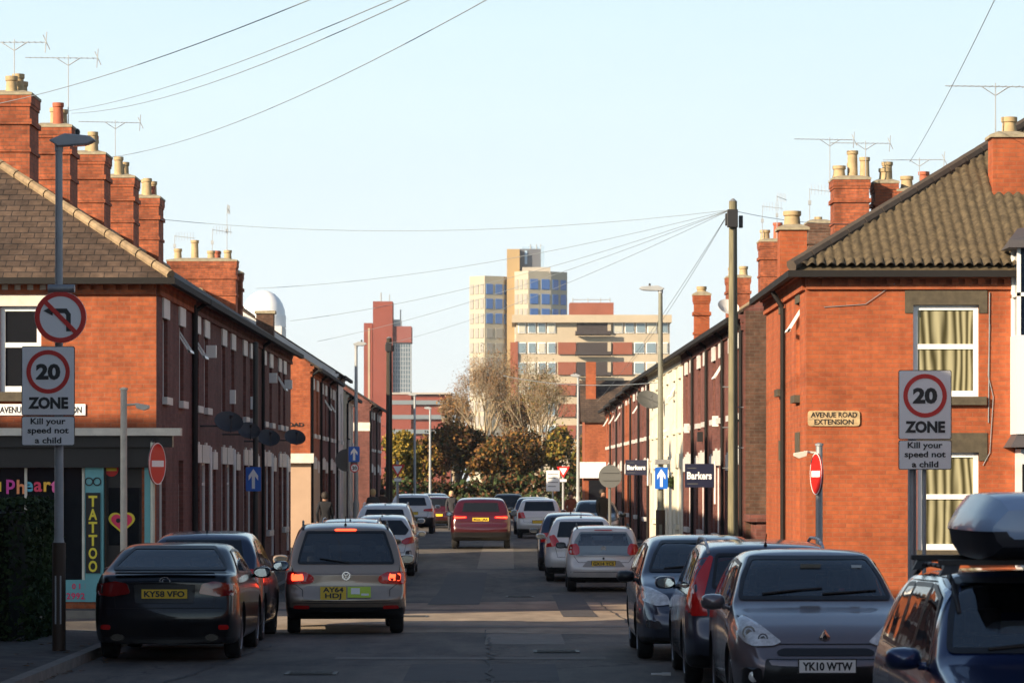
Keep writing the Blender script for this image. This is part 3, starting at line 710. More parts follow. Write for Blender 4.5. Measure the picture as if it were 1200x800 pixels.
q.prism([(a * 1.25, b * 1.25) for a, b in hp], lambda a, b, t: (cx_ + a, t, cz_ + b), .082, .088, 1); q.prism(hp, lambda a, b, t: (cx_ + a, t, cz_ + b), .074, .08, 0)
for e in (-.06, .06):
    q.prism(disc_poly(.04, 14), lambda a, b, t: (cx_ + a + e, t, cz_ + .02 + b), .066, .072, 2)
q.build('heart_decal', [PINK, SYEL, SBLACK], sd)
q = MB()
for e in (-.07, .07): ring(q, .055, .075, -.06, -.052, lambda a, b, t: (sx_(109.5) + e + a, t, sz_(564) + b), 20)
q.build('painted_motif', SBLACK, SH)
text_ob('phone_number', '0 1 1 6', .13, PINK, sr, (sx_(97), -.026, .47 - .08), ROTF, bold=.003)
text_ob('phone_number', '2992165', .15, PINK, sr, (sx_(97), -.026, .22), ROTF, bold=.003, spacing=1.1)
q = MB(); q.prism(disc_poly(.12, 24), lambda a, b, t: (sx_(130) + a, t, sz_(550) + b), .08, .088); bs = q.build('shop_badge', SRED, sd)
q = MB(); q.box(sx_(130) - .09, sx_(130) + .09, .068, .078, sz_(551.5), sz_(548)); q.build('badge_bar', SYEL, bs)
# street name plate
NP = thing('street_name_plate', 'long white street name plate reading AVENUE ROAD EXTENSION above the tattoo shop', 'street sign', (LX + sx_(48), 59.3, sz_(480)))
q = MB(); q.box(-.78, .78, -.03, -.005, -.1, .1); q.build('plate', SWHITE, NP, bevel=.01)
text_ob('lettering', 'AVENUE ROAD EXTENSION', .15, SBLACK, NP, (0, -.034, 0), ROTF, bold=.003, width=1.42)
# alley gap wall, then block two
CX2 = -6.27
def block_front(): pass
B2l = ['orange brick end house with pinkish rendered ground floor, wide chimney stack above', 'brick terraced house behind the pink rendered corner house', 'brick terraced house with black downpipe, last before the white painted house']
def ext2(R, f, w):
    q = MB(); ffx = lambda a, z, d: (-a, d, z); fbox(q, ffx, -.02, 6.9, -.3, 2.75, -.03, 0); fbox(q, f, -.02, 5.5, -.3, 2.7, -.03, -.001) ; q.build('render', PINKR, R)
    q = MB(); fbox(q, ffx, -.12, 6.9, 2.75, 3.05, -.25, 0); q.build('shop_cornice', STONE, R)
    text_ob('street_name', 'PEN ROAD', .17, SBLACK, R, (-.75, -.015, 3.95), ROTF, bold=.006, width=1.1)
def wide_pots(n, w): return [(-w / 2 + w * (k + .5) / n, random.uniform(-.1, .1), random.choice([.28, .3, .62, .34]), .12) for k in range(n)]
terrace_house(B2l[0], -1, CX2, 107, 5.8, radians(.3), wallm=BR_L, group=HG_L, ch=[(3.5, 1.6, 7.0, 9.2, 2.15, .9, wide_pots(4, 2.1), BR_C, True, [(-.9, 0, .9, 1, 0), (.3, 0, 1.1, 1, .3), (.75, .2, 1.8, 1, 1.5)]), (2.6, 3.0, 7.3, 8.9, .5, .6, [(0, 0, .35, .11, 'r')], BR_C)], lowm=PINKR, extras=ext2)
terrace_house(B2l[1], -1, CX2 - .04, 112.85, 5.8, radians(.3), wallm=BR_P, group=HG_L, ch=[(3.45, .2, 7.6, 9.3, .7, 1.0, POTS(1), BR_C)])
terrace_house(B2l[2], -1, CX2 - .08, 118.7, 5.6, radians(.3), wallm=BR_P, group=HG_L, ch=[(3.45, .2, 7.6, 9.3, .7, 1.0, POTS(1), BR_C)])
terrace_house('white painted terraced house on the left beyond the brick row', -1, CX2 - .1, 124.4, 6.5, radians(.3), wallm=WHITE, group=HG_L, E=6.2)
terrace_house('narrow cream house on the left beside the tall lamp column', -1, CX2 - .05, 131.2, 7, radians(.3), wallm=CREAM, group=HG_L, E=5.6)
def ext3(R, f, w):
    ffx = lambda a, z, d: (-a, d, z); q = MB(); fbox(q, ffx, -.02, 7.2, 4.5, 4.9, -.03, 0); q.build('stone_band', STONE, R)
    q = MB(); q.tube(ffx(1.6, .1, -.06), ffx(1.6, 5.6, -.06), .06, n=8); q.build('downpipe', PVC, R)
terrace_house('dark red brick house with a pale stone band, far down on the left', -1, -6.6, 160, 7, wallm=BR_P, group=HG_L, extras=ext3)
terrace_house('farthest dark red brick house on the left, below the red tower', -1, -6.6, 167.2, 7, wallm=BR_P, group=HG_L)
# small brick sheds / chimneys glimpsed behind block one are the rear wings
DM = thing('domed_hall', 'white domed hall rising behind the left terrace', 'building', (-14.6, 200, 0))
q = MB(); q.box(-1.2, 1.2, 0, 4, 0, 11.2); q.build('wall', WHITE, DM)
q = MB(); q.lathe([(1.3 * cos(radians(a)) + .001, 1.6 * sin(radians(a))) for a in (0, 15, 30, 45, 60, 75, 89)], (0, 2, 11.8), 28); q.lathe([(1.33, 0), (1.33, .7), (1.27, .7)], (0, 2, 11.2), 28); q.build('dome', mat('white_dome', (.85, .85, .84), .4), DM, smooth=True)
RC = thing('rear_chimney', 'dark brick chimney stub behind the left terrace, in front of the white dome', 'chimney', (at(311, 390, 118).x, 118, 0))
q = MB(); q.box(-.3, .3, -.3, .3, 0, 7.95); q.build('stack', BR_D, RC); q = MB(); q.box(-.36, .36, -.36, .36, 7.95, 8.05); q.build('cap', MORT, RC)

# ---------------------------------------------------------------- right corner building
RX = 5.0; RY = 57.7
rfh = [(1.81, 2.92, 3.64, 5.19), (1.88, 2.92, 1.05, 2.7)]
rsh = [(1.3, 1.95, 3.7, 5.3), (5.0, 5.6, 3.9, 5.3), (1.3, 1.95, .9, 2.7), (5.0, 5.6, .9, 2.6)]
RB, gf, gs = corner_building('corner_house', 'large orange brick corner house with brown pantiled roof and curtained windows', 'house', 1, RX, RY, 9.0, 9, 5.9, .62, rfh, rsh, BR_O)
A = 4.4; oz = 5.93 - .25 * .62; rz = 5.93 + A * .62
mb = MB(); slab(mb, [gf(-.25, oz, -.25), gf(A, rz, A), gf(A, rz, 9), gf(-.25, oz, 9)], .07); slab(mb, [gf(A, rz, A), gf(9, rz, A), gf(9, oz, 9.2), gf(A, oz, 9.2)], .07)
slab(mb, [gf(-.25, oz - .02, -.25), gf(9, oz - .02, -.25), gf(9, rz - .02, A), gf(A, rz - .02, A)], .06)
rf = mb.build('roof', TILE, RB)
pantile_slope(-.25, 9, -.27, oz + .01, .62, 4.65, -.25, 1, 'pantiles', TILE, rf)
q = MB(); p0 = Vector(gf(-.27, oz + .06, -.27)); p1 = Vector(gf(A, rz + .08, A)); n = 14
for k in range(n): q.tube(p0.lerp(p1, k / n), p0.lerp(p1, (k + .97) / n), .105, .1, n=8)
q.tube(p1, gf(9, rz + .08, A), .11, n=8); q.build('hip_tiles', mat('hip_tile', (.075, .058, .045), .85, noise=.2), rf, smooth=True)
q = MB(); fbox(q, gf, -.33, 9, oz - .13, oz - .02, -.33, -.24); fbox(q, gs, -.24, 9, oz - .13, oz - .02, -.33, -.24); q.build('gutter', GUTTER, RB)
q = MB(); q.tube(gs(4.2, .1, -.06), gs(4.2, 5.35, -.06), .045, n=8); q.tube(gs(4.2, 5.35, -.06), gs(4.2, 5.7, -.28), .045, n=8); q.build('downpipe', GUTTER, RB)
for h in rfh:
    window(gf, RB, *h, pane=CURT, t=.085); q = MB(); fbox(q, gf, h[0] - .14, h[1] + .14, h[3], h[3] + .33, -.02, .1)
    fbox(q, gf, h[0] - .14, h[0], h[3] - .14, h[3], -.02, .05); fbox(q, gf, h[1], h[1] + .14, h[3] - .14, h[3], -.02, .05); q.build('lintel', DSTONE, RB)
    q = MB(); fbox(q, gf, h[0] - .08, h[1] + .12, h[2] - .14, h[2], -.1, .1); q.build('sill', DSTONE, RB)
for i, h in enumerate(rsh):
    window(gs, RB, *h, pane=GLASSR if i else GLASS, open_top=i == 0); q = MB(); fbox(q, gs, h[0] - .1, h[1] + .1, h[3], h[3] + .36, -.02, .1); q.build('lintel', DSTONE, RB)
    q = MB(); fbox(q, gs, h[0] - .1, h[1] + .1, h[2] - .13, h[2], -.1, .1); q.build('sill', DSTONE, RB)
chimney(rf, 3.72, 2.3, 6.6, 8.28, .56, .6, [(.05, 0, .3, .13)], BR_O, False, [(-.22, -.2, 1.0, 0, .1)])
q = MB(); q.box(3.36, 4.08, 1.96, 2.3, 6.95, 7.12); q.build('lead_flashing', mat('lead', (.42, .40, .36), .6, noise=.2), rf)
chimney(rf, .45, 8.3, 5.5, 7.1, .52, .6, [(0, 0, .3, .16)], BR_O, False)
# projecting two-storey bay at the far right
BAYW = mat('bay_panel', (.62, .64, .66), .5)
LEADR = mat('dark_bay_roof', (.07, .065, .07), .6)
q = MB(); q.box(3.45, 6.2, -.75, -.003, 3.0, 4.65); q.box(3.53, 6.1, -.68, -.003, -.1, 2.75); by = q.build('bay', BAYW, RB)
q = MB(); q.add([(3.33, -.9, 2.78), (6.3, -.9, 2.78), (6.3, -.004, 2.78), (3.33, -.004, 2.78), (3.47, -.7, 3.0), (6.2, -.7, 3.0), (6.2, -.004, 3.0), (3.47, -.004, 3.0)], [(0, 3, 2, 1), (4, 5, 6, 7), (0, 1, 5, 4), (1, 2, 6, 5), (2, 3, 7, 6), (3, 0, 4, 7)])
q.build('bay_roof', LEADR, by); q = MB()
q.add([(3.29, -.95, 6.1), (6.3, -.95, 6.1), (6.3, 0, 6.1), (3.29, 0, 6.1), (3.29, -.95, 6.22), (6.3, -.95, 6.22), (6.1, .5, 6.9), (3.62, .3, 6.5)], [(0, 3, 2, 1), (4, 5, 6, 7), (0, 1, 5, 4), (1, 2, 6, 5), (2, 3, 7, 6), (3, 0, 4, 7)])
q.build('bay_roof', LEADR, by)
q = MB(); q.box(3.51, 6.1, -.68, -.02, 4.65, 6.1); q.build('bay_glass', GLASSR, by)
q = MB(); q.box(3.46, 3.52, -.74, -.68, 4.65, 6.1); q.box(3.46, 3.53, -.1, -.003, 4.65, 6.1); q.box(3.46, 3.53, -.74, -.003, 5.3, 5.36); q.box(3.53, 6.1, -.74, -.68, 5.3, 5.36); q.build('bay_frame', PVC, by)
q = MB(); q.box(3.55, 5.8, -.7, -.683, 1.0, 2.5); q.build('bay_glass', GLASS, by)
# loose telephone cable on the wall
q = MB(); pts = [at(1160, 380, RY - .02), at(1158, 440, RY - .02), at(1164, 465, RY - .02), at(1160, 530, RY - .02), at(1152, 545, RY - .02)]
for a, b in zip(pts, pts[1:]): q.tube(a - Vector((RX, RY, 0)), b - Vector((RX, RY, 0)), .007, n=5)
q.build('wall_cable', CABLE, RB); q = MB()
q.tube(gf(3.1, 5.4, -.02), gf(3.08, 3.2, -.02), .009, n=5); q.build('wall_cable', CABLE, RB); q = MB(); q.tube(gf(3.55, 3.2, -.02), gf(3.55, .4, -.02), .012, n=5); q.build('wall_cable', CABLE, RB); q = MB()
q.tube(gf(.3, 5.15, -.02), gf(1.0, 5.2, -.02), .006, n=5); q.tube(gf(1.0, 5.2, -.02), gf(1.5, 5.55, -.02), .006, n=5)
q.build('wall_cable', CABLE, RB)
NP = thing('street_name_plate', 'weathered cast street name plate in two lines on the orange brick corner house', 'street sign', (at(977, 490, RY).x, RY, at(977, 490, RY).z))
q = MB(); q.prism(rpoly([(-.44, -.13), (.44, -.13), (.44, .13), (-.44, .13)], .06), lambda a, b, t: (a, t, b), -.03, -.004); q.build('plate', mat('rusty_cream_enamel', (.42, .30, .16), .7, noise=.4, ns=14), NP)
q = MB(); ring(q, .001, .0011, 0, 0, lambda a, b, t: (a, t, b), 4); 
text_ob('lettering', 'AVENUE ROAD', .12, SBLACK, NP, (0, -.033, .06), ROTF, bold=.002, width=.78)
text_ob('lettering', 'EXTENSION', .12, SBLACK, NP, (0, -.033, -.06), ROTF, bold=.002, width=.66)

# ---------------------------------------------------------------- right terrace
rr = radians(.5)
def rx(y): return 5.02 - (y - 73.4) * .0087
def extR(i):
    def e(R, f, w):
        q = MB(); fbox(q, f, 2.2, 2.38, 3.2 + .3 * (i % 2), 3.45 + .3 * (i % 2), -.14, 0); q.build('junction_box', PVC if i % 2 else BLACK, R)
        if i == 8:
            q = MB(); fbox(q, lambda a, z, d: (a, d, z), .04, 6.8, -.3, 5.86, -.008, 0); q.build('shade_coloured_gable', BR_D, R)  # dark brick skin: the corner house's shade is put into its colour
            q = MB(); fbox(q, lambda a, z, d: (a, d, z), .0, 3, 1.35, 1.5, -1.6, -.01); fbox(q, lambda a, z, d: (a, d, z), .15, 2.9, -.2, 1.35, -1.5, -.01); q.build('yard_wall', BR_P, R)
        if i == 9: dish(R, f, 3.0, 4.6, .4, SGREY, .5)
        if i == 8: dish(R, f, .8, 5.9, .24, WHITE, .3)
    return e
seq = [('brick terraced house with a bare gable coloured as in shade behind the telegraph pole', 5.6), ('brick terraced house behind the telegraph pole, next to the shade-coloured gable house', 5.6), ('brick terraced house behind the nearer navy estate agent board', 5.6),
       ('brick terraced house next to the wide cream house on the right', 5.2), ('cream rendered house beyond the lamp column on the right', 6.4), ('second cream rendered house of the right terrace, adjoining red brick', 6.4), ('third cream rendered house of the right terrace, the farthest cream one', 6.0)]
labR = ['brick house on the right just beyond the cream houses', 'brick house on the right with white sash frames, second beyond the cream houses', 'brick house on the right beside the far estate agent board', 'brick house on the right, fourth beyond the cream houses',
        'brick house on the right near the grey disc sign, fifth beyond the cream houses', 'last brick house of the right terrace, above the white shop fascia']
y = 73.4
CHR = {0: [(3.45, 12.5 - 0.2, 7.6, 9.68, .9, 1.0, [(-.3, 0, .3, .14), (.05, .1, .62, .13), (.3, -.2, .5, .12, 'r')], BR_C, True, [(-.3, -.2, .0, 0, 0)])]}
chimR = {1: [(3.45, 5.2, 7.4, 9.65, .85, 1.0, [(-.28, -.2, .28, .15), (.06, -.1, .66, .13), (.36, -.1, .5, .12), (.1, .35, .4, .12)], BR_C, True, [(-.52, -.3, 1.1, 0, .15), (.35, -.4, 1.0, 0, .1)]),
             (4.35, 5.6, 7.4, 9.6, .55, .9, [(0, -.2, .3, .15), (.1, .2, .5, .13)], BR_C), (5.1, 5.6, 7.0, 9.4, .9, .9, [(-.2, -.1, .32, .15), (.25, .1, .45, .13, 'r')], BR_C, True, [(.1, -.2, .9, 0, -.1)])],
        3: [(3.45, 1.8, 7.4, 9.17, .6, .9, [(0, 0, .12, .1)], BR_D, True, [(-.25, -.2, 1.0, 1, 0)])],
        4: [(.55, .4, 5.6, 7.45, .42, .45, [(0, 0, .18, .13)], BR_O, True)], 5: [(3.6, 5.0, 7.4, 9.7, 1.05, 1.0, [(-.35, 0, .32, .15), (.05, 0, .55, .14, 'r'), (.38, 0, .3, .13)], BR_C, True, [(-.45, -.2, 1.2, 1, 0), (.0, -.3, 1.5, 1, 1)]),]}
for i, (lb, w) in enumerate(seq):
    cr = i in (4, 5, 6)
    terrace_house(lb, 1, rx(y), y, w, rr, wallm=CREAM if cr else BR_P, group=HG_R, ups=(.22, .66), pipe=not cr, white=CREAM if cr else WHITE, ch=chimR.get(i), extras=extR(8 if i == 0 else i) if not cr else (extR(9) if i == 5 else None))
    y += w + .02
chimR2 = {0: [(3.45, 3, 7.4, 9.6, 1.0, 1.0, [(-.25, 0, .3, .14), (.2, 0, .3, .16)], BR_C)]}
for i, lb in enumerate(labR):
    terrace_house(lb, 1, rx(y), y, 6.6, rr, wallm=BR_L if i % 3 == 2 else BR_P, group=HG_R, ups=(.25, .7), ch=[(3.45, 6.5, 7.4, 9.4, .8, 1.0, [(-.2, 0, .3, .14), (.2, 0, .35, .15)], BR_C)] if i in (0,) else None, E=5.9 - .08 * i)
    y += 6.62
# projecting shop at the end of the right side
ES = thing('end_shop', 'brick corner shop with white fascia and slate gable at the far end on the right', 'shop', (3.75, 172, 0))
q = MB(); q.box(0, 7, 0, 6, 0, 5.2); q.build('wall', BR_L, ES)
q = MB(); slab(q, [(-.2, -.2, 5.2), (7, -.2, 5.2), (7, 3, 7.3), (-.2, 3, 7.3)], .1); slab(q, [(-.2, 3, 7.3), (7, 3, 7.3), (7, 6.2, 5.2), (-.2, 6.2, 5.2)], .1); q.build('roof', SLATE, ES)
q = MB(); q.box(-.3, 2.5, -.25, -.01, 2.3, 3.1); q.box(-.3, -.01, 0, 3, 2.3, 3.1); q.build('fascia', SWHITE, ES)
q = MB(); q.box(.2, 2.2, -.04, -.005, .6, 2.2); q.build('shop_window', GLASS, ES)
q = MB(); q.box(.1, .6, 1.5, 2.1, 6, 8.2); q.build('chimney', BR_O, ES)
# ---------------------------------------------------------------- nearer buildings and an added shade slab just outside the frame (they throw the foreground shade)
def near_block(sd=-1, lb='brick terrace beside the camera on the left, before the junction', X0=-7.2, E=8.0, rise=3.3):
    R = thing('terraced_house', lb, 'house', (X0, -32, 0)); f = lambda a, z, d: (sd * d, a, z); L = 75.0
    hs = [(3 + 3 * k, 3.9 + 3 * k, 3.8, 5.3) for k in range(23)] + [(3 + 3 * k, 4.0 + 3 * k, .9, 2.6) for k in range(23)]
    mb = MB(); wall_panel(mb, f, 0, L, 0, E, hs); mb.add([f(0, 0, 7), f(L, 0, 7), f(L, E, 7), f(0, E, 7)], [(0, 1, 2, 3)])
    for a in (0, L): mb.add([f(a, 0, 0), f(a, 0, 7), f(a, E, 7), f(a, E, 0)], [(0, 1, 2, 3)])
    mb.build('wall', BR_P, R)
    mb = MB(); k = 3.5; slab(mb, [f(0, E, -.2), f(L + .2, E, -.2), f(L - k, E + rise, k), f(0, E + rise, k)], .08); slab(mb, [f(0, E + rise, k), f(L - k, E + rise, k), f(L + .2, E, 7.2), f(0, E, 7.2)], .08); slab(mb, [f(L + .2, E, -.2), f(L + .2, E, 7.2), f(L - k, E + rise, k)], .08)
    rf = mb.build('roof', SLATE, R)
    for h in hs[:23][::2] + hs[23:][::2]: window(f, R, *h)
    for a in (20, 32, 44, 56, 66): chimney(rf, 3.5 * sd, a, E + rise - .6, E + rise + 1.2, .8, 1.2, P1, BR_C)
near_block()
near_block(1, 'brick terrace beside the camera on the right, before the junction', 7.6, 6.2, 2.5)
TB = thing('occluder', 'unseen added brick workshop on the side street, beyond the left edge of the photo', 'building', (-38, 40, 0))  # unseen slab added to cast shade on the tattoo shopfront
q = MB(); wall_panel(q, lambda a, z, d: (a, 2 - d, z), 0, 12, 0, 12.8, [(1 + 2.2 * k, 2.2 + 2.2 * k, z, z + 1.6) for k in range(5) for z in (1, 4.2, 7.3)]); q.box(0, 12, 0, 1.8, 0, 12.78); q.build('wall', BR_P, TB)
q = MB(); q.box(-.2, 12.2, -.2, 2.2, 12.8, 13.0); q.build('parapet', STONE, TB)
# ================================================================== far buildings
def far_tower():
    R = thing('brick_tower', 'tall red brick tower with a glazed shaft, far beyond the left terrace', 'tower', (at(455, 500, 500).x, 500, 0))
    k = 500 / FPX; X = lambda px: (px - 455) * k; Z = lambda py: CH + (HY - py) * k
    RD = mat('red_tower_brick', (.21, .050, .034), .85, noise=.12, ns=.3); RDD = mat('dark_red_cladding', (.22, .07, .06), .8, noise=.08, ns=.3)
    q = MB(); q.box(X(437), X(460), 0, 5, 0, Z(353)); q.box(X(426), X(436), 1, 6, 0, Z(378)); q.box(X(436), X(437), 1.5, 6, 0, Z(381)); q.build('wall', RD, R)
    q = MB(); q.box(X(431), X(433), .93, 1, 3, Z(384)); q.build('concrete_strip', CONC, R)
    q = MB(); q.box(X(460), X(482), .5, 6, Z(401), Z(382)); q.build('top_storey', RDD, R)
    G = mat('blue_grey_glazing', (.10, .15, .19), .25, spec=.8)
    q = MB(); q.box(X(460), X(481), 1, 6, 0, Z(401)); sh = q.build('glazed_shaft', G, R)
    q = MB()
    for i in range(16): q.box(X(460), X(481), .93, 1, Z(402 + i * 5.2) - .05, Z(402 + i * 5.2) + .05)
    for i in range(8): q.box(X(460 + i * 3) - .06, X(460 + i * 3) + .06, .92, .99, 3, Z(402))
    q.build('glazing_bars', mat('steel_grey', (.3, .33, .36), .4), sh)
    q = MB(); q.tube((X(446), 2, Z(353)), (X(446), 2, Z(342)), .12, n=5); q.tube((X(469), 2, Z(382)), (X(469), 2, Z(362)), .1, n=5); q.tube((X(456), 2, Z(353)), (X(456), 2, Z(344)), .08, n=5); q.build('mast', ALU, R)
    q = MB(); q.box(X(461), X(470), 1, 4, Z(382), Z(374)); q.build('plant_room', mat('plant_grey', (.4, .42, .42), .6), R)
    q = MB(); q.box(X(455), X(482), -1, -.7, 0, Z(462)); q.box(X(482), X(528), -.5, 14, 0, Z(463)); q.box(X(455), X(482), -.7, 10, 0, Z(462))
    lw = thing('brick_office', 'low brick office block with grey window bands beside the red tower', 'building', R.location)
    q.build('wall', RD, lw)
    q = MB()
    for py in (474, 491, 508): q.box(X(455), X(528), -1.1, -.6, Z(py), Z(py - 5))
    q.build('window_band', mat('grey_window_band', (.17, .2, .22), .4), lw)
    q = MB(); q.box(X(454), X(529), -1.2, 14, Z(462), Z(460)); q.build('roof', mat('pale_roof_edge', (.4, .36, .32), .7), lw)
far_tower()
def concrete_tower():
    D = 640; R = thing('concrete_tower', 'tall pale concrete tower block with angled faces and blue reflecting windows', 'tower', (at(605, 500, D).x, D, 0)); k = D / FPX
    X = lambda px: (px - 605) * k; Z = lambda py: CH + (HY - py) * k
    BL = mat('blue_reflecting_glass', (.05, .15, .42), .35, spec=.6); GR = mat('grey_window', (.30, .29, .26), .4); 
    RB_ = mat('ribbed_concrete', (.40, .365, .28), .85, noise=.08, ns=.2)
    def wing(x0, x1, x2, x3, top, y0, name):
        # plan: left chamfer face, centre return, right face
        pl = [(X(x0), y0 + 3), (X(x1), y0), (X(x2), y0 + 2.2), (X(x3), y0 + 5), (X(x3), y0 + 14), (X(x0), y0 + 14)]
        q = MB(); q.prism(pl, lambda a, b, t: (a, b, t), 0, Z(top)); w = q.build(name, RB_, R)
        n = int((Z(top) - 4) / 2.75)
        for i in range(n):
            zt = Z(top) - 1.6 - i * 2.75
            for (ax, ay), (bx, by), m, cnt in ((pl[0], pl[1], GR, 3), (pl[1], pl[2], BL if i < 3 else GR, 2), (pl[2], pl[3], BL if i < 3 else GR, 2)):
                for c in range(cnt):
                    t0 = (c + .16) / cnt; t1 = (c + .84) / cnt
                    a = Vector((ax + (bx - ax) * t0, ay + (by - ay) * t0)); b = Vector((ax + (bx - ax) * t1, ay + (by - ay) * t1))
                    nn = Vector(((b - a).y, -(b - a).x)).normalized() * .12
                    q = WB.setdefault((name, m.name), (MB(), m, w))[0]
                    q.add([(a.x + nn.x, a.y + nn.y, zt - 1.75), (b.x + nn.x, b.y + nn.y, zt - 1.75), (b.x + nn.x, b.y + nn.y, zt), (a.x + nn.x, a.y + nn.y, zt), (a.x, a.y, zt - 1.85), (b.x, b.y, zt - 1.85), (b.x, b.y, zt + .1), (a.x, a.y, zt + .1)],
                          [(0, 1, 2, 3), (4, 5, 1, 0), (5, 6, 2, 1), (6, 7, 3, 2), (7, 4, 0, 3)])
                    n_ = len(BAYS)
                    BAYS.append(1)
                    if n_ < 92:
                        q.build('window', m, w); 
                        WB.pop((name, m.name))
    WB = {}; BAYS = []
    wing(550, 568, 590, 597, 323, 0, 'left_wing'); wing(603, 619, 646, 665, 318, -2, 'right_wing')
    for (nm, mn), (q, m, w) in WB.items():
        if q.v: o = q.build('window', m, w); o['kind'] = 'stuff'
    q = MB(); q.box(X(594), X(609), 2, 12, 0, Z(291)); q.build('lift_core', mat('ochre_concrete', (.36, .25, .12), .85, noise=.08, ns=.2), R)
    q = MB(); q.box(X(609), X(637), 4, 12, Z(320), Z(290)); q.build('service_floor', mat('dark_grey_steel', (.10, .11, .13), .6), R)
    q = MB(); q.box(X(615), X(618), 3.8, 4, Z(308), Z(292)); q.box(X(634), X(638), 3.5, 11, Z(320), Z(287)); q.box(X(612), X(633), 5, 11, Z(290), Z(287)); q.build('steel_fins', mat('steel_blue', (.3, .42, .55), .4), R)
    q = MB(); q.box(X(612), X(645), 0, 10, Z(320), Z(313)); q.build('plant_room', CONCG, R)
    for px in (622, 629, 634):
        q = MB(); q.tube((X(px), 5, Z(290)), (X(px), 5, Z(284)), .12, n=5); q.build('mast', ALU, R)
concrete_tower()
def flats():
    D = 400; R = thing('flats', 'seven storey block of flats in pale concrete bands and red brick with recessed balconies', 'building', (at(605, 500, D).x, D, 0)); k = D / FPX
    X = lambda px: (px - 605) * k; Z = lambda py: CH + (HY - py) * k
    CB = mat('flats_concrete', (.40, .34, .25), .85, noise=.1, ns=.4); BK = mat('flats_brick', (.22, .068, .04), .85, noise=.12, ns=.6)
    q = MB(); q.box(X(605), X(785), .4, 11, 0, Z(372)); q.build('wall', CB, R)
    q = MB(); q.box(X(600), X(787), -.5, 11.5, Z(378), Z(369)); q.build('roof_slab', CB, R)
    q = MB(); q.box(X(668), X(720), 3, 8, Z(371), Z(353)); q.build('plant_room', BK, R)
    rows = [(378, 390), (401, 414), (424, 438), (449, 462), (473, 487), (498, 512)]
    DK = mat('balcony_shade_and_rail', (.035, .028, .03), .8); WG = mat('flat_window_glass', (.16, .22, .26), .25, spec=.7); PB = mat('flat_panel', (.42, .42, .36), .7)  # dark balcony panels carry the recess shade in their colour; rails share it
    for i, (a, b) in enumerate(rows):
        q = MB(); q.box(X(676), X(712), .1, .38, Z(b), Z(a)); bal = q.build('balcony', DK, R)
        q = MB(); q.box(X(674), X(716), -.9, -.75, Z(b + 3), Z(b - 2)); q.box(X(674), X(716), -.9, .1, Z(b + 3), Z(b + 2)); q.build('balcony_rail', DK, bal)
        q = MB(); q.box(X(712), X(716), -.1, .38, Z(b), Z(a)); q.build('post', CB, bal)
        if i:
            q = MB(); q.box(X(654), X(675), .1, .38, Z(b + 1), Z(a)); q.build('brick_panel', BK, R); q = MB(); q.box(X(718), X(741), .1, .38, Z(b + 1), Z(a)); q.build('brick_panel', BK, R)
        for x0, x1, n in ((606, 652, 4), (742 if i else 718, 784, 3 if i else 5)):
            for c in range(n):
                u = x0 + (x1 - x0) * c / n
                q = MB(); q.box(X(u + 1), X(u + (x1 - x0) / n - 1), .25, .38, Z(b), Z(a)); w = q.build('window', PVC, R)
                q = MB(); q.box(X(u + 2), X(u + (x1 - x0) / n - 2), .18, .24, Z(b - 1), Z(a + 1)); q.build('pane', WG if (c + i) % 3 else PB, w)
    q = MB(); q.box(X(604), X(607), .1, .38, 0, Z(400)); q.box(X(598), X(604), 2, 9, 0, Z(400)); q.build('side_wall', BK, R)
    q = MB()
    for px in (672, 690, 705, 716): q.tube((X(px), 4, Z(353)), (X(px), 4, Z(347)), .06, n=5)
    q.tube((X(672), 4, Z(349)), (X(716), 4, Z(349)), .05, n=5); q.build('roof_railing', ALU, R)
flats()

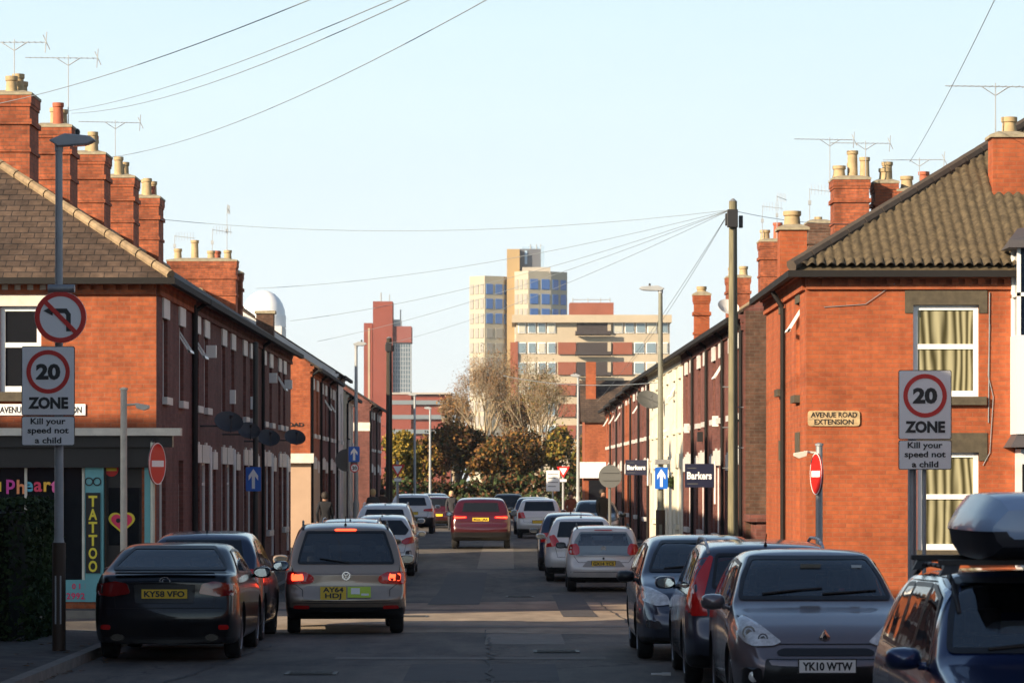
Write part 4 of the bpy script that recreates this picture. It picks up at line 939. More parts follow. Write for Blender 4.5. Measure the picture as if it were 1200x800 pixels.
# ================================================================== trees
BARK = mat('bark', (.09, .065, .04), .95, noise=.3, ns=3); BARKP = mat('pale_bark', (.30, .235, .15), .9, noise=.3, ns=3)
def leafmat(name, c, var=.5):
    m = mat(name, c, .7, noise=var, ns=.8, spec=.2); return m
def tree(name, label, x, y, h, r, trunk=.22, leaf=None, n=3000, ls=.16, bark=BARK, twig=True, base=.25, seed=1, group=None, depth=5, leafy=1., zc=.55, up=.5, taper=.58):
    rnd = random.Random(seed); R = thing(name, label, 'tree', (x, y, gz(y)), 0, group)
    mb = MB(); tips = []
    def grow(p, d, L, rad, lv):
        q = p; segs = 3
        for s_ in range(segs):
            d = (d + Vector((rnd.uniform(-.16, .16), rnd.uniform(-.16, .16), rnd.uniform(-.05, .12)))).normalized()
            e = q + d * L / segs; r1 = rad * (1 - .12 * (s_ + 1)); mb.tube(q, e, rad * (1 - .12 * s_), r1, n=6 if lv < 2 else 4, cap=False); q = e
            if lv >= 2: tips.append((q, lv))
        if lv >= depth: return
        k = rnd.choice([2, 3, 3]) if lv else 4
        for j in range(k):
            a = 2 * pi * (j + rnd.random() * .7) / k; sp = rnd.uniform(.35, .85) if taper < .6 else rnd.uniform(.35, .8)
            side = d.orthogonal().normalized(); side = Matrix.Rotation(a, 3, d) @ side
            nd = (d * cos(sp) + side * sin(sp) + Vector((0, 0, up * .35))).normalized()
            grow(q, nd, L * rnd.uniform(.62, .85), rad * taper, lv + 1)
    grow(Vector((0, 0, -.3)), Vector((0, 0, 1)), h * base + .3, trunk, 0)
    zs = max(p.z for p, _ in tips); sc = h / zs
    rx_ = max(abs(p.x) for p, _ in tips); k = r / rx_
    mb.v = [(vx * (1 + (k * 1 - 1) * min(1, max(0, vz / (h * base)))), vy * (1 + (k - 1) * min(1, max(0, vz / (h * base)))), vz * sc) for vx, vy, vz in mb.v]
    mb.build('trunk', bark, R, smooth=2, fix=False)
    if leaf:
        T = [(p, lv) for p, lv in tips if lv >= 2]; vs = []; fs = []; ms = []
        for i in range(n):
            p, lv = rnd.choice(T); kk = 1 + (k - 1) * min(1, max(0, p.z / (h * base)))
            c = Vector((p.x * kk, p.y * kk, p.z * sc)) + Vector([rnd.gauss(0, .32 * r / 3) for _ in range(3)])
            a = Vector([rnd.gauss(0, 1) for _ in range(3)]).normalized() * ls * rnd.uniform(.5, 1.3); b = a.orthogonal().normalized() * a.length * .7
            b = Matrix.Rotation(rnd.uniform(0, 6.3), 3, a.normalized()) @ b
            o = len(vs); vs += [tuple(c - a), tuple(c - b), tuple(c + a), tuple(c + b)]; fs.append((o, o + 1, o + 2, o + 3)); ms.append(rnd.choice(range(len(leaf))))
        q = MB(); q.v = vs; q.f = fs; q.m = ms; q.build('crown', leaf, R, fix=False)
    return R
LY = leafmat('yellow_leaves', (.28, .19, .03)); LY2 = leafmat('yellow_green_leaves', (.13, .12, .025)); LO = leafmat('orange_leaves', (.19, .095, .022)); LB = leafmat('russet_leaves', (.11, .052, .022)); LG = leafmat('dark_green_leaves', (.032, .036, .012)); LT = leafmat('tan_leaves', (.24, .145, .085))
TG = 'autumn trees at the end of the street'
def tr(px, py_top, d, rpx, *a, **k):
    p = at(px, py_top, d); return tree(a[0], a[1], p.x, d, p.z, rpx * d / FPX, group=TG, **k)
tr(474, 506, 205, 24, 'yellow_tree', 'bright yellow autumn tree below the red tower', leaf=[LY, LY, LY2], n=10000, ls=.12, seed=3, base=.15, trunk=.16)
tr(503, 512, 215, 26, 'autumn_tree', 'yellow brown autumn tree right of the bright yellow one', leaf=[LO, LY, LB, LG], n=6200, ls=.115, seed=4, base=.15, trunk=.16)
tr(537, 496, 210, 42, 'autumn_tree', 'broad russet brown tree behind the red car', leaf=[LB, LB, LO, LG], n=10540, ls=.115, seed=5, base=.12, trunk=.2)
tr(583, 508, 202, 32, 'autumn_tree', 'dark russet tree under the pale bare trees', leaf=[LB, LG, LO], n=8060, ls=.115, seed=6, base=.12, trunk=.2)
tr(622, 505, 207, 34, 'autumn_tree', 'dense orange brown tree left of the white notice sign', leaf=[LB, LO, LG], n=9300, ls=.115, seed=7, base=.1, trunk=.2)
tr(655, 500, 215, 26, 'autumn_tree', 'yellow green tree behind the give way sign on the right', leaf=[LY2, LG, LY, LO], n=6820, ls=.115, seed=8, base=.12, trunk=.2)
tr(686, 512, 208, 22, 'autumn_tree', 'orange and green tree beside the far lamp column on the right', leaf=[LY2, LO, LG], n=5580, ls=.115, seed=9, base=.12, trunk=.2)
tr(568, 402, 225, 46, 'bare_tree', 'tall pale bare tree in front of the concrete tower', leaf=[LT, LO], n=7500, ls=.045, bark=BARKP, seed=21, base=.22, trunk=.30, depth=7, taper=.61, up=.5)
tr(636, 414, 222, 52, 'bare_tree', 'tall pale bare tree in front of the flats', leaf=[LT, LO, LY2], n=7500, ls=.045, bark=BARKP, seed=32, base=.2, trunk=.30, depth=7, taper=.61, up=.5)
tr(600, 452, 228, 34, 'bare_tree', 'smaller pale bare tree between the two tall ones', leaf=[LT, LB], n=3600, ls=.08, bark=BARKP, seed=14, base=.2, trunk=.26, depth=6, taper=.66, up=1.0)
tr(530, 458, 235, 26, 'bare_tree', 'thin bare tree right of the brick office block', leaf=[LT, LO], n=2600, ls=.08, bark=BARKP, seed=15, base=.2, trunk=.22, depth=7, taper=.64, up=1.2)
def foliage_block(name, label, cat, x0, x1, y0, y1, z0, z1, n, ls, mats, kind=None, rough=.12, core=None):
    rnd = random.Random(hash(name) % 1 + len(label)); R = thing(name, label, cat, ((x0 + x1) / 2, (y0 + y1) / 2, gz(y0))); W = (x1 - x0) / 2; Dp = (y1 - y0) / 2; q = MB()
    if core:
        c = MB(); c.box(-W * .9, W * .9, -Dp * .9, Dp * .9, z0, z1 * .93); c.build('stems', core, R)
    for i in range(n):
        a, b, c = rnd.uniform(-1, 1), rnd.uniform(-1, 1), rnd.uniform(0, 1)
        f = rnd.random()
        if f < .4: b = rnd.choice([-1, 1])
        elif f < .7: a = rnd.choice([-1, 1])
        else: c = 1
        bump = rough * (sin(a * 7 + 1) + sin(c * 9 + b * 3) + rnd.gauss(0, .7))
        p = Vector((a * (W + bump), b * (Dp + bump), z0 + c * (z1 - z0) + bump * .6 * c))
        u = Vector([rnd.gauss(0, 1) for _ in range(3)]).normalized() * ls * rnd.uniform(.5, 1.3); v = Matrix.Rotation(rnd.uniform(0, 6.3), 3, u.normalized()) @ (u.orthogonal().normalized() * u.length * .6)
        q.add([p - u, p - v, p + u, p + v], [(0, 1, 2, 3)], rnd.randrange(len(mats)))
    q.build('foliage', mats, R, fix=False); return R
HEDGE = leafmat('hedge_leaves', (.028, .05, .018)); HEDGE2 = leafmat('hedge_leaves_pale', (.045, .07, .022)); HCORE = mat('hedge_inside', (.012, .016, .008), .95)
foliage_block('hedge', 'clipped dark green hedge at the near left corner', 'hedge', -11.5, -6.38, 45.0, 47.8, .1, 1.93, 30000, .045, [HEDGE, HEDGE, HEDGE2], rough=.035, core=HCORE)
foliage_block('shrub_bank', 'dark shrubs across the end of the street', 'shrubs', -12, 14, 200, 202.5, 0, 1.9, 18000, .16, [LG, LB, HEDGE2], rough=.4)

# ================================================================== street furniture
ROTZ = (radians(90), 0, 0)
def lamp_column(label, px, d, topy, headdir=1, headlen=.9, m=LAMPC, r0=.085, r1=.05, x=None, basedark=0, armh=0, cat='street lamp'):
    p = at(px, topy, d); X = p.x if x is None else x; g = gz(d) + .1
    R = thing('street_lamp', label, cat, (X, d, g)); H = p.z - g
    q = MB(); q.tube((0, 0, 0), (0, 0, 1.3), r0 * 1.35, r0 * 1.35, 12); q.tube((0, 0, 1.3), (0, 0, 1.42), r0 * 1.35, r0, 12); q.tube((0, 0, 1.42), (0, 0, H - .12), r0, r1, 12)
    q.build('column', m, R, smooth=True)
    if basedark: q = MB(); q.tube((0, 0, -.02), (0, 0, 1.36), r0 * 1.36 + .006, n=14); q.build('painted_base', mat('brown_base_paint', (.05, .032, .02), .6), R, smooth=True)
    q = MB(); s = headdir
    q.tube((0, 0, H - .14), (0, 0, H + .02), r1 * 1.25, n=10)
    if armh: q.tube((0, 0, H - .05), (s * headlen * .45, 0, H + .05), .035, n=8)
    x0 = s * (headlen * .35 if armh else -.12); x1 = s * headlen
    zz = H + (.05 if armh else 0)
    poly = [(x0, zz + .0), (x0 + s * .12, zz - .075), (x1 - s * .1, zz - .05), (x1, zz + .0), (x1 - s * .06, zz + .055), (x0 + s * .2, zz + .085)]
    q.prism(poly, lambda a, b, t: (a, t, b), -.1, .1); q.build('lantern', LAMPC, R, bevel=.015)
    q = MB(); q.prism([(x0 + s * .3, zz - .073), (x1 - s * .12, zz - .06), (x1 - s * .14, zz - .045), (x0 + s * .3, zz - .05)], lambda a, b, t: (a, t, b), -.07, .07); q.build('lens', mat('lamp_lens', (.5, .5, .48), .2), R)
    q = MB(); q.lathe([(.03, 0), (.03, .06), (.01, .08)], (s * (headlen * .5), 0, zz + .07), 8); q.build('photocell', BLACK, R)
    q = MB(); q.box(-.04, .04, -r0 * 1.4, -r0 * 1.3, .35, .95); q.build('access_door', m, R)
    return R, H, g
# near left lamp column with the signs
L1r, H, g = lamp_column('tall grey lamp column with two road signs at the near left kerb', 68, 42.5, 165, 1, .46, x=-5.62, r0=.058, r1=.044, basedark=1)
def roundel(name, label, X, Y, Z, r, kind, yaw=0, post=None):
    R = thing(name, label, 'road sign', (X, Y, Z), yaw)
    q = MB(); q.prism(disc_poly(r, 44), lambda a, b, t: (a, t, b), -.012, .0); q.build('plate', SWHITE if kind != 'no_entry' else SRED, R)
    q = MB(); q.prism(disc_poly(r * .985, 44), lambda a, b, t: (a, t, b), .002, .02); q.build('backing', SGREY, R)
    f = lambda a, b, t: (a, t, b)
    if kind == 'no_left':
        q = MB(); ring(q, r * .80, r * .99, -.018, -.0125, f); a = radians(45)
        w = r * .085; L = r * .84
        q.prism([(-L * cos(a) - w * sin(a), L * sin(a) - w * cos(a)), (-L * cos(a) + w * sin(a), L * sin(a) + w * cos(a)), (L * cos(a) + w * sin(a), -L * sin(a) + w * cos(a)), (L * cos(a) - w * sin(a), -L * sin(a) - w * cos(a))], f, -.024, -.0185)
        q.build('red_ring', SRED, R)
        q = MB(); s = r
        q.prism([(.22 * s, -.55 * s), (.40 * s, -.55 * s), (.40 * s, .12 * s), (.24 * s, .33 * s), (-.30 * s, .33 * s), (-.30 * s, .43 * s), (-.66 * s, .24 * s), (-.30 * s, .05 * s), (-.30 * s, .15 * s), (.16 * s, .15 * s), (.22 * s, .08 * s)], f, -.0175, -.013); q.build('arrow', SBLACK, R)
    elif kind == 'no_entry':
        q = MB(); q.prism([(-r * .72, -r * .15), (r * .72, -r * .15), (r * .72, r * .15), (-r * .72, r * .15)], f, -.018, -.0125); q.build('white_bar', SWHITE, R)
        q = MB(); ring(q, r * .96, r * 1.0, -.016, -.0125, f); q.build('white_rim', SWHITE, R)
    elif kind == 'twenty':
        q = MB(); ring(q, r * .78, r * .99, -.018, -.0125, f); q.build('red_ring', SRED, R)
        text_ob('number', '20', r * 1.0, SBLACK, R, (0, -.016, 0), ROTZ, bold=r * .03)
    return R
ys_ = 42.5 - .12
p = at(71, 371.5, ys_); roundel('turn_ban_sign', 'round no left turn sign above the left 20 zone sign', p.x, p.y, p.z, .322, 'no_left')
q = MB(); SB = thing('sign_bracket', 'grey cylindrical sign light bracket above the no left turn sign', 'sign bracket', at(72, 338, ys_)); q.tube((-.165, 0, 0), (.165, 0, 0), .05, n=12); q.tube((0, 0, 0), (0, .1, 0), .03, n=8); q.build('housing', STEEL, SB, smooth=True)
def zone_sign(label, px, d, posts, cy=463.5):
    c = at(px, cy, d); W = .33; R = thing('speed_zone_sign', label, 'road sign', (c.x, d, c.z)); k = d / FPX
    f = lambda a, b, t: (a, t, b); yt = 58 * k; ym = -23.5 * k; yb = -58.5 * k
    for nm, z0, z1, yo in (('upper_plate', ym + .004, yt, 0), ('lower_plate', yb, ym - .004, -.004)):
        q = MB(); q.prism(rpoly([(-W, z0), (W, z0), (W, z1), (-W, z1)], .03), f, yo, yo + .012); b = q.build(nm, SBLACK, R)
        q = MB(); q.prism(rpoly([(-W + .009, z0 + .009), (W - .009, z0 + .009), (W - .009, z1 - .009), (-W + .009, z1 - .009)], .024), f, yo - .003, yo - .001); q.build('face', SWHITE, b)
    ring_z = 28 * k; r = 25.5 * k
    q = MB(); ring(q, r * .80, r, -.01, -.004, lambda a, b, t: (a, t, b + ring_z)); q.build('red_ring', SRED, R)
    text_ob('number', '20', r * .92, SBLACK, R, (0, -.007, ring_z), ROTZ, bold=.012, width=r * 1.12)
    text_ob('lettering', 'ZONE', .185, SBLACK, R, (0, -.007, -8.5 * k), ROTZ, bold=.009, width=47 * k)
    for i, (t, w) in enumerate((('Kill your', 41), ('speed not', 48), ('a child', 31))):
        text_ob('lettering', t, .102, SBLACK, R, (0, -.011, (-30.8 - 10.7 * i) * k), ROTZ, bold=.0025, width=w * k)
    q = MB(); q.box(-.25, .25, .014, .05, yt - .25, yt - .2); q.box(-.25, .25, .014, .05, yb + .2, yb + .25)
    for pp in posts:
        x = (pp - px) * k; q.box(x - .06, x + .06, .014, .09, yt - .27, yt - .18)
    q.build('clamps', STEEL, R)
    return R
zone_sign('left 20 zone sign with Kill your speed not a child, under the round sign', 56.5, 42.3, [68])
p2 = at(57, 400, 42.36)
q = MB(); q.box(.02, .32, 0, .01, 0, 0); 
zone_sign('right 20 zone sign with Kill your speed not a child, on two posts', 1084, 42.4, [1070, 1084], 491.5)
for px, lb, rr_, yy in ((1069, 'thick grey steel post carrying the right 20 zone sign', .055, 42.56), (1083, 'thin darker post beside the thick post of the right 20 zone sign', .026, 42.5)):
    p = at(px, 445 if rr_ > .05 else 545, yy); R = thing('sign_post', lb, 'post', (p.x, yy, .1)); q = MB(); q.tube((0, 0, 0), (0, 0, p.z - .1), rr_, n=12); q.tube((0, 0, 0), (0, 0, .05), rr_ * 1.6, n=12); q.build('post', STEEL if rr_ > .05 else LAMPC, R, smooth=True)
    q = MB(); q.lathe([(rr_ * 1.1, 0), (rr_ * 1.1, .03), (.01, .05)], (0, 0, p.z - .1), 12); q.build('cap', BLACK, R)
# posts and no entry signs on the far corners
def sign_light_post(label, px, d, topy, armx, army, m=STEEL):
    p = at(px, topy, d); g = .1 + gz(d); R = thing('sign_light_post', label, 'post', (p.x, d, g)); H = p.z - g
    q = MB(); q.tube((0, 0, 0), (0, 0, H), .062, .055, n=12); q.build('post', m, R, smooth=True)
    q = MB(); q.lathe([(.07, 0), (.07, .03), (.02, .05)], (0, 0, H), 12); q.build('cap', m, R)
    ax = (armx - px) / FPX * d; az = (topy - army) / FPX * d + H
    q = MB(); q.tube((0, 0, az + .02), (ax * .6, 0, az + .04), .02, n=8); s = 1 if ax > 0 else -1
    q.prism([(ax * .45, az + .06), (ax, az + .02), (ax, az - .03), (ax * .8, az - .07), (ax * .5, az - .03)], lambda a, b, t: (a, t, b), -.06, .06); q.build('sign_light', mat('dull_white_lantern', (.5, .48, .42), .5), R, bevel=.01)
sign_light_post('pale post with a small sign light in front of the tattoo shop', 145, 57.9, 457, 175, 476, mat('pale_post', (.45, .42, .36), .6, noise=.15))
def post(label, px, d, topy, r=.04, m=STEEL, g0=.1):
    p = at(px, topy, d); g = g0 + gz(d); R = thing('sign_post', label, 'post', (p.x, d, g)); q = MB(); q.tube((0, 0, 0), (0, 0, p.z - g), r, n=12); q.build('post', m, R, smooth=True); q = MB(); q.lathe([(r * 1.1, 0), (r * 1.1, .03), (.01, .05)], (0, 0, p.z - g), 12); q.build('cap', BLACK, R); return R
post('post carrying the no entry sign by the tattoo shop corner', 179, 59.0, 518, .04, mat('pale_post_b', (.5, .5, .42), .5, noise=.1))
p = at(184, 543, 58.9); roundel('no_entry_sign', 'no entry sign turned edgewise beside the tattoo shop', p.x, p.y, p.z, .36, 'no_entry', radians(73))
sign_light_post('sign light post in front of the orange brick corner house', 960, 55.15, 522, 930, 532)
p = at(957, 555, 55.0); roundel('no_entry_sign', 'no entry sign turned edgewise in front of the orange brick corner house', p.x, p.y, p.z, .335, 'no_entry', radians(-79))
def arrow_sign(label, px, py, d, w, h):
    p = at(px, py, d); R = thing('one_way_sign', label, 'road sign', p); f = lambda a, b, t: (a, t, b)
    q = MB(); q.prism(rpoly([(-w / 2, -h / 2), (w / 2, -h / 2), (w / 2, h / 2), (-w / 2, h / 2)], .03), f, -.012, 0); q.build('plate', SBLUE, R)
    q = MB(); s = w / 2; q.prism([(-.22 * s, -.62 * h), (.22 * s, -.62 * h), (.22 * s, .1 * h), (.72 * s, -.1 * h), (.72 * s, .12 * h), (0, .40 * h), (-.72 * s, .12 * h), (-.72 * s, -.1 * h), (-.22 * s, .1 * h)] if 0 else [(-.2 * s, -.40 * h), (.2 * s, -.40 * h), (.2 * s, .12 * h), (.62 * s, -.06 * h), (.62 * s, .14 * h), (0, .42 * h), (-.62 * s, .14 * h), (-.62 * s, -.06 * h), (-.2 * s, .12 * h)], f, -.02, -.0125); q.build('arrow', SWHITE, R)
    q = MB(); q.box(-.05, .05, .002, .06, h * .2, h * .26); q.box(-.05, .05, .002, .06, -h * .26, -h * .2); q.build('clamps', STEEL, R); return R
post('thin dark column in front of the left terrace, carrying a blue one way sign', 299.5, 76.2, 403, .06, DCOL)
arrow_sign('blue one way arrow sign on a dark column before the left terrace', 297, 561, 76.05, .34, .54)
lamp_column('lamp column on the right pavement carrying a blue arrow sign', 774, 98, 338, -1, .62, m=mat('greenish_column', (.17, .175, .14), .6, noise=.15), r0=.095, r1=.06, basedark=1)
arrow_sign('blue one way arrow sign on the right lamp column', 775, 560, 97.85, .37, .62)
SB = thing('sign_bracket', 'pale sign light housing above the right blue arrow sign', 'sign bracket', at(776, 541, 97.8)); q = MB(); q.box(-.22, .22, -.05, .05, -.07, .07); q.build('housing', STEEL, SB, bevel=.02)
lamp_column('far lamp column on the left with its lantern pointing right', 417.5, 118, 403, 1, .38, m=LAMPC, r0=.08, r1=.05, x=-5.33)
post('grey post carrying the grey disc sign on the left', 409, 112, 515, .045, LAMPC)
arrow_sign('small blue arrow sign by the far left lamp column', 415, 532, 111.6, .36, .5)
p = at(415.5, 548, 111.6); roundel('speed_limit_sign', 'small 20 roundel below the blue arrow sign on the left', p.x, p.y, p.z, .15, 'twenty')
def disc_back(label, px, py, d, r):
    p = at(px, py, d); R = thing('round_sign', label, 'road sign', p); q = MB(); q.prism(disc_poly(r, 36), lambda a, b, t: (a, t, b), 0, .012); q.build('plate', SGREY, R); q = MB(); q.box(-r * .7, r * .7, -.03, -.001, r * .3, r * .36); q.box(-r * .7, r * .7, -.03, -.001, -r * .36, -r * .3); q.build('rails', SGREY, R)
disc_back('grey back of a round sign behind the far left arrow sign', 406, 539, 112.2, .37)
disc_back('grey back of a round sign beside the far estate agent board', 715, 558, 110, .37)
post('grey post holding the grey disc sign on the right', 714.5, 110.1, 545, .05, SGREY)
def giveway(label, px, py, d, w):
    p = at(px, py, d); R = thing('give_way_sign', label, 'road sign', p); f = lambda a, b, t: (a, t, b); h = w * .87
    T = lambda s: rpoly([(-w / 2 * s, h / 3 * s), (w / 2 * s, h / 3 * s), (0, -2 * h / 3 * s)][::-1], .06 * s)
    q = MB(); q.prism(T(1), f, -.012, 0); q.build('plate', SRED, R); q = MB(); q.prism(T(.6), f, -.02, -.0125); q.build('face', SWHITE, R)
    q = MB(); q.box(-.15, .15, -.01, .0, -h * .95, -h * .72); q.build('supplementary_plate', SWHITE, R)
giveway('give way sign on the far left', 466, 549, 140, .62); post('post of the far left give way sign', 466, 140.1, 540, .05, LAMPC)
giveway('give way sign on the far right', 660, 551, 150, .6); post('post of the far right give way sign', 660, 150.1, 545, .05, LAMPC)
R = thing('notice_sign', 'white rectangular notice sign on a post at the far right', 'road sign', at(648, 563, 148)); q = MB(); q.box(-.29, .29, -.01, 0, -.45, .45); q.build('plate', SWHITE, R)
for k in range(4): q = MB(); q.box(-.22, .22 - .1 * (k % 2), -.016, -.011, .28 - k * .18, .31 - k * .18); q.build('text_line', SGREY, R)
post('post of the white notice sign', 648, 148.1, 548, .04, LAMPC)
lamp_column('thin distant lamp column left of the brown trees', 486, 170, 462, -1, .35, x=at(486, 500, 170).x, r0=.07, r1=.05)
lamp_column('thin distant lamp column right of the other one on the left', 504, 190, 478, -1, .35, x=at(504, 500, 190).x, r0=.07, r1=.05)
lamp_column('distant lamp column beside the far right brick shop', 677.5, 150, 440, -1, .35, x=at(677.5, 500, 150).x, r0=.08, r1=.05)
def pole(label, px, d, topy, m, box=True, r=.115):
    p = at(px, topy, d); g = gz(d) + .1; R = thing('telegraph_pole', label, 'telegraph pole', (p.x, d, g)); H = p.z - g
    q = MB(); q.tube((0, 0, -.1), (0, 0, H), r, r * .72, n=14); q.build('pole', m, R, smooth=True)
    q = MB(); q.box(-.13, .09, -.2, -.09, H - .55, H - .18); q.box(.12, .2, -.1, .05, H - .55, H - .3); q.box(-.16, -.1, -.06, .1, H - .5, H - .25); q.build('distribution_box', BLACK, R, bevel=.01)
    q = MB(); q.tube((0, 0, H), (0, 0, H + .06), r * .75, .02, n=12); q.build('cap', STEEL, R)
    q = MB()
    for k in range(5):
        s = 1 if k % 2 else -1; q = MB(); q.tube((s * r * .6, 0, 2.6 + k * .42), (s * r * 1.9, 0, 2.6 + k * .42), .012, n=5); q.build('step', STEEL, R)
    q = MB(); q.tube((.02, -r - .01, .1), (.02, -r * .8 - .01, H - .5), .022, n=5); q.build('cable_guard', DCOL, R)
    return R
pole('tall timber telegraph pole in front of the right terrace', 859, 70.8, 236, WOODP)
pole('dark telegraph pole far down the left pavement', 456, 138, 396, WOODD, r=.15)
def board(label, px, py, d, w, h, sub):
    p = at(px, py, d); R = thing('estate_agent_board', label, 'sign board', p)
    q = MB(); q.box(-w / 2, w / 2, -.03, 0, -h / 2, h / 2); q.build('panel', NAVY, R); text_ob('lettering', 'Barkers', h * .42, SWHITE, R, (0, -.033, 0), ROTZ, bold=.008, width=w * .86)
    q = MB(); q.box(-w * .42, -w * .1, -.034, -.031, h * .3, h * .33); q.box(-w * .42, -w * .05, -.034, -.031, -h * .36, -h * .33); q.build('small_print', SGREY, R)
    q = MB(); q.tube((w / 2 + .03, 0, -h * 1.2), (w / 2 + .03, 0, h * .6), .025, n=6); q.build('post', PVC, R)
board('nearer navy estate agent board lettered Barkers', 819.5, 557, 79.5, .67, .55, 1)
board('farther navy estate agent board lettered Barkers', 745.5, 547.5, 113, .71, .5, 1)
R = thing('hanging_basket', 'small hanging basket on the cream house', 'plant basket', at(790, 566, 100)); q = MB(); q.lathe([(.03, -.2), (.14, -.1), (.18, 0)], n=10); q.build('basket', BLACK, R)
q = MB()
for i in range(260):
    a = Vector([random.gauss(0, .11), random.gauss(0, .11), random.gauss(.03, .08)]); u = Vector([random.gauss(0, .03) for _ in range(3)]); v = u.orthogonal().normalized() * u.length; q.add([a - u, a - v, a + u, a + v], [(0, 1, 2, 3)])
q.build('foliage', HEDGE2, R, fix=False)
def bin_(label, px, d):
    R = thing('wheelie_bin', label, 'bin', (at(px, 600, d).x, d, gz(d) + .12)); q = MB()
    q.add([(-.22, -.25, .05), (.22, -.25, .05), (.22, .25, .05), (-.22, .25, .05), (-.29, -.33, .98), (.29, -.33, .98), (.29, .33, .98), (-.29, .33, .98)], [(0, 3, 2, 1), (4, 5, 6, 7), (0, 1, 5, 4), (1, 2, 6, 5), (2, 3, 7, 6), (3, 0, 4, 7)]); q.build('bin_body', BLACK, R, bevel=.03)
    q = MB(); q.box(-.31, .31, -.36, .36, .985, 1.06); q.build('lid', BLACK, R, bevel=.03)
    for s in (-1, 1): q = MB(); q.lathe([(.1, -.03), (.1, .03)], (s * .24, .25, .1), 12, 'X'); q.build('wheel', BLACK, R)
bin_('black wheelie bin beside the telegraph pole', 826, 74.5); bin_('second black wheelie bin just right of the first', 837, 75.2)
# overhead cables
def cable(label, a, b, sag=.3, r=.011, grp=None):
    a = Vector(a); b = Vector(b); q = MB(); N = 14; pr = None
    for i in range(N + 1):
        t = i / N; p = a.lerp(b, t) - Vector((0, 0, sag * 4 * t * (1 - t)))
        if pr: q.tube(pr, p, r, n=5, cap=False)
        pr = p
    o = q.build('overhead_cable', CABLE, smooth=2); tag(o, label, 'cable', grp)
GC = 'overhead telephone cables'
cable('top overhead cable crossing the upper left sky', at(-25, 126, 60), at(420, -24, 34), .15, .006, GC)
cable('upper of the close pair of cables in the upper left sky', at(80, 130, 80), at(520, -27, 34), .2, .006, GC)
cable('lower of the close pair of cables in the upper left sky', at(84, 133, 80), at(530, -24, 34), .3, .006, GC)
cable('fourth overhead cable, reaching down to the third left chimney', at(124, 185, 80), at(620, -28, 36), .35, .006, GC)
cable('cable crossing the upper right sky to the chimney cluster', at(1066, 190, 82), at(1180, -30, 40), .1, .006, GC)
PT = at(856, 246, 70.8)
for i, (px, py, d, sg, lb) in enumerate([(188, 257, 80, .35, 'almost level cable from the telegraph pole to the left chimneys'), (300, 338, 95, .3, 'cable from the telegraph pole to the left eaves near the white dome'), (340, 376, 96, .3, 'cable from the telegraph pole to the end of the first left row'),
                              (372, 400, 113, .25, 'cable from the telegraph pole to the brick house with pink render'), (456, 402, 138, .3, 'cable joining the two telegraph poles'), (700, 470, 165, .25, 'cable from the telegraph pole down to the far right houses'), (735, 430, 135, .2, 'cable from the telegraph pole along the right eaves'), (1010, 262, 78, .1, 'short cable from the telegraph pole to the right chimneys')]):
    cable(lb, PT, at(px, py, d), sg, .006, GC)
cable('far cable sagging across the street below the flats', at(590, 440, 130), at(772, 448, 98), .2, .012, GC)
# ================================================================== vehicles
RUB = mat('tyre_rubber', (.018, .018, .018), .85, noise=.2, ns=8); RIMM = mat('alloy_rim', (.42, .42, .44), .35, metal=.7)
CGL = mat('car_glass', (.010, .012, .014), .03, spec=.6, bump=.05, ns=1.2); TRIM = mat('black_trim', (.012, .012, .013), .4); WELL = mat('wheel_well', (.008, .008, .008), .95)
TAILR = mat('tail_lamp_red', (.55, .012, .010), .15, coat=.8); TAILD = mat('tail_lamp_dark_red', (.20, .006, .006), .12, coat=.8); TAILW = mat('lamp_clear', (.55, .55, .55), .1, coat=.8); TAILO = mat('lamp_amber', (.6, .22, .03), .15, coat=.5)
LIT = mat('lit_brake_lamp', (.6, .02, .01), .3, emit=(1, .06, .02), es=2.6); LITC = mat('lit_lamp_core', (.8, .2, .1), .3, emit=(1, .25, .08), es=6)
HEADL = mat('headlamp_lens', (.62, .63, .62), .22, metal=.15, coat=1, noise=.35, ns=14); HEADD = mat('headlamp_inner', (.10, .10, .11), .15, metal=.5, coat=1)
CHROME = mat('chrome', (.72, .72, .74), .12, metal=1); PLY = mat('number_plate_yellow', (.78, .52, .03), .45); PLW = mat('number_plate_white', (.78, .78, .76), .45)
SEAM = mat('panel_gap', (.006, .006, .006), .7); LEADM = mat('roof_rail_silver', (.45, .46, .48), .35, metal=.6); DISCM = mat('dash', (.03, .03, .03), .7)
MIRG = mat('mirror_glass', (.35, .4, .42), .03, metal=.9)
def lerpp(P, y):
    if y <= P[0][0]: return P[0][1]
    for (a, za), (b, zb) in zip(P, P[1:]):
        if y <= b: return za + (zb - za) * (y - a) / (b - a)
    return P[-1][1]
class Car: pass
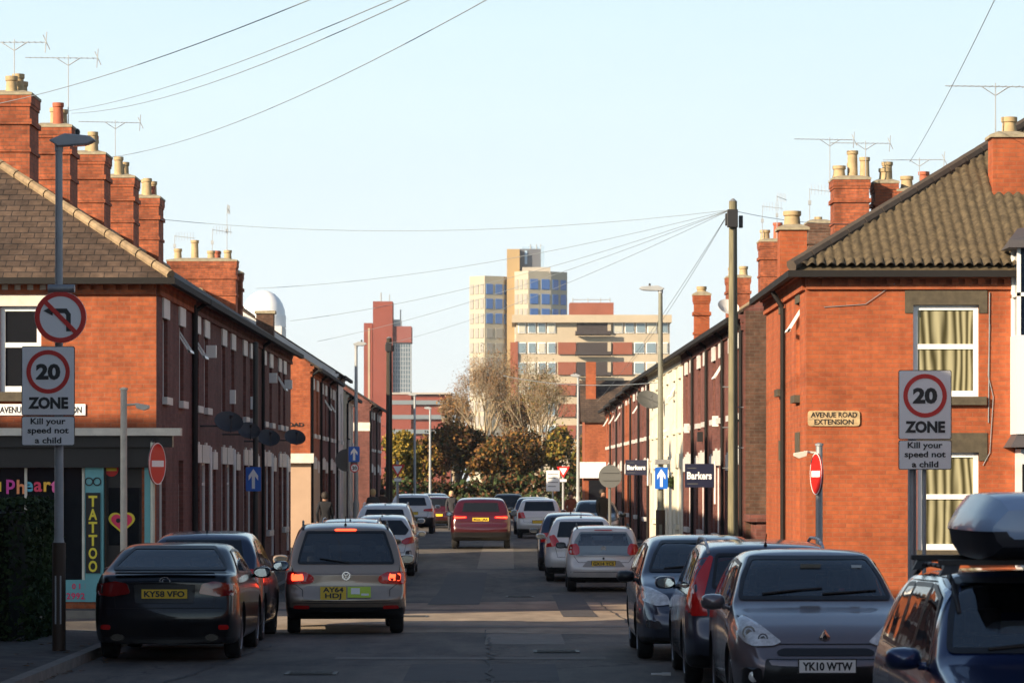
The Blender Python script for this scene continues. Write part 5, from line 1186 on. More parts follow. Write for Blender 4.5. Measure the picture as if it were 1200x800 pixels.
def car_body(sp, R):
    L, W = sp['L'], sp['W'] / 2; top = sp['top']; belt = sp['belt']; zb0 = sp.get('zb', .2); tum = sp.get('tum', .36); rr = sp.get('rr', .28); rf = sp.get('rf', .6); cr = sp.get('cr', .16); cf = sp.get('cf', .24)
    ys = sorted({round(y, 3) for y, _ in top} | {round(y, 3) for y, _ in belt} | {.04, .12, .25, L - .04, L - .12, L - .25, L} | {round(.4 * k, 2) for k in range(1, int(L / .4) + 1)})
    Y = [ys[0]]
    for y in ys[1:]:
        if y - Y[-1] > .035: Y.append(y)
    if L - Y[-1] > 1e-4: Y[-1] = L
    rows = []
    for y in Y:
        zt = lerpp(top, y); zl = min(lerpp(belt, y), zt - .015); zb = zb0 + sp.get('rz', .12) * max(0, 1 - y / .35) ** 1.5 + .06 * max(0, 1 - (L - y) / .5)
        w = W
        if y < rr: w = W * (1 - cr * (1 - y / rr) ** 2.2)
        if L - y < rf: w = W * (1 - cf * (1 - (L - y) / rf) ** 2.2)
        h = zt - zl; b = zl - zb; w8 = w * .95; g = lambda t: w8 - tum * h * t
        half = [(0, zb), (.5 * w, zb), (.88 * w, zb), (.95 * w, zb + .03), (.985 * w, zb + .10), (w, zb + .38 * b), (1.0 * w, zb + .62 * b), (.992 * w, zb + .80 * b), (.975 * w, zb + .93 * b), (w8, zl),
                (g(.30), zl + .32 * h), (g(.66), zl + .66 * h), (g(.93) - .01, zl + .88 * h), (g(1.0) * .90, zl + .97 * h), (g(1) * .62, zl + .995 * h), (g(1) * .3, zt + .004), (0, zt + .006)]
        rows.append((y, half))
    N = len(rows[0][1]); vs = []; fs = []; M = 2 * N - 2
    def loop(y, half): return [(x, y, z) for x, z in half] + [(-x, y, z) for x, z in half[-2:0:-1]]
    for y, h in rows: vs += loop(y, h)
    for i in range(len(rows) - 1):
        for j in range(M): fs.append((i * M + j, i * M + (j + 1) % M, (i + 1) * M + (j + 1) % M, (i + 1) * M + j))
    # end caps as ladders of quads with interior columns
    for i0, flip in ((0, 0), (len(rows) - 1, 1)):
        y, h = rows[i0]; C = 6; idx = {}
        for j in range(N):
            for c in range(C + 1):
                t = 1 - 2 * c / C; x = h[j][0] * t
                if j in (0, N - 1): idx[j, c] = i0 * M + j; continue
                if c == 0: idx[j, c] = i0 * M + j
                elif c == C: idx[j, c] = i0 * M + (M - j)
                else: idx[j, c] = len(vs); vs.append((x, y - (1 if not flip else -1) * sp.get('crown', .05) * (1 - t * t), h[j][1]))
        for j in range(N - 1):
            for c in range(C):
                f = [idx[j, c], idx[j, c + 1], idx[j + 1, c + 1], idx[j + 1, c]]; g = []
                for q in f:
                    if q not in g: g.append(q)
                if len(g) >= 3: fs.append(tuple(g[::-1] if not flip else g))
    V = []
    for x, y, z in vs:                           # bumpers bulge, hatch tucks in
        for (z0, z1, amt, end) in sp.get('bulge', []):
            if z0 < z < z1:
                t = (1 - cos(2 * pi * (z - z0) / (z1 - z0))) / 2
                if end == 'r' and y < .5: y -= amt * t * (1 - y / .5)
                if end == 'f' and L - y < .5: y += amt * t * (1 - (L - y) / .5)
        V.append((x, y - L / 2, z))
    me = bpy.data.meshes.new('body'); me.from_pydata(V, [], fs)
    bm = bmesh.new(); bm.from_mesh(me); bmesh.ops.recalc_face_normals(bm, faces=bm.faces); bm.to_mesh(me); bm.free()
    o = bpy.data.objects.new('tmp', me); COL.objects.link(o)
    s = o.modifiers.new('s', 'SUBSURF'); s.levels = 2; s.render_levels = 2
    wr = sp.get('wr', .32); cut = MB()
    for wy in sp['wheels']:
        for sx in (-1, 1): cut.lathe([(wr + .055, -.16), (wr + .055, .3)], (sx * W - (0 if sx > 0 else 0) + (0 if sx > 0 else -.14), wy - L / 2, wr), 36, 'X')
    dg = bpy.context.evaluated_depsgraph_get(); dg.update()
    full = bpy.data.meshes.new_from_object(o.evaluated_get(dg))
    bmf = bmesh.new(); bmf.from_mesh(full); bvh = BVHTree.FromBMesh(bmf); bmf.free()
    o.data = full; o.modifiers.clear()
    co = cut.build('cut', [WELL])
    b = o.modifiers.new('b', 'BOOLEAN'); b.operation = 'DIFFERENCE'; b.object = co; b.solver = 'EXACT'
    dg = bpy.context.evaluated_depsgraph_get(); dg.update()
    fin = bpy.data.meshes.new_from_object(o.evaluated_get(dg))
    bpy.data.objects.remove(co)
    if sp.get('cabin'):                          # hollow out the cabin and cut the window openings
        y0, y1 = sp['cabin']; q = MB(); rws = []
        for k in range(13):
            y = y0 + (y1 - y0) * k / 12; zt = max(lerpp(top, y) - .07, .72); zl = min(lerpp(belt, y) - .02, zt - .04); h = zt - zl; wb = W - .10; wt = max(.3, W * .95 - tum * h - .09)
            rws.append([(x, y - L / 2, z) for x, z in ((-wb, .42), (wb, .42), (wb, zl), (wt, zt - .06), (wt - .10, zt), (-wt + .10, zt), (-wt, zt - .06), (-wb, zl))])
        q.add([v for r in rws for v in r], [(i * 8 + j, i * 8 + (j + 1) % 8, (i + 1) * 8 + (j + 1) % 8, (i + 1) * 8 + j) for i in range(12) for j in range(8)] + [tuple(range(8)), tuple(range(96, 104))])
        c1 = q.build('cut', [WELL]); q = MB(); q2 = MB()
        for nm, mtl, d, poly in sp['patches']:
            if not (nm.endswith('window') or nm == 'windscreen' or nm == 'rear_hatch_glass'): continue
            cx = sum(p[0] for p in poly) / len(poly); cz = sum(p[1] for p in poly) / len(poly); pl = rpoly([(cx + (a - cx) * .965, cz + (b - cz) * .93) for a, b in poly], .03)
            if nm == 'rear_hatch_glass': pl = rpoly([(-.58, 1.03), (.58, 1.03), (.50, 1.30), (-.50, 1.30)], .03)
            if d == 'r': q.prism(pl, lambda a, b, t: (a, t, b), -L / 2 - .6, -L / 2 + y0 + .45)
            elif d == 'f': q.prism(pl, lambda a, b, t: (a, t, b), L / 2 + .6, y1 - L / 2 - .75)
            elif d == 'S':
                for sx in (-1, 1): q2.prism(pl, lambda a, b, t: (t, a - L / 2, b), sx * (W - .40), sx * (W + .3))
        cs = [c1, q.build('cut', [WELL]), q2.build('cut', [WELL])]
        o.data = fin; o.modifiers.clear()
        for cc in cs: b = o.modifiers.new('b', 'BOOLEAN'); b.operation = 'DIFFERENCE'; b.object = cc; b.solver = 'EXACT'
        dg = bpy.context.evaluated_depsgraph_get(); dg.update(); fin = bpy.data.meshes.new_from_object(o.evaluated_get(dg))
        for cc in cs: bpy.data.objects.remove(cc)
    bpy.data.objects.remove(o)
    fin.materials.clear()
    for m in (sp['paint'], WELL, TRIM): fin.materials.append(m)
    skirt = sp.get('skirt', .27); rs = sp.get('rskirt', .36); fsk = sp.get('fskirt', skirt)
    for p in fin.polygons:
        c = p.center; yy = c.y + L / 2; mi = 0
        for wy in sp['wheels']:
            if abs(c.x) < W - .02 and abs((Vector((c.y + L / 2 - wy, c.z - wr))).length - (wr + .055)) < .02 and abs(p.normal.z) + abs(p.normal.y) > .7 and abs(p.normal.x) < .3: mi = 1
            if W - .4 < abs(c.x) < W - .1 and (Vector((c.y + L / 2 - wy, c.z - wr))).length < wr + .05: mi = 1
        if mi == 0 and sp.get('cabin') and c.z > .4 and sp['cabin'][0] - .1 < yy < sp['cabin'][1] + .1:
            hh = bvh.find_nearest(c)
            if hh[3] is not None and hh[3] > .02: mi = 2
        if mi == 0 and (c.z < skirt or p.normal.z < -.8): mi = 2
        if mi == 0 and yy < .42 and c.z < rs: mi = 2
        if mi == 0 and yy > L - .5 and c.z < fsk: mi = 2
        p.material_index = mi
    fin.shade_smooth(); fin.set_sharp_from_angle(angle=radians(50))
    bo = bpy.data.objects.new('body', fin); COL.objects.link(bo); bo.parent = R
    return bo, bvh
DIRS = {'r': Vector((0, 1, 0)), 'f': Vector((0, -1, 0)), 'R': Vector((-1, 0, 0)), 'L': Vector((1, 0, 0)), 't': Vector((0, 0, -1))}
def project(c, d, a, b):
    D = DIRS[d]; L = c.sp['L']
    if d == 'r': o = Vector((a, -4, b)) - Vector((0, L / 2, 0)) 
    elif d == 'f': o = Vector((a, L / 2 + 4, b))
    elif d == 'R': o = Vector((4, a - L / 2, b))
    elif d == 'L': o = Vector((-4, a - L / 2, b))
    else: o = Vector((a, b - L / 2, 5))
    h = c.bvh.ray_cast(o, D)
    if h[0] is None:
        h = c.bvh.find_nearest(o + D * 4)
    n = h[1]
    if n.dot(D) > 0: n = -n
    return h[0], n
def patch(c, d, poly, name, m, par=None, off=.006, step=.06, skirt=.018, rnd=.03, lift=0):
    if rnd: poly = rpoly(poly, rnd)
    v2, f2 = cdt(poly, step); D = DIRS[d]; vs = []
    for a, b in v2:
        p, n = project(c, d, a, b); vs.append(p + n * off * .6 - D * (off * .6 + lift))
    bm = bmesh.new(); bv = [bm.verts.new(v) for v in vs]
    for f in f2:
        try: bm.faces.new([bv[i] for i in f])
        except ValueError: pass
    bmesh.ops.recalc_face_normals(bm, faces=bm.faces)
    tot = sum((f.normal for f in bm.faces), Vector())
    if tot.dot(D) > 0: bmesh.ops.reverse_faces(bm, faces=bm.faces)
    if skirt:
        ed = [e for e in bm.edges if e.is_boundary]
        r = bmesh.ops.extrude_edge_only(bm, edges=ed)
        for v in r['geom']:
            if isinstance(v, bmesh.types.BMVert): v.co += D * (skirt + lift)
    me = bpy.data.meshes.new(name); bm.to_mesh(me); bm.free(); me.materials.append(m); me.shade_smooth(); me.set_sharp_from_angle(angle=radians(40))
    o = bpy.data.objects.new(name, me); COL.objects.link(o); o.parent = par or c.R
    return o
def mir(poly): return [(-a, b) for a, b in poly]
def strip(c, d, pts, w, name, m, par=None, off=.004):
    q = MB(); prev = None; pts = [Vector(p) for p in pts]; dense = []
    for a, b in zip(pts, pts[1:]):
        k = max(1, int((b - a).length / .07)); dense += [a.lerp(b, i / k) for i in range(k)]
    dense.append(pts[-1])
    L = []
    for i, p in enumerate(dense):
        t = (dense[min(i + 1, len(dense) - 1)] - dense[max(i - 1, 0)]).normalized(); n2 = Vector((-t.y, t.x)) * w / 2
        r = []
        for s in (-1, 1):
            e, n = project(c, d, *(p + n2 * s)); r.append(e + n * off)
        L.append(r)
    for a, b in zip(L, L[1:]): q.add([a[0], a[1], b[1], b[0]], [(0, 1, 2, 3)])
    return q.build(name, m, par or c.body, fix=False)
def thin_glass(name, tint, extra=.04):
    m = bpy.data.materials.new(name); m.use_nodes = True; n = m.node_tree.nodes; l = m.node_tree.links; n.clear()
    out = n.new('ShaderNodeOutputMaterial'); tr = n.new('ShaderNodeBsdfTransparent'); tr.inputs[0].default_value = tint
    gl = n.new('ShaderNodeBsdfGlossy'); gl.inputs['Roughness'].default_value = .02; fr = n.new('ShaderNodeFresnel'); fr.inputs[0].default_value = 1.5
    tc = n.new('ShaderNodeTexCoord'); nz = n.new('ShaderNodeTexNoise'); nz.inputs['Scale'].default_value = 1.3; bp = n.new('ShaderNodeBump'); bp.inputs['Strength'].default_value = .08; bp.inputs['Distance'].default_value = .05
    l.new(tc.outputs['Object'], nz.inputs['Vector']); l.new(nz.outputs['Fac'], bp.inputs['Height']); l.new(bp.outputs[0], gl.inputs['Normal'])
    ad = n.new('ShaderNodeMath'); ad.inputs[1].default_value = extra; l.new(fr.outputs[0], ad.inputs[0])
    mx = n.new('ShaderNodeMixShader'); l.new(ad.outputs[0], mx.inputs[0]); l.new(tr.outputs[0], mx.inputs[1]); l.new(gl.outputs[0], mx.inputs[2]); l.new(mx.outputs[0], out.inputs[0]); return m
TGL = thin_glass('clear_car_glass', (.55, .60, .60, 1), .13); TGLD = thin_glass('tinted_car_glass', (.28, .30, .31, 1), .09)
SEATM = mat('seat_fabric', (.11, .11, .12), .9, noise=.3, ns=10)
def interior(c):
    sp = c.sp; L = sp['L']; W = sp['W'] / 2; y0, y1 = sp['cabin']; zb = lerpp(sp['belt'], (y0 + y1) / 2)
    def seat(x, y, w, top, head=True):
        q = MB(); q.add([(x - w, y, .45), (x + w, y, .45), (x + w, y + .14, .45), (x - w, y + .14, .45), (x - w * .85, y - .12, top), (x + w * .85, y - .12, top), (x + w * .85, y - .02, top), (x - w * .85, y - .02, top)], [(0, 3, 2, 1), (4, 5, 6, 7), (0, 1, 5, 4), (1, 2, 6, 5), (2, 3, 7, 6), (3, 0, 4, 7)])
        o = q.build('seat', SEATM, c.R, bevel=.03)
        if head: q = MB(); q.box(x - .12, x + .12, y - .15, y - .05, top + .05, top + .24); h = q.build('headrest', SEATM, c.R, bevel=.03); q = MB(); q.tube((x - .06, y - .1, top - .02), (x - .06, y - .1, top + .08), .008, n=5); q.tube((x + .06, y - .1, top - .02), (x + .06, y - .1, top + .08), .008, n=5); q.build('headrest_pins', TRIM, h)
    yf = y1 - L / 2 - 1.15; yr = y0 - L / 2 + .35
    top = zb + .10
    for s_ in (-1, 1): seat(s_ * .36, yf, .24, top); seat(s_ * .34, yr, .30, top - .08)
    q = MB(); q.box(-W + .16, W - .16, y1 - L / 2 - .55, y1 - L / 2 - .05, .6, zb - .01); q.build('dashboard', TRIM, c.R, bevel=.03)
    q = MB(); cxx = .36
    def f(a, b, t): return (cxx + a, y1 - L / 2 - .62 + b * .35 + t, zb - .02 + b)
    ring(q, .15, .185, -.012, .012, f, 24); q.prism([(-.16, -.02), (.16, -.02), (.16, .02), (-.16, .02)], f, -.008, .008); q.build('steering_wheel', TRIM, c.R)
WHEELS = {}
def wheel_meshes(r, wd, spokes, rimc):
    k = (r, wd, spokes, rimc.name)
    if k in WHEELS: return WHEELS[k]
    t = MB(); h = wd / 2; t.lathe([(r * .66, -h * .9), (r * .9, -h), (r * .97, -h * .85), (r, -h * .55), (r, h * .55), (r * .97, h * .85), (r * .9, h), (r * .66, h * .9)], n=32, axis='X'); to = t.build('tyre', RUB, smooth=True); 
    q = MB(); q.lathe([(r * .68, h * .85), (r * .64, h * .95), (r * .60, h * .8), (r * .58, h * .1), (.03, h * .1)], n=32, axis='X')
    q.lathe([(r * .16, h * .1), (r * .15, h * .8), (.02, h * .85)], n=14, axis='X')
    for i in range(spokes):
        a = 2 * pi * i / spokes; ca, sa = cos(a), sin(a); w = .028; pp = []
        for rr_, hw in ((.05, w * 1.1), (r * .64, w * .8)):
            for s in (-1, 1): pp.append((rr_ * ca - s * hw * sa, rr_ * sa + s * hw * ca))
        q.add([(h * .62, y, z) for y, z in pp] + [(h * .84, y, z) for y, z in pp], [(0, 1, 3, 2), (4, 6, 7, 5), (0, 4, 5, 1), (2, 3, 7, 6), (0, 2, 6, 4), (1, 5, 7, 3)])
    ro = q.build('rim', rimc, smooth=True); WHEELS[k] = (to.data, ro.data)
    bpy.data.objects.remove(to); bpy.data.objects.remove(ro); return WHEELS[k]
def front_glow(): pass
def make_car(name, label, cat, sp, X, Y, face='away', yaw=0., group='cars parked and driving along the street', plate=None, plate_z=.6, plate_at='r', plate_w=.52):
    """Y is the road distance of the end of the car nearest the camera"""
    c = Car(); c.sp = sp; L = sp['L']; W = sp['W'] / 2; wr = sp.get('wr', .32)
    g = gz(Y + L / 2); pitch = math.atan((gz(Y + L * .8) - gz(Y + L * .2)) / (L * .6))
    rz = yaw + (0 if face == 'away' else pi)
    R = thing(name, label, cat, (X, Y + L / 2, g + .004), rz, group); c.R = R
    R.rotation_euler = (pitch * (1 if face == 'away' else -1), 0, rz)
    c.body, c.bvh = car_body(sp, R)
    tm, rm = wheel_meshes(wr, .2, sp.get('spokes', 7), sp.get('rimc', RIMM))
    for wy in sp['wheels']:
        for sx in (-1, 1):
            o = bpy.data.objects.new('wheel', tm); COL.objects.link(o); o.parent = R; o.location = (sx * (W - .13), wy - L / 2, wr)
            if sx < 0: o.rotation_euler = (0, 0, pi)
            r_ = bpy.data.objects.new('rim', rm); COL.objects.link(r_); r_.parent = o
    if sp.get('cabin'): interior(c)
    for nm, mtl, d, poly in sp.get('patches', []):
        if sp.get('cabin') and mtl is CGL: mtl = TGL if nm != 'rear_window' else TGLD
        both = nm.startswith('*'); nm = nm.lstrip('*')
        if d == 'S':
            patch(c, 'R', poly, nm, mtl); patch(c, 'L', poly, nm, mtl)
            if sp.get('cabin') and nm.endswith('window'):
                for dd in 'RL': strip(c, dd, rpoly(poly, .03) + [rpoly(poly, .03)[0]], .03, 'window_seal', TRIM, par=R, off=.009)
        else:
            if sp.get('cabin') and (nm.endswith('window') or nm == 'windscreen'):
                strip(c, d, rpoly(poly, .03) + [rpoly(poly, .03)[0]], .035, 'window_seal', TRIM, par=R, off=.009)
            of = .016 if ('lamp' in nm or 'reflector' in nm) else .006
            patch(c, d, poly, nm, mtl, off=of)
            if both: patch(c, d, mir(poly), nm, mtl, off=of)
    for d, pts, w in sp.get('seams', []):
        if d == 'S':
            strip(c, 'R', pts, w, 'panel_gap', SEAM); strip(c, 'L', pts, w, 'panel_gap', SEAM)
        else: strip(c, d, pts, w, 'panel_gap', SEAM)
    my, mz = sp['mirror']
    for sx in (-1, 1):
        q = MB(); x0 = W * .93; m = Matrix
        vs = []; fs = []; n = 12; rings = [(-.10, .6), (-.085, .92), (-.02, 1), (.05, .8), (.09, .35)]
        for yy, k in rings:
            for j in range(n):
                a = 2 * pi * j / n; ca = abs(cos(a)) ** .7 * (1 if cos(a) > 0 else -1); sa = abs(sin(a)) ** .7 * (1 if sin(a) > 0 else -1)
                vs.append((sx * (x0 + .15 + .12 * k * ca), my - L / 2 + yy, mz + .075 * k * sa))
        fs = [(i * n + j, i * n + (j + 1) % n, (i + 1) * n + (j + 1) % n, (i + 1) * n + j) for i in range(len(rings) - 1) for j in range(n)] + [tuple(range(n)), tuple(range((len(rings) - 1) * n, len(rings) * n))]
        q.add(vs, fs); q.box(sx * (x0 - .04), sx * (x0 + .06), my - L / 2 - .03, my - L / 2 + .04, mz - .07, mz - .02)
        mo = q.build('door_mirror', sp.get('mirm', sp['paint']), R, smooth=2)
        q = MB(); q.prism([(.10 * cos(2 * pi * j / 16), .055 * sin(2 * pi * j / 16)) for j in range(16)], lambda a, b, t: (sx * (x0 + .15) + a, my - L / 2 + t, mz + b), -.112, -.104); q.build('mirror_glass', MIRG, mo)
    if plate is not None:
        d = plate_at; p, n = project(c, d, 0, plate_z); D = DIRS[d]; s = -1 if d == 'r' else 1; pw = plate_w / 2; ph = .056
        q = MB(); yy = p.y + s * .012; q.box(-pw, pw, yy, yy + s * .014, plate_z - ph, plate_z + ph); po = q.build('number_plate', PLY if d == 'r' else PLW, R)
        q = MB(); q.box(-pw - .012, pw + .012, yy - s * .02, yy - s * .001, plate_z - ph - .012, plate_z + ph + .012); q.build('plate_surround', TRIM, R)
        if plate: text_ob('registration', plate, .098, SBLACK, po, (0, yy + s * .016, plate_z), (radians(90), 0, 0 if d == 'r' else pi), bold=.0035, width=pw * 1.78)
    if sp.get('rails'):
        rm_ = sp['rails']; y0, y1 = sp['railspan']
        for sx in (-1, 1):
            q = MB(); pr = None
            for k in range(11):
                y = y0 + (y1 - y0) * k / 10; p, n = project(c, 't', sx * (W * .70), y); up = .065 * min(1, 3.2 * min(k, 10 - k) / 10 + 0); e = p + Vector((0, 0, up))
                if pr: q.tube(pr, e, .017, n=8)
                pr = e
            q.build('roof_rail', rm_, R, smooth=2)
    if sp.get('aerial'):
        y = sp['aerial']; p, n = project(c, 't', 0, y); q = MB(); q.tube(p, p + Vector((0, -.16, .13)), .006, n=5); q.lathe([(.022, 0), (.012, .03)], p, 8); q.build('aerial', BLACK, R)
    if sp.get('wiper') == 'r':
        a, b = project(c, 'r', .02, sp['wz'])[0], project(c, 'r', -.38, sp['wz'] + .06)[0]; q = MB(); q.tube(a + Vector((0, -.03, 0)), b + Vector((0, -.025, 0)), .009, n=5); q.lathe([(.022, -.04), (.022, .0)], a, 8, 'Y'); q.build('wiper', BLACK, R)
    if sp.get('wiper') == 'f':
        for x0, x1, dz in ((.5, -.08, .07), (-.08, -.6, .05)):
            a, b = project(c, 'f', x0, sp['wz'] + .02)[0], project(c, 'f', x1, sp['wz'] + dz)[0]; mm = project(c, 'f', (x0 + x1) / 2, sp['wz'] + dz * .7)[0]
            q = MB(); q.tube(a + Vector((0, .03, 0)), mm + Vector((0, .03, .0)), .011, n=5); q.tube(mm + Vector((0, .03, .0)), b + Vector((0, .028, 0)), .009, n=5); q.build('wiper', BLACK, R)
    return c
def badge_ring(c, d, z, r, m=CHROME, sx=1):
    p, n = project(c, d, 0, z); s = -1 if d == 'r' else 1; q = MB(); ring(q, r * .8, r, p.y + s * .004, p.y + s * .016, lambda a, b, t: (a * sx, t, z + b), 24); return q, p.y, s
CREASE = .009
# ---- profile families (y from the rear)
def hatch(L=4.0, W=1.72, H=1.48, paintm=None, **k):
    s = L / 4.0; h = H / 1.48
    sp = dict(L=L, W=W, paint=paintm, wr=.31, wheels=(.66 * s, L - .80 * s), zb=.19,
        top=[(0, .80 * h), (.06 * s, .97 * h), (.14 * s, 1.08 * h), (.46 * s, 1.38 * h), (.62 * s, 1.435 * h), (1.2 * s, 1.475 * h), (1.8 * s, 1.478 * h), (2.15 * s, 1.445 * h), (2.42 * s, 1.36 * h), (2.98 * s, 1.045 * h), (3.1 * s, 1.005 * h), (3.55 * s, .92 * h), (3.84 * s, .81 * h), (3.95 * s, .70 * h), (L, .58 * h)],
        belt=[(0, .76 * h), (.06 * s, .93 * h), (.3 * s, .99 * h), (1.5 * s, .96 * h), (2.9 * s, .90 * h), (3.4 * s, .82 * h), (3.8 * s, .72 * h), (L, .54 * h)],
        bulge=[(.32, .72, .07, 'r'), (.25, .62, .05, 'f')], mirror=(2.5 * s, .98 * h), skirt=.26, rskirt=.36, fskirt=.3,
        patches=[('rear_window', CGL, 'r', [(-.60, 1.02 * h), (.60, 1.02 * h), (.52, 1.37 * h), (-.52, 1.37 * h)]),
                 ('windscreen', CGL, 'f', [(-.68, 1.06 * h), (.68, 1.06 * h), (.60, 1.25 * h), (.50, 1.40 * h), (-.50, 1.40 * h), (-.60, 1.25 * h)]),
                 ('side_window', CGL, 'S', [(.62 * s, 1.03 * h), (1.28 * s, 1.01 * h), (1.28 * s, 1.36 * h), (.86 * s, 1.34 * h)]), ('side_window', CGL, 'S', [(1.34 * s, 1.01 * h), (2.62 * s, .98 * h), (2.55 * s, 1.10 * h), (2.15 * s, 1.33 * h), (1.34 * s, 1.37 * h)]),
                 ('*tail_lamp', TAILR, 'r', [(.52, .76 * h), (.80, .74 * h), (.80, .96 * h), (.60, .98 * h)]),
                 ('*headlamp', HEADL, 'f', [(.44, .66 * h), (.74, .68 * h), (.76, .83 * h), (.50, .74 * h)]),
                 ('grille', TRIM, 'f', [(-.42, .33), (.42, .33), (.36, .50), (-.36, .50)]), ('grille', TRIM, 'f', [(-.28, .62 * h), (.28, .62 * h), (.26, .67 * h), (-.26, .67 * h)])],
        seams=[('r', [(-.66, .9 * h), (-.58, .60), (.58, .60), (.66, .9 * h)], CREASE), ('S', [(1.30 * s, 1.0 * h), (1.30 * s, .34)], CREASE), ('S', [(2.62 * s, .96 * h), (2.66 * s, .34)], CREASE), ('S', [(1.30 * s, .3), (2.66 * s, .3)], CREASE)])
    sp.update(k); return sp
def suv(L=4.6, W=1.86, H=1.66, paintm=None, **k):
    s = L / 4.6; h = H / 1.66
    sp = dict(L=L, W=W, paint=paintm, wr=.36, wheels=(.82 * s, L - .88 * s), zb=.26, tum=.34,
        top=[(0, .90 * h), (.05, 1.08 * h), (.14 * s, 1.18 * h), (.50 * s, 1.52 * h), (.62 * s, 1.60 * h), (1.2 * s, 1.65 * h), (2.2 * s, 1.655 * h), (2.5 * s, 1.62 * h), (3.3 * s, 1.17 * h), (3.45 * s, 1.12 * h), (4.1 * s, 1.03 * h), (4.42 * s, .92 * h), (4.55 * s, .80 * h), (L, .66 * h)],
        belt=[(0, .86 * h), (.05, 1.04 * h), (.4 * s, 1.10 * h), (1.8 * s, 1.07 * h), (3.3 * s, 1.0 * h), (4.2 * s, .90 * h), (L, .62 * h)],
        bulge=[(.40, .84, .08, 'r'), (.35, .75, .05, 'f')], mirror=(2.85 * s, 1.1 * h), skirt=.40, rskirt=.52, fskirt=.45, rimc=RIMM,
        patches=[('rear_window', CGL, 'r', [(-.62, 1.17 * h), (.62, 1.17 * h), (.52, 1.50 * h), (-.52, 1.50 * h)]),
                 ('windscreen', CGL, 'f', [(-.70, 1.2 * h), (.70, 1.2 * h), (.54, 1.57 * h), (-.54, 1.57 * h)]),
                 ('side_window', CGL, 'S', [(.65 * s, 1.16 * h), (1.85 * s, 1.12 * h), (1.85 * s, 1.52 * h), (.95 * s, 1.50 * h)]), ('side_window', CGL, 'S', [(1.92 * s, 1.12 * h), (3.05 * s, 1.08 * h), (2.5 * s, 1.48 * h), (1.92 * s, 1.52 * h)]),
                 ('*tail_lamp', TAILR, 'r', [(.48, .94 * h), (.86, .92 * h), (.86, 1.06 * h), (.50, 1.02 * h)]),
                 ('*headlamp', HEADL, 'f', [(.5, .78 * h), (.8, .80 * h), (.8, .92 * h), (.55, .86 * h)]), ('grille', TRIM, 'f', [(-.4, .5), (.4, .5), (.45, .80 * h), (-.45, .80 * h)])],
        seams=[('r', [(-.72, 1.04 * h), (-.64, .70), (.64, .70), (.72, 1.04 * h)], CREASE), ('S', [(1.88 * s, 1.1 * h), (1.88 * s, .46)], CREASE), ('S', [(3.05 * s, 1.05 * h), (3.05 * s, .46)], CREASE)])
    sp.update(k); return sp
P_BLK = paint('black_car_paint', (.004, .005, .008)); P_BLK.node_tree.nodes['Principled BSDF'].inputs['Coat Weight'].default_value = .55; P_BLK.node_tree.nodes['Principled BSDF'].inputs['Specular IOR Level'].default_value = .2
P_NAVY = paint('dark_blue_car_paint', (.012, .022, .06), .2); P_TAUPE = paint('beige_silver_car_paint', (.30, .225, .17), .35)
P_SILV = paint('silver_car_paint', (.42, .43, .44), .45); P_WHITE = paint('white_car_paint', (.72, .71, .69)); P_RED = paint('deep_red_car_paint', (.045, .002, .005), .1); P_GREY = paint('graphite_grey_car_paint', (.17, .15, .16), .4)
P_DBLU = paint('slate_blue_car_paint', (.045, .055, .085), .35); P_ROYAL = paint('royal_blue_car_paint', (.012, .028, .10), .3); P_DGRN = paint('grey_green_car_paint', (.10, .12, .09), .2)

# ---- black saloon, near left
sp = dict(L=4.58, W=1.80, paint=P_BLK, cabin=(.75, 3.2), wr=.33, wheels=(.92, 3.68), zb=.2, tum=.44, rr=.4, cr=.14, rz=.02,
    top=[(0, .98), (.05, 1.06), (.10, 1.075), (.50, 1.09), (.62, 1.11), (1.35, 1.385), (1.7, 1.425), (2.3, 1.425), (2.65, 1.37), (3.25, 1.06), (3.4, 1.02), (4.1, .93), (4.4, .80), (4.58, .60)],
    belt=[(0, .92), (.05, .99), (.6, 1.01), (2.0, .99), (3.2, .94), (4.0, .84), (4.58, .56)], bulge=[(.30, .78, .09, 'r'), (.25, .6, .05, 'f')], mirror=(2.95, 1.02), skirt=.24, rskirt=.30, spokes=5,
    patches=[('rear_window', CGL, 'r', [(-.70, 1.125), (.70, 1.125), (.64, 1.22), (.50, 1.375), (-.50, 1.375), (-.64, 1.22)]), ('windscreen', CGL, 'f', [(-.70, 1.09), (.70, 1.09), (.52, 1.37), (-.52, 1.37)]),
             ('side_window', CGL, 'S', [(.95, 1.08), (1.85, 1.05), (1.85, 1.34), (1.4, 1.32)]), ('side_window', CGL, 'S', [(1.91, 1.05), (3.0, 1.02), (2.55, 1.30), (1.91, 1.34)]),
             ('*tail_lamp', TAILD, 'r', [(.42, .84), (.66, .80), (.82, .82), (.84, .95), (.62, .985), (.46, .96)]),
             ('tail_lamp', TAILD, 'S', [(.06, .80), (.36, .88), (.30, .96), (.06, .95)]), ('*reflector', TAILR, 'r', [(.66, .40), (.78, .40), (.78, .46), (.66, .46)]),
             ('plate_recess', TRIM, 'r', [(-.36, .72), (.36, .72), (.38, .95), (-.38, .95)]), ('*headlamp', HEADL, 'f', [(.48, .62), (.78, .66), (.78, .78), (.55, .72)])],
    seams=[('r', [(-.80, .985), (-.62, .80), (-.60, .66), (.60, .66), (.62, .80), (.80, .985)], .008), ('r', [(-.86, .66), (.86, .66)], .006), ('S', [(1.88, 1.03), (1.88, .32)], CREASE), ('S', [(3.0, 1.0), (3.02, .32)], CREASE), ('S', [(.98, 1.05), (.9, .75)], CREASE)])
c = make_car('saloon_car', 'black saloon with tail lights off, parked at the near left kerb, plate KY58 VFO', 'car', sp, -4.25, 42.0, plate='KY58 VFO', plate_z=.835, plate_w=.56)
q, py_, s_ = badge_ring(c, 'r', .995, .05, sx=1.35); yb = py_ - .012
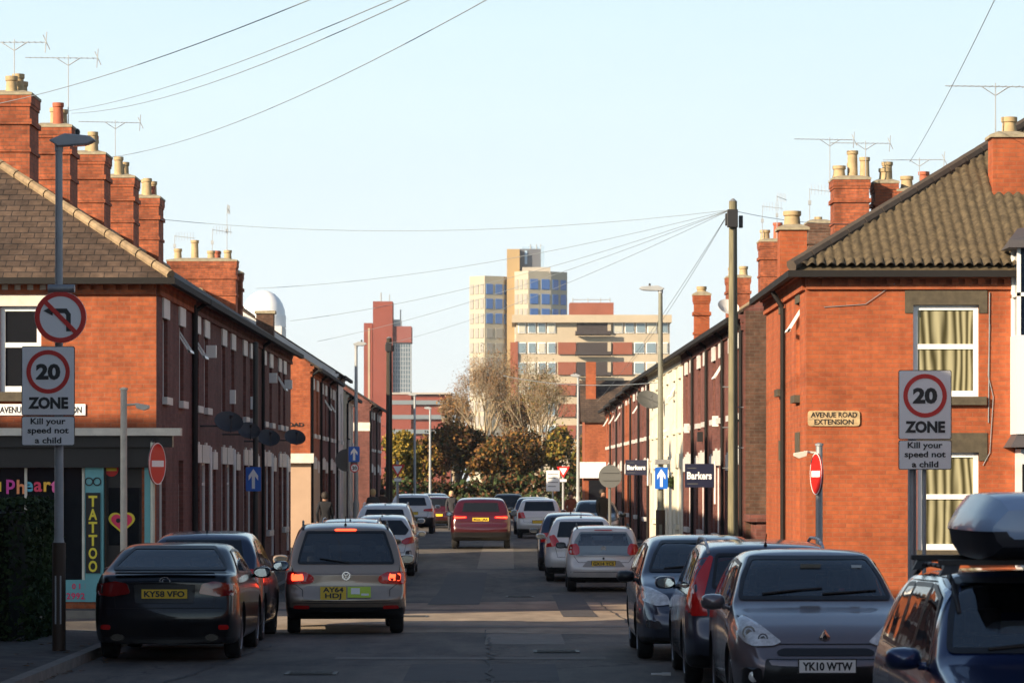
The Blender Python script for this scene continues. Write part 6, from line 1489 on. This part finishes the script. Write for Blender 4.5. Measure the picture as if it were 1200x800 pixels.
q.prism([(-.022, .03), (-.008, .03), (-.022, -.012), (.03, -.012), (.03, -.024), (-.042, -.024)], lambda a, b, t: (a, t, .995 + b), yb - .004, yb + .002); q.build('badge', CHROME, c.R)
for sx in (-1, 1):
    q = MB(); q.lathe([(.038, -.05), (.04, -.06), (.05, -.06), (.052, .1), (.03, .1), (.03, .0)], (0, 0, 0), 16, 'Y'); o = q.build('exhaust_tailpipe', mat('sooty_chrome', (.07, .065, .06), .35, metal=1), c.R, smooth=True); o.scale = (1.7, 1, .85); p, n = project(c, 'r', sx * .58, .33); o.location = (sx * .58, p.y + .03, .30)
q = MB(); q.prism([(-.62, 1.075), (.62, 1.075), (.60, 1.10), (-.60, 1.10)], lambda a, b, t: (a, t - 2.29, b), .02, .10); q.build('boot_lip', P_BLK, c.R, bevel=.008)
# ---- dark blue hatch beyond it
sp = hatch(4.0, 1.70, 1.53, P_NAVY, aerial=1.0, wr=.31)
make_car('hatchback_car', 'dark blue hatchback squeezed between the black saloon and the beige people carrier', 'car', sp, -4.28, 47.2, plate='')
# ---- beige people carrier, brake lights on
sp = dict(L=4.40, W=1.79, paint=P_TAUPE, cabin=(.22, 3.4), wr=.32, wheels=(.82, 3.5), zb=.22, tum=.30, rr=.22, cr=.09,
    top=[(0, .88), (.04, 1.02), (.10, 1.10), (.36, 1.50), (.46, 1.58), (.9, 1.635), (2.0, 1.645), (2.5, 1.60), (2.8, 1.50), (3.45, 1.10), (3.6, 1.05), (4.1, .94), (4.3, .80), (4.40, .62)],
    belt=[(0, .84), (.04, .99), (.3, 1.04), (2.0, 1.02), (3.4, .96), (4.1, .84), (4.4, .58)], bulge=[(.32, .70, .10, 'r'), (.25, .62, .05, 'f')], mirror=(2.95, 1.06), skirt=.27, rskirt=.40, rails=BLACK, railspan=(.45, 2.9), aerial=.62, wiper='r', wz=1.06,
    patches=[('rear_window', CGL, 'r', [(-.70, 1.05), (.70, 1.05), (.66, 1.22), (.57, 1.50), (-.57, 1.50), (-.66, 1.22)]), ('windscreen', CGL, 'f', [(-.7, 1.15), (.7, 1.15), (.55, 1.55), (-.55, 1.55)]),
             ('side_window', CGL, 'S', [(.42, 1.08), (1.2, 1.06), (1.2, 1.50), (.62, 1.48)]), ('side_window', CGL, 'S', [(1.26, 1.06), (2.2, 1.05), (2.2, 1.52), (1.26, 1.51)]), ('side_window', CGL, 'S', [(2.26, 1.05), (3.2, 1.03), (2.75, 1.42), (2.26, 1.52)]),
             ('*tail_lamp', TAILR, 'r', [(.46, .80), (.52, .75), (.86, .74), (.84, .93), (.60, .92), (.48, .86)]), ('*brake_lamp', LIT, 'r', [(.62, .80), (.80, .79), (.80, .90), (.64, .90)]), ('tail_lamp', TAILR, 'S', [(.06, .76), (.34, .80), (.30, .93), (.06, .92)]),
             ('high_brake_lamp', LIT, 'r', [(-.16, 1.515), (.16, 1.515), (.16, 1.545), (-.16, 1.545)]), ('plate_recess', mat('shaded_beige', (.30, .24, .19), .3, coat=1), 'r', [(-.62, .52), (.62, .52), (.60, .72), (-.60, .72)]),
             ('*reflector', TAILR, 'r', [(.54, .385), (.78, .39), (.76, .44), (.54, .435)]), ('*headlamp', HEADL, 'f', [(.48, .70), (.78, .72), (.76, .86), (.55, .82)])],
    seams=[('r', [(-.80, 1.02), (-.74, .74), (-.64, .66), (-.64, .50), (.64, .50), (.64, .66), (.74, .74), (.80, 1.02)], .009), ('r', [(-.85, .47), (.85, .47)], .008), ('S', [(1.22, 1.0), (1.22, .35)], CREASE), ('S', [(2.22, 1.0), (2.22, .35)], CREASE), ('S', [(3.1, 1.0), (3.1, .35)], CREASE)])
c = make_car('people_carrier', 'beige people carrier with lit brake lights driving away on the left, plate AY64 HDJ', 'car', sp, -2.55, 50.2, yaw=radians(3.5), plate=None)
yy = min(project(c, 'r', x_, z_)[0].y for x_ in (-.38, 0, .36) for z_ in (.52, .55, .58, .62, .70)) - .012
q = MB(); q.box(-.38, .0, yy - .012, yy, .52, .71); po = q.build('number_plate', PLY, c.R)
text_ob('registration', 'AY64', .095, SBLACK, po, (-.19, yy - .015, .665), ROTZ, bold=.003, width=.3); text_ob('registration', 'HDJ', .095, SBLACK, po, (-.19, yy - .015, .567), ROTZ, bold=.003, width=.24)
q = MB(); q.box(.02, .36, yy - .012, yy, .55, .71); lp = q.build('licence_plate', mat('lime_plate', (.55, .75, .08), .5), c.R); q = MB(); q.box(.07, .2, yy - .016, yy - .013, .60, .69); q.box(.22, .33, yy - .016, yy - .013, .58, .61); q.build('plate_print', SWHITE, lp)
q, py_, s_ = badge_ring(c, 'r', .865, .062); f = lambda a, b, t: (a, t, .865 + b); y0 = py_ - .014
for pts in ([(-.035, .045), (-.012, .0), (0, .022), (.012, .0), (.035, .045)], [(-.052, .02), (-.022, -.046), (0, -.008), (.022, -.046), (.052, .02)]):
    for a, b in zip(pts, pts[1:]): q.tube(f(a[0], a[1], y0), f(b[0], b[1], y0), .005, n=5)
q.build('badge', CHROME, c.R)
# ---- silver car ahead, roof only
make_car('estate_car', 'silver car with roof rails, mostly hidden ahead of the beige people carrier', 'car', suv(4.4, 1.78, 1.62, P_SILV, rails=LEADM, railspan=(.6, 2.6), aerial=.8), -3.60, 76.0, plate='')
# ---- white hatch with wrap tail lamps
sp = hatch(4.0, 1.72, 1.52, P_WHITE, tum=.42, aerial=.8)
sp['patches'] = [('rear_window', CGL, 'r', [(-.62, 1.04), (.62, 1.04), (.70, 1.16), (.50, 1.40), (-.50, 1.40), (-.70, 1.16)])] + sp['patches'][1:4] + [('*tail_lamp', TAILR, 'r', [(.46, .86), (.60, .80), (.82, .84), (.80, 1.0), (.62, .96)]), ('tail_lamp', TAILR, 'S', [(.03, .84), (.34, .94), (.26, 1.01), (.04, .99)]), ('*rear_fog_recess', TRIM, 'r', [(.60, .48), (.76, .48), (.76, .66), (.62, .64)])] + sp['patches'][5:]
make_car('hatchback_car', 'rounded white hatchback with dark rear window, parked on the left beyond the people carrier', 'car', sp, -3.24, 85.5, plate='')
make_car('family_car', 'white car with silver roof rails, parked on the left ahead of the rounded hatchback', 'car', suv(4.5, 1.80, 1.62, P_WHITE, rails=LEADM, railspan=(.6, 2.6), aerial=.8), -3.62, 98.0, plate='')
c = make_car('off_road_car', 'white off road car with black lower bumper, farther along the left kerb', 'car', suv(4.5, 1.84, 1.64, P_WHITE, rskirt=.68, skirt=.46, aerial=.7), -4.05, 140.0, plate='', plate_z=.84)
make_car('hatchback_car', 'small red car beyond the white off road car on the left', 'car', hatch(4.0, 1.7, 1.46, P_RED), -3.35, 156.0, plate='')
make_car('hatchback_car', 'silver car just beyond the small red one on the left', 'car', hatch(4.1, 1.72, 1.56, P_SILV), -3.7, 164.0, plate='')
# ---- red car in the middle
sp = suv(4.73, 1.94, 1.65, P_RED, cr=.12, rskirt=.54)
sp['patches'] = [('rear_window', CGL, 'r', [(-.60, 1.19), (.60, 1.19), (.54, 1.48), (-.54, 1.48)])] + sp['patches'][1:4] + [('*tail_lamp', TAILR, 'r', [(.44, .98), (.86, .96), (.86, 1.07), (.44, 1.05)]), ('*brake_lamp', LIT, 'r', [(.48, 1.0), (.84, .985), (.84, 1.03), (.74, 1.035), (.72, 1.02), (.48, 1.035)])] + sp['patches'][5:]
c = make_car('off_road_car', 'deep red off road car with tail lights on in the middle of the road', 'car', sp, -.95, 109.5, plate='BG66 URA', plate_z=.95, group=None)
# ---- right row, seen from behind
sp = dict(L=3.47, W=1.66, paint=P_WHITE, cabin=(.2, 2.45), wr=.29, wheels=(.52, 2.85), zb=.2, tum=.27, rr=.3, cr=.13,
    top=[(0, .82), (.03, .98), (.06, 1.08), (.22, 1.34), (.34, 1.42), (.8, 1.455), (1.6, 1.46), (1.9, 1.42), (2.5, 1.04), (2.65, .99), (3.2, .88), (3.4, .74), (3.47, .6)],
    belt=[(0, .78), (.03, .93), (.3, .98), (1.5, .96), (2.5, .92), (3.2, .80), (3.47, .55)], bulge=[(.28, .74, .09, 'r')], mirror=(2.05, 1.0), mirm=TRIM, skirt=.26, rskirt=.33, rails=BLACK, railspan=(.35, 1.9),
    patches=[('rear_hatch_glass', CGL, 'r', [(-.62, .80), (.62, .80), (.68, .98), (.64, 1.14), (.52, 1.335), (-.52, 1.335), (-.64, 1.14), (-.68, .98)]), ('high_brake_lamp', TAILR, 'r', [(-.2, 1.36), (.2, 1.36), (.2, 1.38), (-.2, 1.38)]),
             ('*tail_lamp', TAILR, 'r', [(.53, .86), (.60, .82), (.76, .84), (.78, .96), (.74, 1.06), (.60, 1.08), (.54, 1.0)]), ('windscreen', CGL, 'f', [(-.64, 1.08), (.64, 1.08), (.52, 1.40), (-.52, 1.40)]),
             ('side_window', CGL, 'S', [(.5, 1.04), (1.1, 1.02), (1.1, 1.36), (.7, 1.34)]), ('side_window', CGL, 'S', [(1.16, 1.02), (2.2, 1.0), (1.85, 1.32), (1.16, 1.36)]),
             ('plate_recess', mat('recess_grey', (.30, .29, .28), .5), 'r', [(-.48, .56), (.48, .56), (.36, .70), (-.36, .70)])],
    seams=[('r', [(-.66, .80), (-.56, .66), (.56, .66), (.66, .80)], .01), ('r', [(-.8, .45), (.8, .45)], .01)])
c = make_car('city_car', 'small white city car with black glass hatch and round red lamps on the right', 'car', sp, 2.08, 76.2, plate='GX14 YCS', plate_z=.635, plate_w=.52)
q = MB(); p, n = project(c, 'r', 0, .97)
for k in (0, .045):
    q.tube((-.06, p.y - .015, .93 + k), (0, p.y - .015, .975 + k), .009, n=5); q.tube((0, p.y - .015, .975 + k), (.06, p.y - .015, .93 + k), .009, n=5)
q.build('badge', CHROME, c.R)
q = MB(); p, n = project(c, 'r', 0, .75); q.lathe([(.025, -.02), (.025, 0)], (0, p.y, .75), 10, 'Y'); q.build('hatch_button', BLACK, c.R)
sp = hatch(4.1, 1.76, 1.56, P_WHITE, aerial=.9, tum=.4)
sp['patches'][4] = ('*tail_lamp', TAILR, 'r', [(.50, .90), (.60, .86), (.86, .84), (.84, .92), (.74, .95), (.78, 1.10), (.66, 1.14)])
make_car('crossover_car', 'white crossover with boomerang tail lamps, parked behind the small white city car', 'car', sp, 1.72, 82.2, plate='', plate_z=.7)
make_car('hatchback_car', 'dark blue hatchback ahead of the white crossover on the right', 'car', hatch(4.1, 1.76, 1.53, P_NAVY, aerial=1.), 1.60, 89.5, plate='')
make_car('hatchback_car', 'white hatchback with a yellow rear plate, farther up the right side', 'car', hatch(3.9, 1.72, 1.50, P_WHITE, tum=.34), 1.1, 129.5, plate='', plate_z=.62)
make_car('hatchback_car', 'dark car just beyond the farther white hatchback on the right', 'car', hatch(4.1, 1.74, 1.52, P_NAVY), .98, 138.0, plate='')
make_car('hatchback_car', 'very distant dark car left of the farther white hatchback', 'car', hatch(4.1, 1.74, 1.5, P_BLK), -.1, 175.0, plate='', group=None)
make_car('hatchback_car', 'grey green car half on the right pavement, facing the camera', 'car', hatch(4.1, 1.72, 1.50, P_DGRN), 3.0, 118.0, face='us')
# ---- dark hatch facing us
sp = hatch(4.2, 1.76, 1.52, P_DBLU, wr=.33, tum=.36, cabin=(.26, 3.05))
sp['patches'][5] = ('*headlamp', HEADL, 'f', [(.46, .70), (.62, .68), (.80, .74), (.82, .92), (.70, .90), (.50, .80)]); sp['patches'].append(('*fog_lamp', HEADD, 'f', [(.56, .40), (.76, .42), (.76, .52), (.60, .50)]))
sp['mirm'] = TRIM; sp['wiper'] = 'f'; sp['wz'] = 1.10
make_car('hatchback_car', 'dark slate blue hatchback facing the camera at the right kerb', 'car', sp, 2.44, 42.0, face='us', plate='')
# ---- estate, seen from behind at its left flank
sp = dict(L=4.55, W=1.80, paint=P_DBLU, cabin=(.24, 3.3), wr=.33, wheels=(.95, 3.62), zb=.2, tum=.33, rr=.3, cr=.12, rails=LEADM, railspan=(.45, 2.9), aerial=.6,
    top=[(0, .86), (.05, 1.02), (.12, 1.12), (.42, 1.46), (.55, 1.52), (1.2, 1.56), (2.3, 1.56), (2.7, 1.50), (3.35, 1.09), (3.5, 1.04), (4.2, .93), (4.45, .80), (4.55, .62)],
    belt=[(0, .82), (.05, .98), (.3, 1.03), (2.0, 1.0), (3.3, .95), (4.1, .84), (4.55, .58)], bulge=[(.30, .74, .09, 'r'), (.25, .62, .05, 'f')], mirror=(2.95, 1.05), mirm=P_DBLU, skirt=.26,
    patches=[('rear_window', CGL, 'r', [(-.60, 1.08), (.60, 1.08), (.54, 1.42), (-.54, 1.42)]), ('windscreen', CGL, 'f', [(-.7, 1.13), (.7, 1.13), (.54, 1.48), (-.54, 1.48)]),
             ('side_window', CGL, 'S', [(.62, 1.09), (1.3, 1.05), (1.3, 1.44), (.82, 1.40)]), ('side_window', CGL, 'S', [(1.36, 1.05), (2.15, 1.04), (2.15, 1.46), (1.36, 1.44)]), ('side_window', CGL, 'S', [(2.21, 1.04), (3.1, 1.01), (2.68, 1.36), (2.21, 1.46)]),
             ('*tail_lamp', TAILR, 'r', [(.66, .78), (.84, .78), (.84, 1.05), (.74, 1.25), (.62, 1.42), (.58, 1.40), (.64, 1.2), (.70, 1.0)]), ('tail_lamp', TAILR, 'S', [(.10, .80), (.22, .84), (.30, 1.08), (.44, 1.38), (.36, 1.40), (.22, 1.14), (.08, 1.0)]),
             ('headlamp', HEADL, 'S', [(4.0, .72), (4.35, .70), (4.28, .82), (4.02, .86)])],
    seams=[('S', [(1.33, 1.0), (1.33, .32)], CREASE), ('S', [(2.18, 1.0), (2.18, .32)], CREASE), ('S', [(3.1, .98), (3.12, .32)], CREASE), ('S', [(1.33, .3), (3.12, .3)], CREASE)])
make_car('estate_car', 'slate blue estate car with tall red tail lamps, between two hatchbacks on the right', 'car', sp, 2.78, 36.6, plate='')
# ---- grey hatch facing us, YK10 WTW
sp = dict(L=4.03, W=1.74, paint=P_GREY, cabin=(.24, 2.88), wr=.31, wheels=(.64, 3.22), zb=.19, tum=.37, rf=.75, cf=.24, crown=.09, spokes=9,
    top=[(0, .78), (.06, .95), (.14, 1.06), (.42, 1.36), (.6, 1.43), (1.2, 1.485), (1.75, 1.50), (2.05, 1.47), (2.3, 1.39), (2.92, 1.03), (3.05, .99), (3.4, .925), (3.72, .835), (3.88, .755), (3.97, .67), (4.03, .55)],
    belt=[(0, .74), (.06, .91), (.3, .97), (1.5, .97), (2.85, .93), (3.3, .865), (3.7, .765), (3.9, .66), (4.03, .52)], bulge=[(.32, .72, .07, 'r'), (.25, .66, .06, 'f')], mirror=(2.55, 1.02), mirm=P_GREY, skirt=.25, fskirt=.28, wiper='f', wz=1.085,
    patches=[('windscreen', CGL, 'f', [(-.72, 1.06), (.72, 1.06), (.665, 1.24), (.565, 1.42), (-.565, 1.42), (-.665, 1.24)]),
             ('rear_window', CGL, 'r', [(-.6, 1.02), (.6, 1.02), (.52, 1.36), (-.52, 1.36)]), ('side_window', CGL, 'S', [(.62, 1.04), (1.28, 1.03), (1.28, 1.38), (.86, 1.35)]), ('side_window', CGL, 'S', [(1.34, 1.03), (2.62, 1.0), (2.5, 1.12), (2.1, 1.36), (1.34, 1.39)]),
             ('*headlamp', HEADL, 'f', [(.40, .70), (.48, .67), (.66, .665), (.74, .70), (.80, .78), (.80, .88), (.72, .93), (.58, .84)]),
             ('*fog_lamp_housing', TRIM, 'f', [(.58, .31), (.76, .33), (.76, .48), (.60, .48)]), ('grille', TRIM, 'f', [(-.44, .585), (.44, .585), (.46, .62), (.40, .65), (-.40, .65), (-.46, .62)]),
             ('lower_grille', TRIM, 'f', [(-.60, .28), (.60, .28), (.56, .56), (-.56, .56)])],
    seams=[('f', [(-.78, .92), (-.56, .80), (-.42, .685), (.42, .685), (.56, .80), (.78, .92)], .008), ('S', [(1.31, 1.0), (1.31, .33)], CREASE), ('S', [(2.66, .98), (2.72, .33)], CREASE), ('S', [(1.31, .32), (2.72, .32)], CREASE)])
c = make_car('hatchback_car', 'graphite grey hatchback facing the camera in the right foreground, plate YK10 WTW', 'car', sp, 2.93, 31.7, face='us', plate='YK10 WTW', plate_z=.50, plate_at='f'); c.R.scale = (1, 1, 1.035)
for sx in (-1, 1):
    for (x_, z_, r_) in ((.70, .785, .062), (.575, .735, .048)):
        p, n = project(c, 'f', sx * x_, z_); q = MB(); ring(q, r_ * .72, r_, p.y + .012, p.y + .022, lambda a, b, t: (sx * x_ + a, t, z_ + b), 20); q.prism(disc_poly(r_ * .5, 16), lambda a, b, t: (sx * x_ + a, t, z_ + b), p.y + .010, p.y + .018); q.build('lamp_reflector', CHROME, c.R)
    p, n = project(c, 'f', sx * .67, .40); q = MB(); q.lathe([(.05, -.01), (.05, .012), (.04, .016)], (sx * .67, p.y, .40), 18, 'Y'); q.build('fog_lamp', HEADL, c.R, smooth=True)
p, n = project(c, 'f', 0, .745); q = MB(); f = lambda a, b, t: (a, t, .745 + b); A = [(0, .075), (.052, 0), (0, -.075), (-.052, 0)]; B = [(0, .035), (.022, 0), (0, -.035), (-.022, 0)]
for k in range(4):
    j = (k + 1) % 4; yy = p.y + .035; q.add([f(*A[k], yy), f(*A[j], yy), f(*B[j], yy + .012), f(*B[k], yy + .012), f(*A[k], yy - .06), f(*A[j], yy - .06), f(*B[j], yy - .06), f(*B[k], yy - .06)], [(0, 1, 2, 3), (0, 4, 5, 1), (3, 2, 6, 7)])
q.build('badge', CHROME, c.R)
p, n = project(c, 'f', 0, 1.385); q = MB(); q.box(-.12, .12, p.y - .02, p.y - .012, 1.34, 1.40)
tx = MB(); e, n = project(c, 'f', -.46, 1.34); tx.box(-.50, -.40, e.y + .018, e.y + .022, 1.335, 1.36); tx.build('tax_disc', mat('pale_sticker', (.45, .55, .6), .4), c.R)
e, n = project(c, 'f', 0, 1.34); tx = MB(); tx.box(-.10, .10, e.y + .014, e.y + .02, 1.33, 1.37); tx.build('rear_view_mirror', mat('mirror_back', (.10, .10, .08), .4), c.R, bevel=.008)
# ---- royal blue estate with roof box, right foreground
sp = dict(L=4.6, W=1.82, paint=P_ROYAL, cabin=(.24, 3.35), wr=.34, wheels=(.9, 3.68), zb=.22, tum=.30, rf=.7, cf=.22, rails=BLACK, railspan=(.4, 3.0),
    top=[(0, .90), (.05, 1.05), (.12, 1.15), (.42, 1.50), (.55, 1.57), (1.2, 1.63), (2.35, 1.64), (2.72, 1.58), (3.4, 1.13), (3.55, 1.08), (4.2, .97), (4.48, .82), (4.6, .62)],
    belt=[(0, .86), (.05, 1.01), (.3, 1.06), (2.0, 1.04), (3.35, .99), (4.1, .88), (4.6, .58)], bulge=[(.30, .74, .09, 'r'), (.25, .66, .05, 'f')], mirror=(3.02, 1.09), skirt=.28, wiper='f', wz=1.15,
    patches=[('windscreen', CGL, 'f', [(-.745, 1.155), (.745, 1.155), (.69, 1.36), (.60, 1.58), (-.60, 1.58), (-.69, 1.36)]), ('rear_window', CGL, 'r', [(-.6, 1.1), (.6, 1.1), (.54, 1.48), (-.54, 1.48)]),
             ('side_window', CGL, 'S', [(.50, 1.12), (1.28, 1.10), (1.28, 1.52), (.90, 1.505)]), ('side_window', CGL, 'S', [(1.34, 1.10), (2.16, 1.085), (2.16, 1.535), (1.34, 1.52)]), ('side_window', CGL, 'S', [(2.22, 1.085), (3.14, 1.065), (2.72, 1.46), (2.28, 1.535), (2.22, 1.535)]),
             ('*headlamp', HEADL, 'f', [(.48, .74), (.80, .78), (.82, .93), (.68, .92)]), ('grille', TRIM, 'f', [(-.4, .62), (.4, .62), (.42, .78), (-.42, .78)]), ('lower_grille', TRIM, 'f', [(-.6, .3), (.6, .3), (.5, .52), (-.5, .52)])],
    seams=[('S', [(1.33, 1.06), (1.33, .34)], CREASE), ('S', [(2.2, 1.06), (2.2, .34)], CREASE), ('S', [(3.12, 1.03), (3.14, .34)], CREASE), ('f', [(-.76, .99), (-.50, .80), (.50, .80), (.76, .99)], .008)])
c = make_car('estate_car', 'royal blue estate car carrying a roof box at the right edge', 'car', sp, 3.53, 20.4, face='us', yaw=0, plate='YT05 KXA', plate_z=.5, plate_at='f')
for d in 'RL':
    pl = [(.40, 1.08), (3.26, 1.03), (2.78, 1.50), (2.3, 1.575), (.84, 1.55)]; strip(c, d, rpoly(pl, .05) + [rpoly(pl, .05)[0]], .022, 'window_trim', CHROME, par=c.R, off=.012)
# cross bars and roof box
BX = thing('roof_box', 'dark blue grey roof box strapped on the royal blue estate car', 'roof box', (3.45, 23.1, 1.91), pi)
def loft(rows, name, m, par, closed=True):
    n = len(rows[0]); vs = [v for r in rows for v in r]; q = MB()
    q.add(vs, [(i * n + j, i * n + (j + 1) % n, (i + 1) * n + (j + 1) % n, (i + 1) * n + j) for i in range(len(rows) - 1) for j in range(n)] + [tuple(range(n)), tuple(range((len(rows) - 1) * n, len(rows) * n))])
    o = q.build(name, m, par, smooth=2); s = o.modifiers.new('s', 'SUBSURF'); s.levels = 2; s.render_levels = 2; return o
BOXM = mat('roof_box_blue_grey', (.26, .38, .55), .35, coat=.5)
rows = []
for y, w, z, b in ((-1.02, .20, .05, -.05), (-1.0, .30, .13, -.08), (-.92, .37, .19, -.13), (-.6, .415, .235, -.18), (-.1, .43, .25, -.19), (.5, .43, .245, -.19), (.9, .39, .21, -.16), (1.02, .33, .14, -.10), (1.04, .24, .05, -.05)):
    rows.append([(-w * .80, y, b), (-w * .93, y, b * .55), (-w * .97, y, -.012), (-w, y, .0), (-w * .99, y, .03), (-w * .86, y, z * .55), (-w * .68, y, z * .97), (-w * .45, y, z), (0, y, z * 1.01), (w * .45, y, z), (w * .68, y, z * .97), (w * .86, y, z * .55), (w * .99, y, .03), (w, y, .0), (w * .97, y, -.012), (w * .93, y, b * .55), (w * .80, y, b), (0, y, b)])
n = len(rows[0]); q = MB(); q.add([v for r in rows for v in r], [(i * n + j, i * n + (j + 1) % n, (i + 1) * n + (j + 1) % n, (i + 1) * n + j) for i in range(len(rows) - 1) for j in range(n)] + [tuple(range(n)), tuple(range((len(rows) - 1) * n, len(rows) * n))])
vs_ = q.v; q.m = [1 if sum(vs_[i][2] for i in f_) / len(f_) < -.003 else 0 for f_ in q.f]
q.build('shell', [BOXM, mat('roof_box_base', (.02, .022, .03), .5)], BX, smooth=True)
q = MB(); q.box(-.10, .10, -1.055, -1.0, -.04, -.01); q.build('lock', BLACK, BX)
for yy in (25.4, 26.6):
    q = MB(); B = thing('roof_bar', 'front roof bar under the roof box' if yy < 26 else 'rear roof bar under the roof box', 'roof bar', (3.53, yy - 3.0 if yy < 26 else yy - 2.7, 1.685)); q.box(-.72, .72, -.035, .035, .0, .035); q.build('bar', BLACK, B)
    for sx in (-1, 1): q = MB(); q.add([(sx * .60, -.05, -.05), (sx * .72, -.05, -.07), (sx * .72, .05, -.07), (sx * .60, .05, -.05), (sx * .58, -.03, .0), (sx * .68, -.03, .0), (sx * .68, .03, .0), (sx * .58, .03, .0)], [(0, 3, 2, 1), (4, 5, 6, 7), (0, 1, 5, 4), (1, 2, 6, 5), (2, 3, 7, 6), (3, 0, 4, 7)]); q.build('foot', BLACK, B)

# ================================================================== people
SKIN = mat('skin', (.45, .26, .18), .6)
def person(label, X, Y, h, rz, coat, trous, hair, walk=.2, arm=.15, ground=None):
    R = thing('person', label, 'person', (X, Y, (gz(Y) + .12) if ground is None else ground), rz); k = h / 1.75
    J = {'pel': (0, 0, .95), 'wai': (0, .0, 1.12), 'che': (0, -.01, 1.34), 'nek': (0, .0, 1.48), 'hd0': (0, .01, 1.56), 'hd1': (0, .02, 1.64), 'hd2': (0, .01, 1.73),
         'shL': (-.17, 0, 1.41), 'elL': (-.23, -arm, 1.14), 'wrL': (-.22, .05 - arm * .2, .90), 'haL': (-.22, .08, .82), 'shR': (.17, 0, 1.41), 'elR': (.23, arm * .3, 1.14), 'wrR': (.22, .16, .92), 'haR': (.22, .2, .85),
         'hpL': (-.09, 0, .90), 'knL': (-.10, walk * .6, .50), 'anL': (-.10, walk * .3, .09), 'toL': (-.11, walk * .3 + .16, .03), 'hpR': (.09, 0, .90), 'knR': (.10, -walk * .1, .50), 'anR': (.10, -walk, .10), 'toR': (.11, -walk + .16, .03)}
    Rd = {'pel': .145, 'wai': .135, 'che': .155, 'nek': .06, 'hd0': .075, 'hd1': .098, 'hd2': .07, 'shL': .075, 'elL': .052, 'wrL': .04, 'haL': .038, 'shR': .075, 'elR': .052, 'wrR': .04, 'haR': .038, 'hpL': .10, 'knL': .068, 'anL': .05, 'toL': .035, 'hpR': .10, 'knR': .068, 'anR': .05, 'toR': .035}
    E = [('pel', 'wai'), ('wai', 'che'), ('che', 'nek'), ('nek', 'hd0'), ('hd0', 'hd1'), ('hd1', 'hd2'), ('che', 'shL'), ('shL', 'elL'), ('elL', 'wrL'), ('wrL', 'haL'), ('che', 'shR'), ('shR', 'elR'), ('elR', 'wrR'), ('wrR', 'haR'), ('pel', 'hpL'), ('hpL', 'knL'), ('knL', 'anL'), ('anL', 'toL'), ('pel', 'hpR'), ('hpR', 'knR'), ('knR', 'anR'), ('anR', 'toR')]
    names = list(J); me = bpy.data.meshes.new('body'); me.from_pydata([tuple(c * k for c in J[n]) for n in names], [(names.index(a), names.index(b)) for a, b in E], [])
    o = bpy.data.objects.new('t', me); COL.objects.link(o); sk = o.modifiers.new('s', 'SKIN')
    if not me.skin_vertices: me.attributes.new('skin_vertices', 'FLOAT', 'POINT')
    for i, n in enumerate(names): me.skin_vertices[0].data[i].radius = (Rd[n] * k, Rd[n] * k * (.75 if n in ('che', 'wai', 'pel') else 1)); me.skin_vertices[0].data[i].use_root = n == 'pel'
    s = o.modifiers.new('u', 'SUBSURF'); s.levels = 2; dg = bpy.context.evaluated_depsgraph_get(); dg.update(); m2 = bpy.data.meshes.new_from_object(o.evaluated_get(dg)); bpy.data.objects.remove(o)
    m2.materials.clear()
    for m in (coat, trous, SKIN, BLACK): m2.materials.append(m)
    for p in m2.polygons:
        z = p.center.z / k; p.material_index = 3 if z < .1 else 1 if z < .88 and abs(p.center.x) < .19 * k else 2 if z > 1.50 or (z < .87 and abs(p.center.x) > .17 * k) else 0
    m2.shade_smooth(); b = bpy.data.objects.new('body', m2); COL.objects.link(b); b.parent = R
    q = MB(); q.lathe([(.001, .13), (.06, .12), (.10, .07), (.112, 0), (.10, -.07), (.075, -.10)], (0, -.015 * k, 1.66 * k), 16); hh = q.build('hair', hair, R, smooth=2); hh.scale = (k, k, 1)
    q = MB(); q.tube((0, .10 * k, 1.64 * k), (0, .13 * k, 1.61 * k), .012, .016, n=6); q.build('nose', SKIN, R)
CL = lambda n, c: mat(n, c, .85, noise=.15, ns=8)
HD = mat('dark_hair', (.02, .014, .01), .7); HB = mat('blond_hair', (.50, .36, .18), .7)
person('person in a dark coat walking away along the left pavement', -5.62, 103.5, 1.74, 0, CL('black_coat', (.008, .009, .013)), CL('dark_jeans', (.015, .02, .035)), HD)
person('fair haired person in a dark jacket behind the white car with silver rails', at(437, 580, 122).x, 122, 1.75, .2, CL('grey_coat', (.05, .05, .05)), CL('dark_trousers', (.02, .02, .02)), HB, ground=.12)
person('fair haired person standing between the distant red car and the middle red car', at(529, 590, 150).x, 150, 1.7, pi, CL('dark_jacket', (.03, .03, .035)), CL('grey_trousers', (.05, .05, .06)), HB, ground=.0)
person('person in a rust brown coat near the far right give way sign', at(669, 590, 135).x, 135, 1.72, pi, CL('rust_coat', (.20, .06, .03)), CL('brown_trousers', (.05, .03, .02)), HD, ground=.0)
person('person in black standing by the grey green car on the right', at(706, 590, 116).x, 116, 1.76, pi + .4, CL('black_jacket', (.015, .015, .015)), CL('black_trousers', (.015, .015, .018)), HD, ground=.12)
person('second distant person in dark clothes beside the far left give way sign', at(448, 580, 135).x, 135, 1.7, .1, CL('brown_jacket', (.06, .04, .03)), CL('navy_trousers', (.02, .02, .04)), HD, ground=.12)

# ================================================================== faint autumn haze
hm = bpy.data.materials.new('haze'); hm.use_nodes = True; hn = hm.node_tree.nodes; hn.clear()
ho = hn.new('ShaderNodeOutputMaterial'); pv = hn.new('ShaderNodeVolumePrincipled'); pv.inputs['Color'].default_value = (.92, .95, 1, 1); pv.inputs['Density'].default_value = .00013; pv.inputs['Anisotropy'].default_value = 0
hm.node_tree.links.new(pv.outputs[0], ho.inputs['Volume'])
q = MB(); q.box(-1600, 1600, -300, 3050, -2, 75); hz = q.build('haze', hm); tag(hz, None, None, kind='stuff')
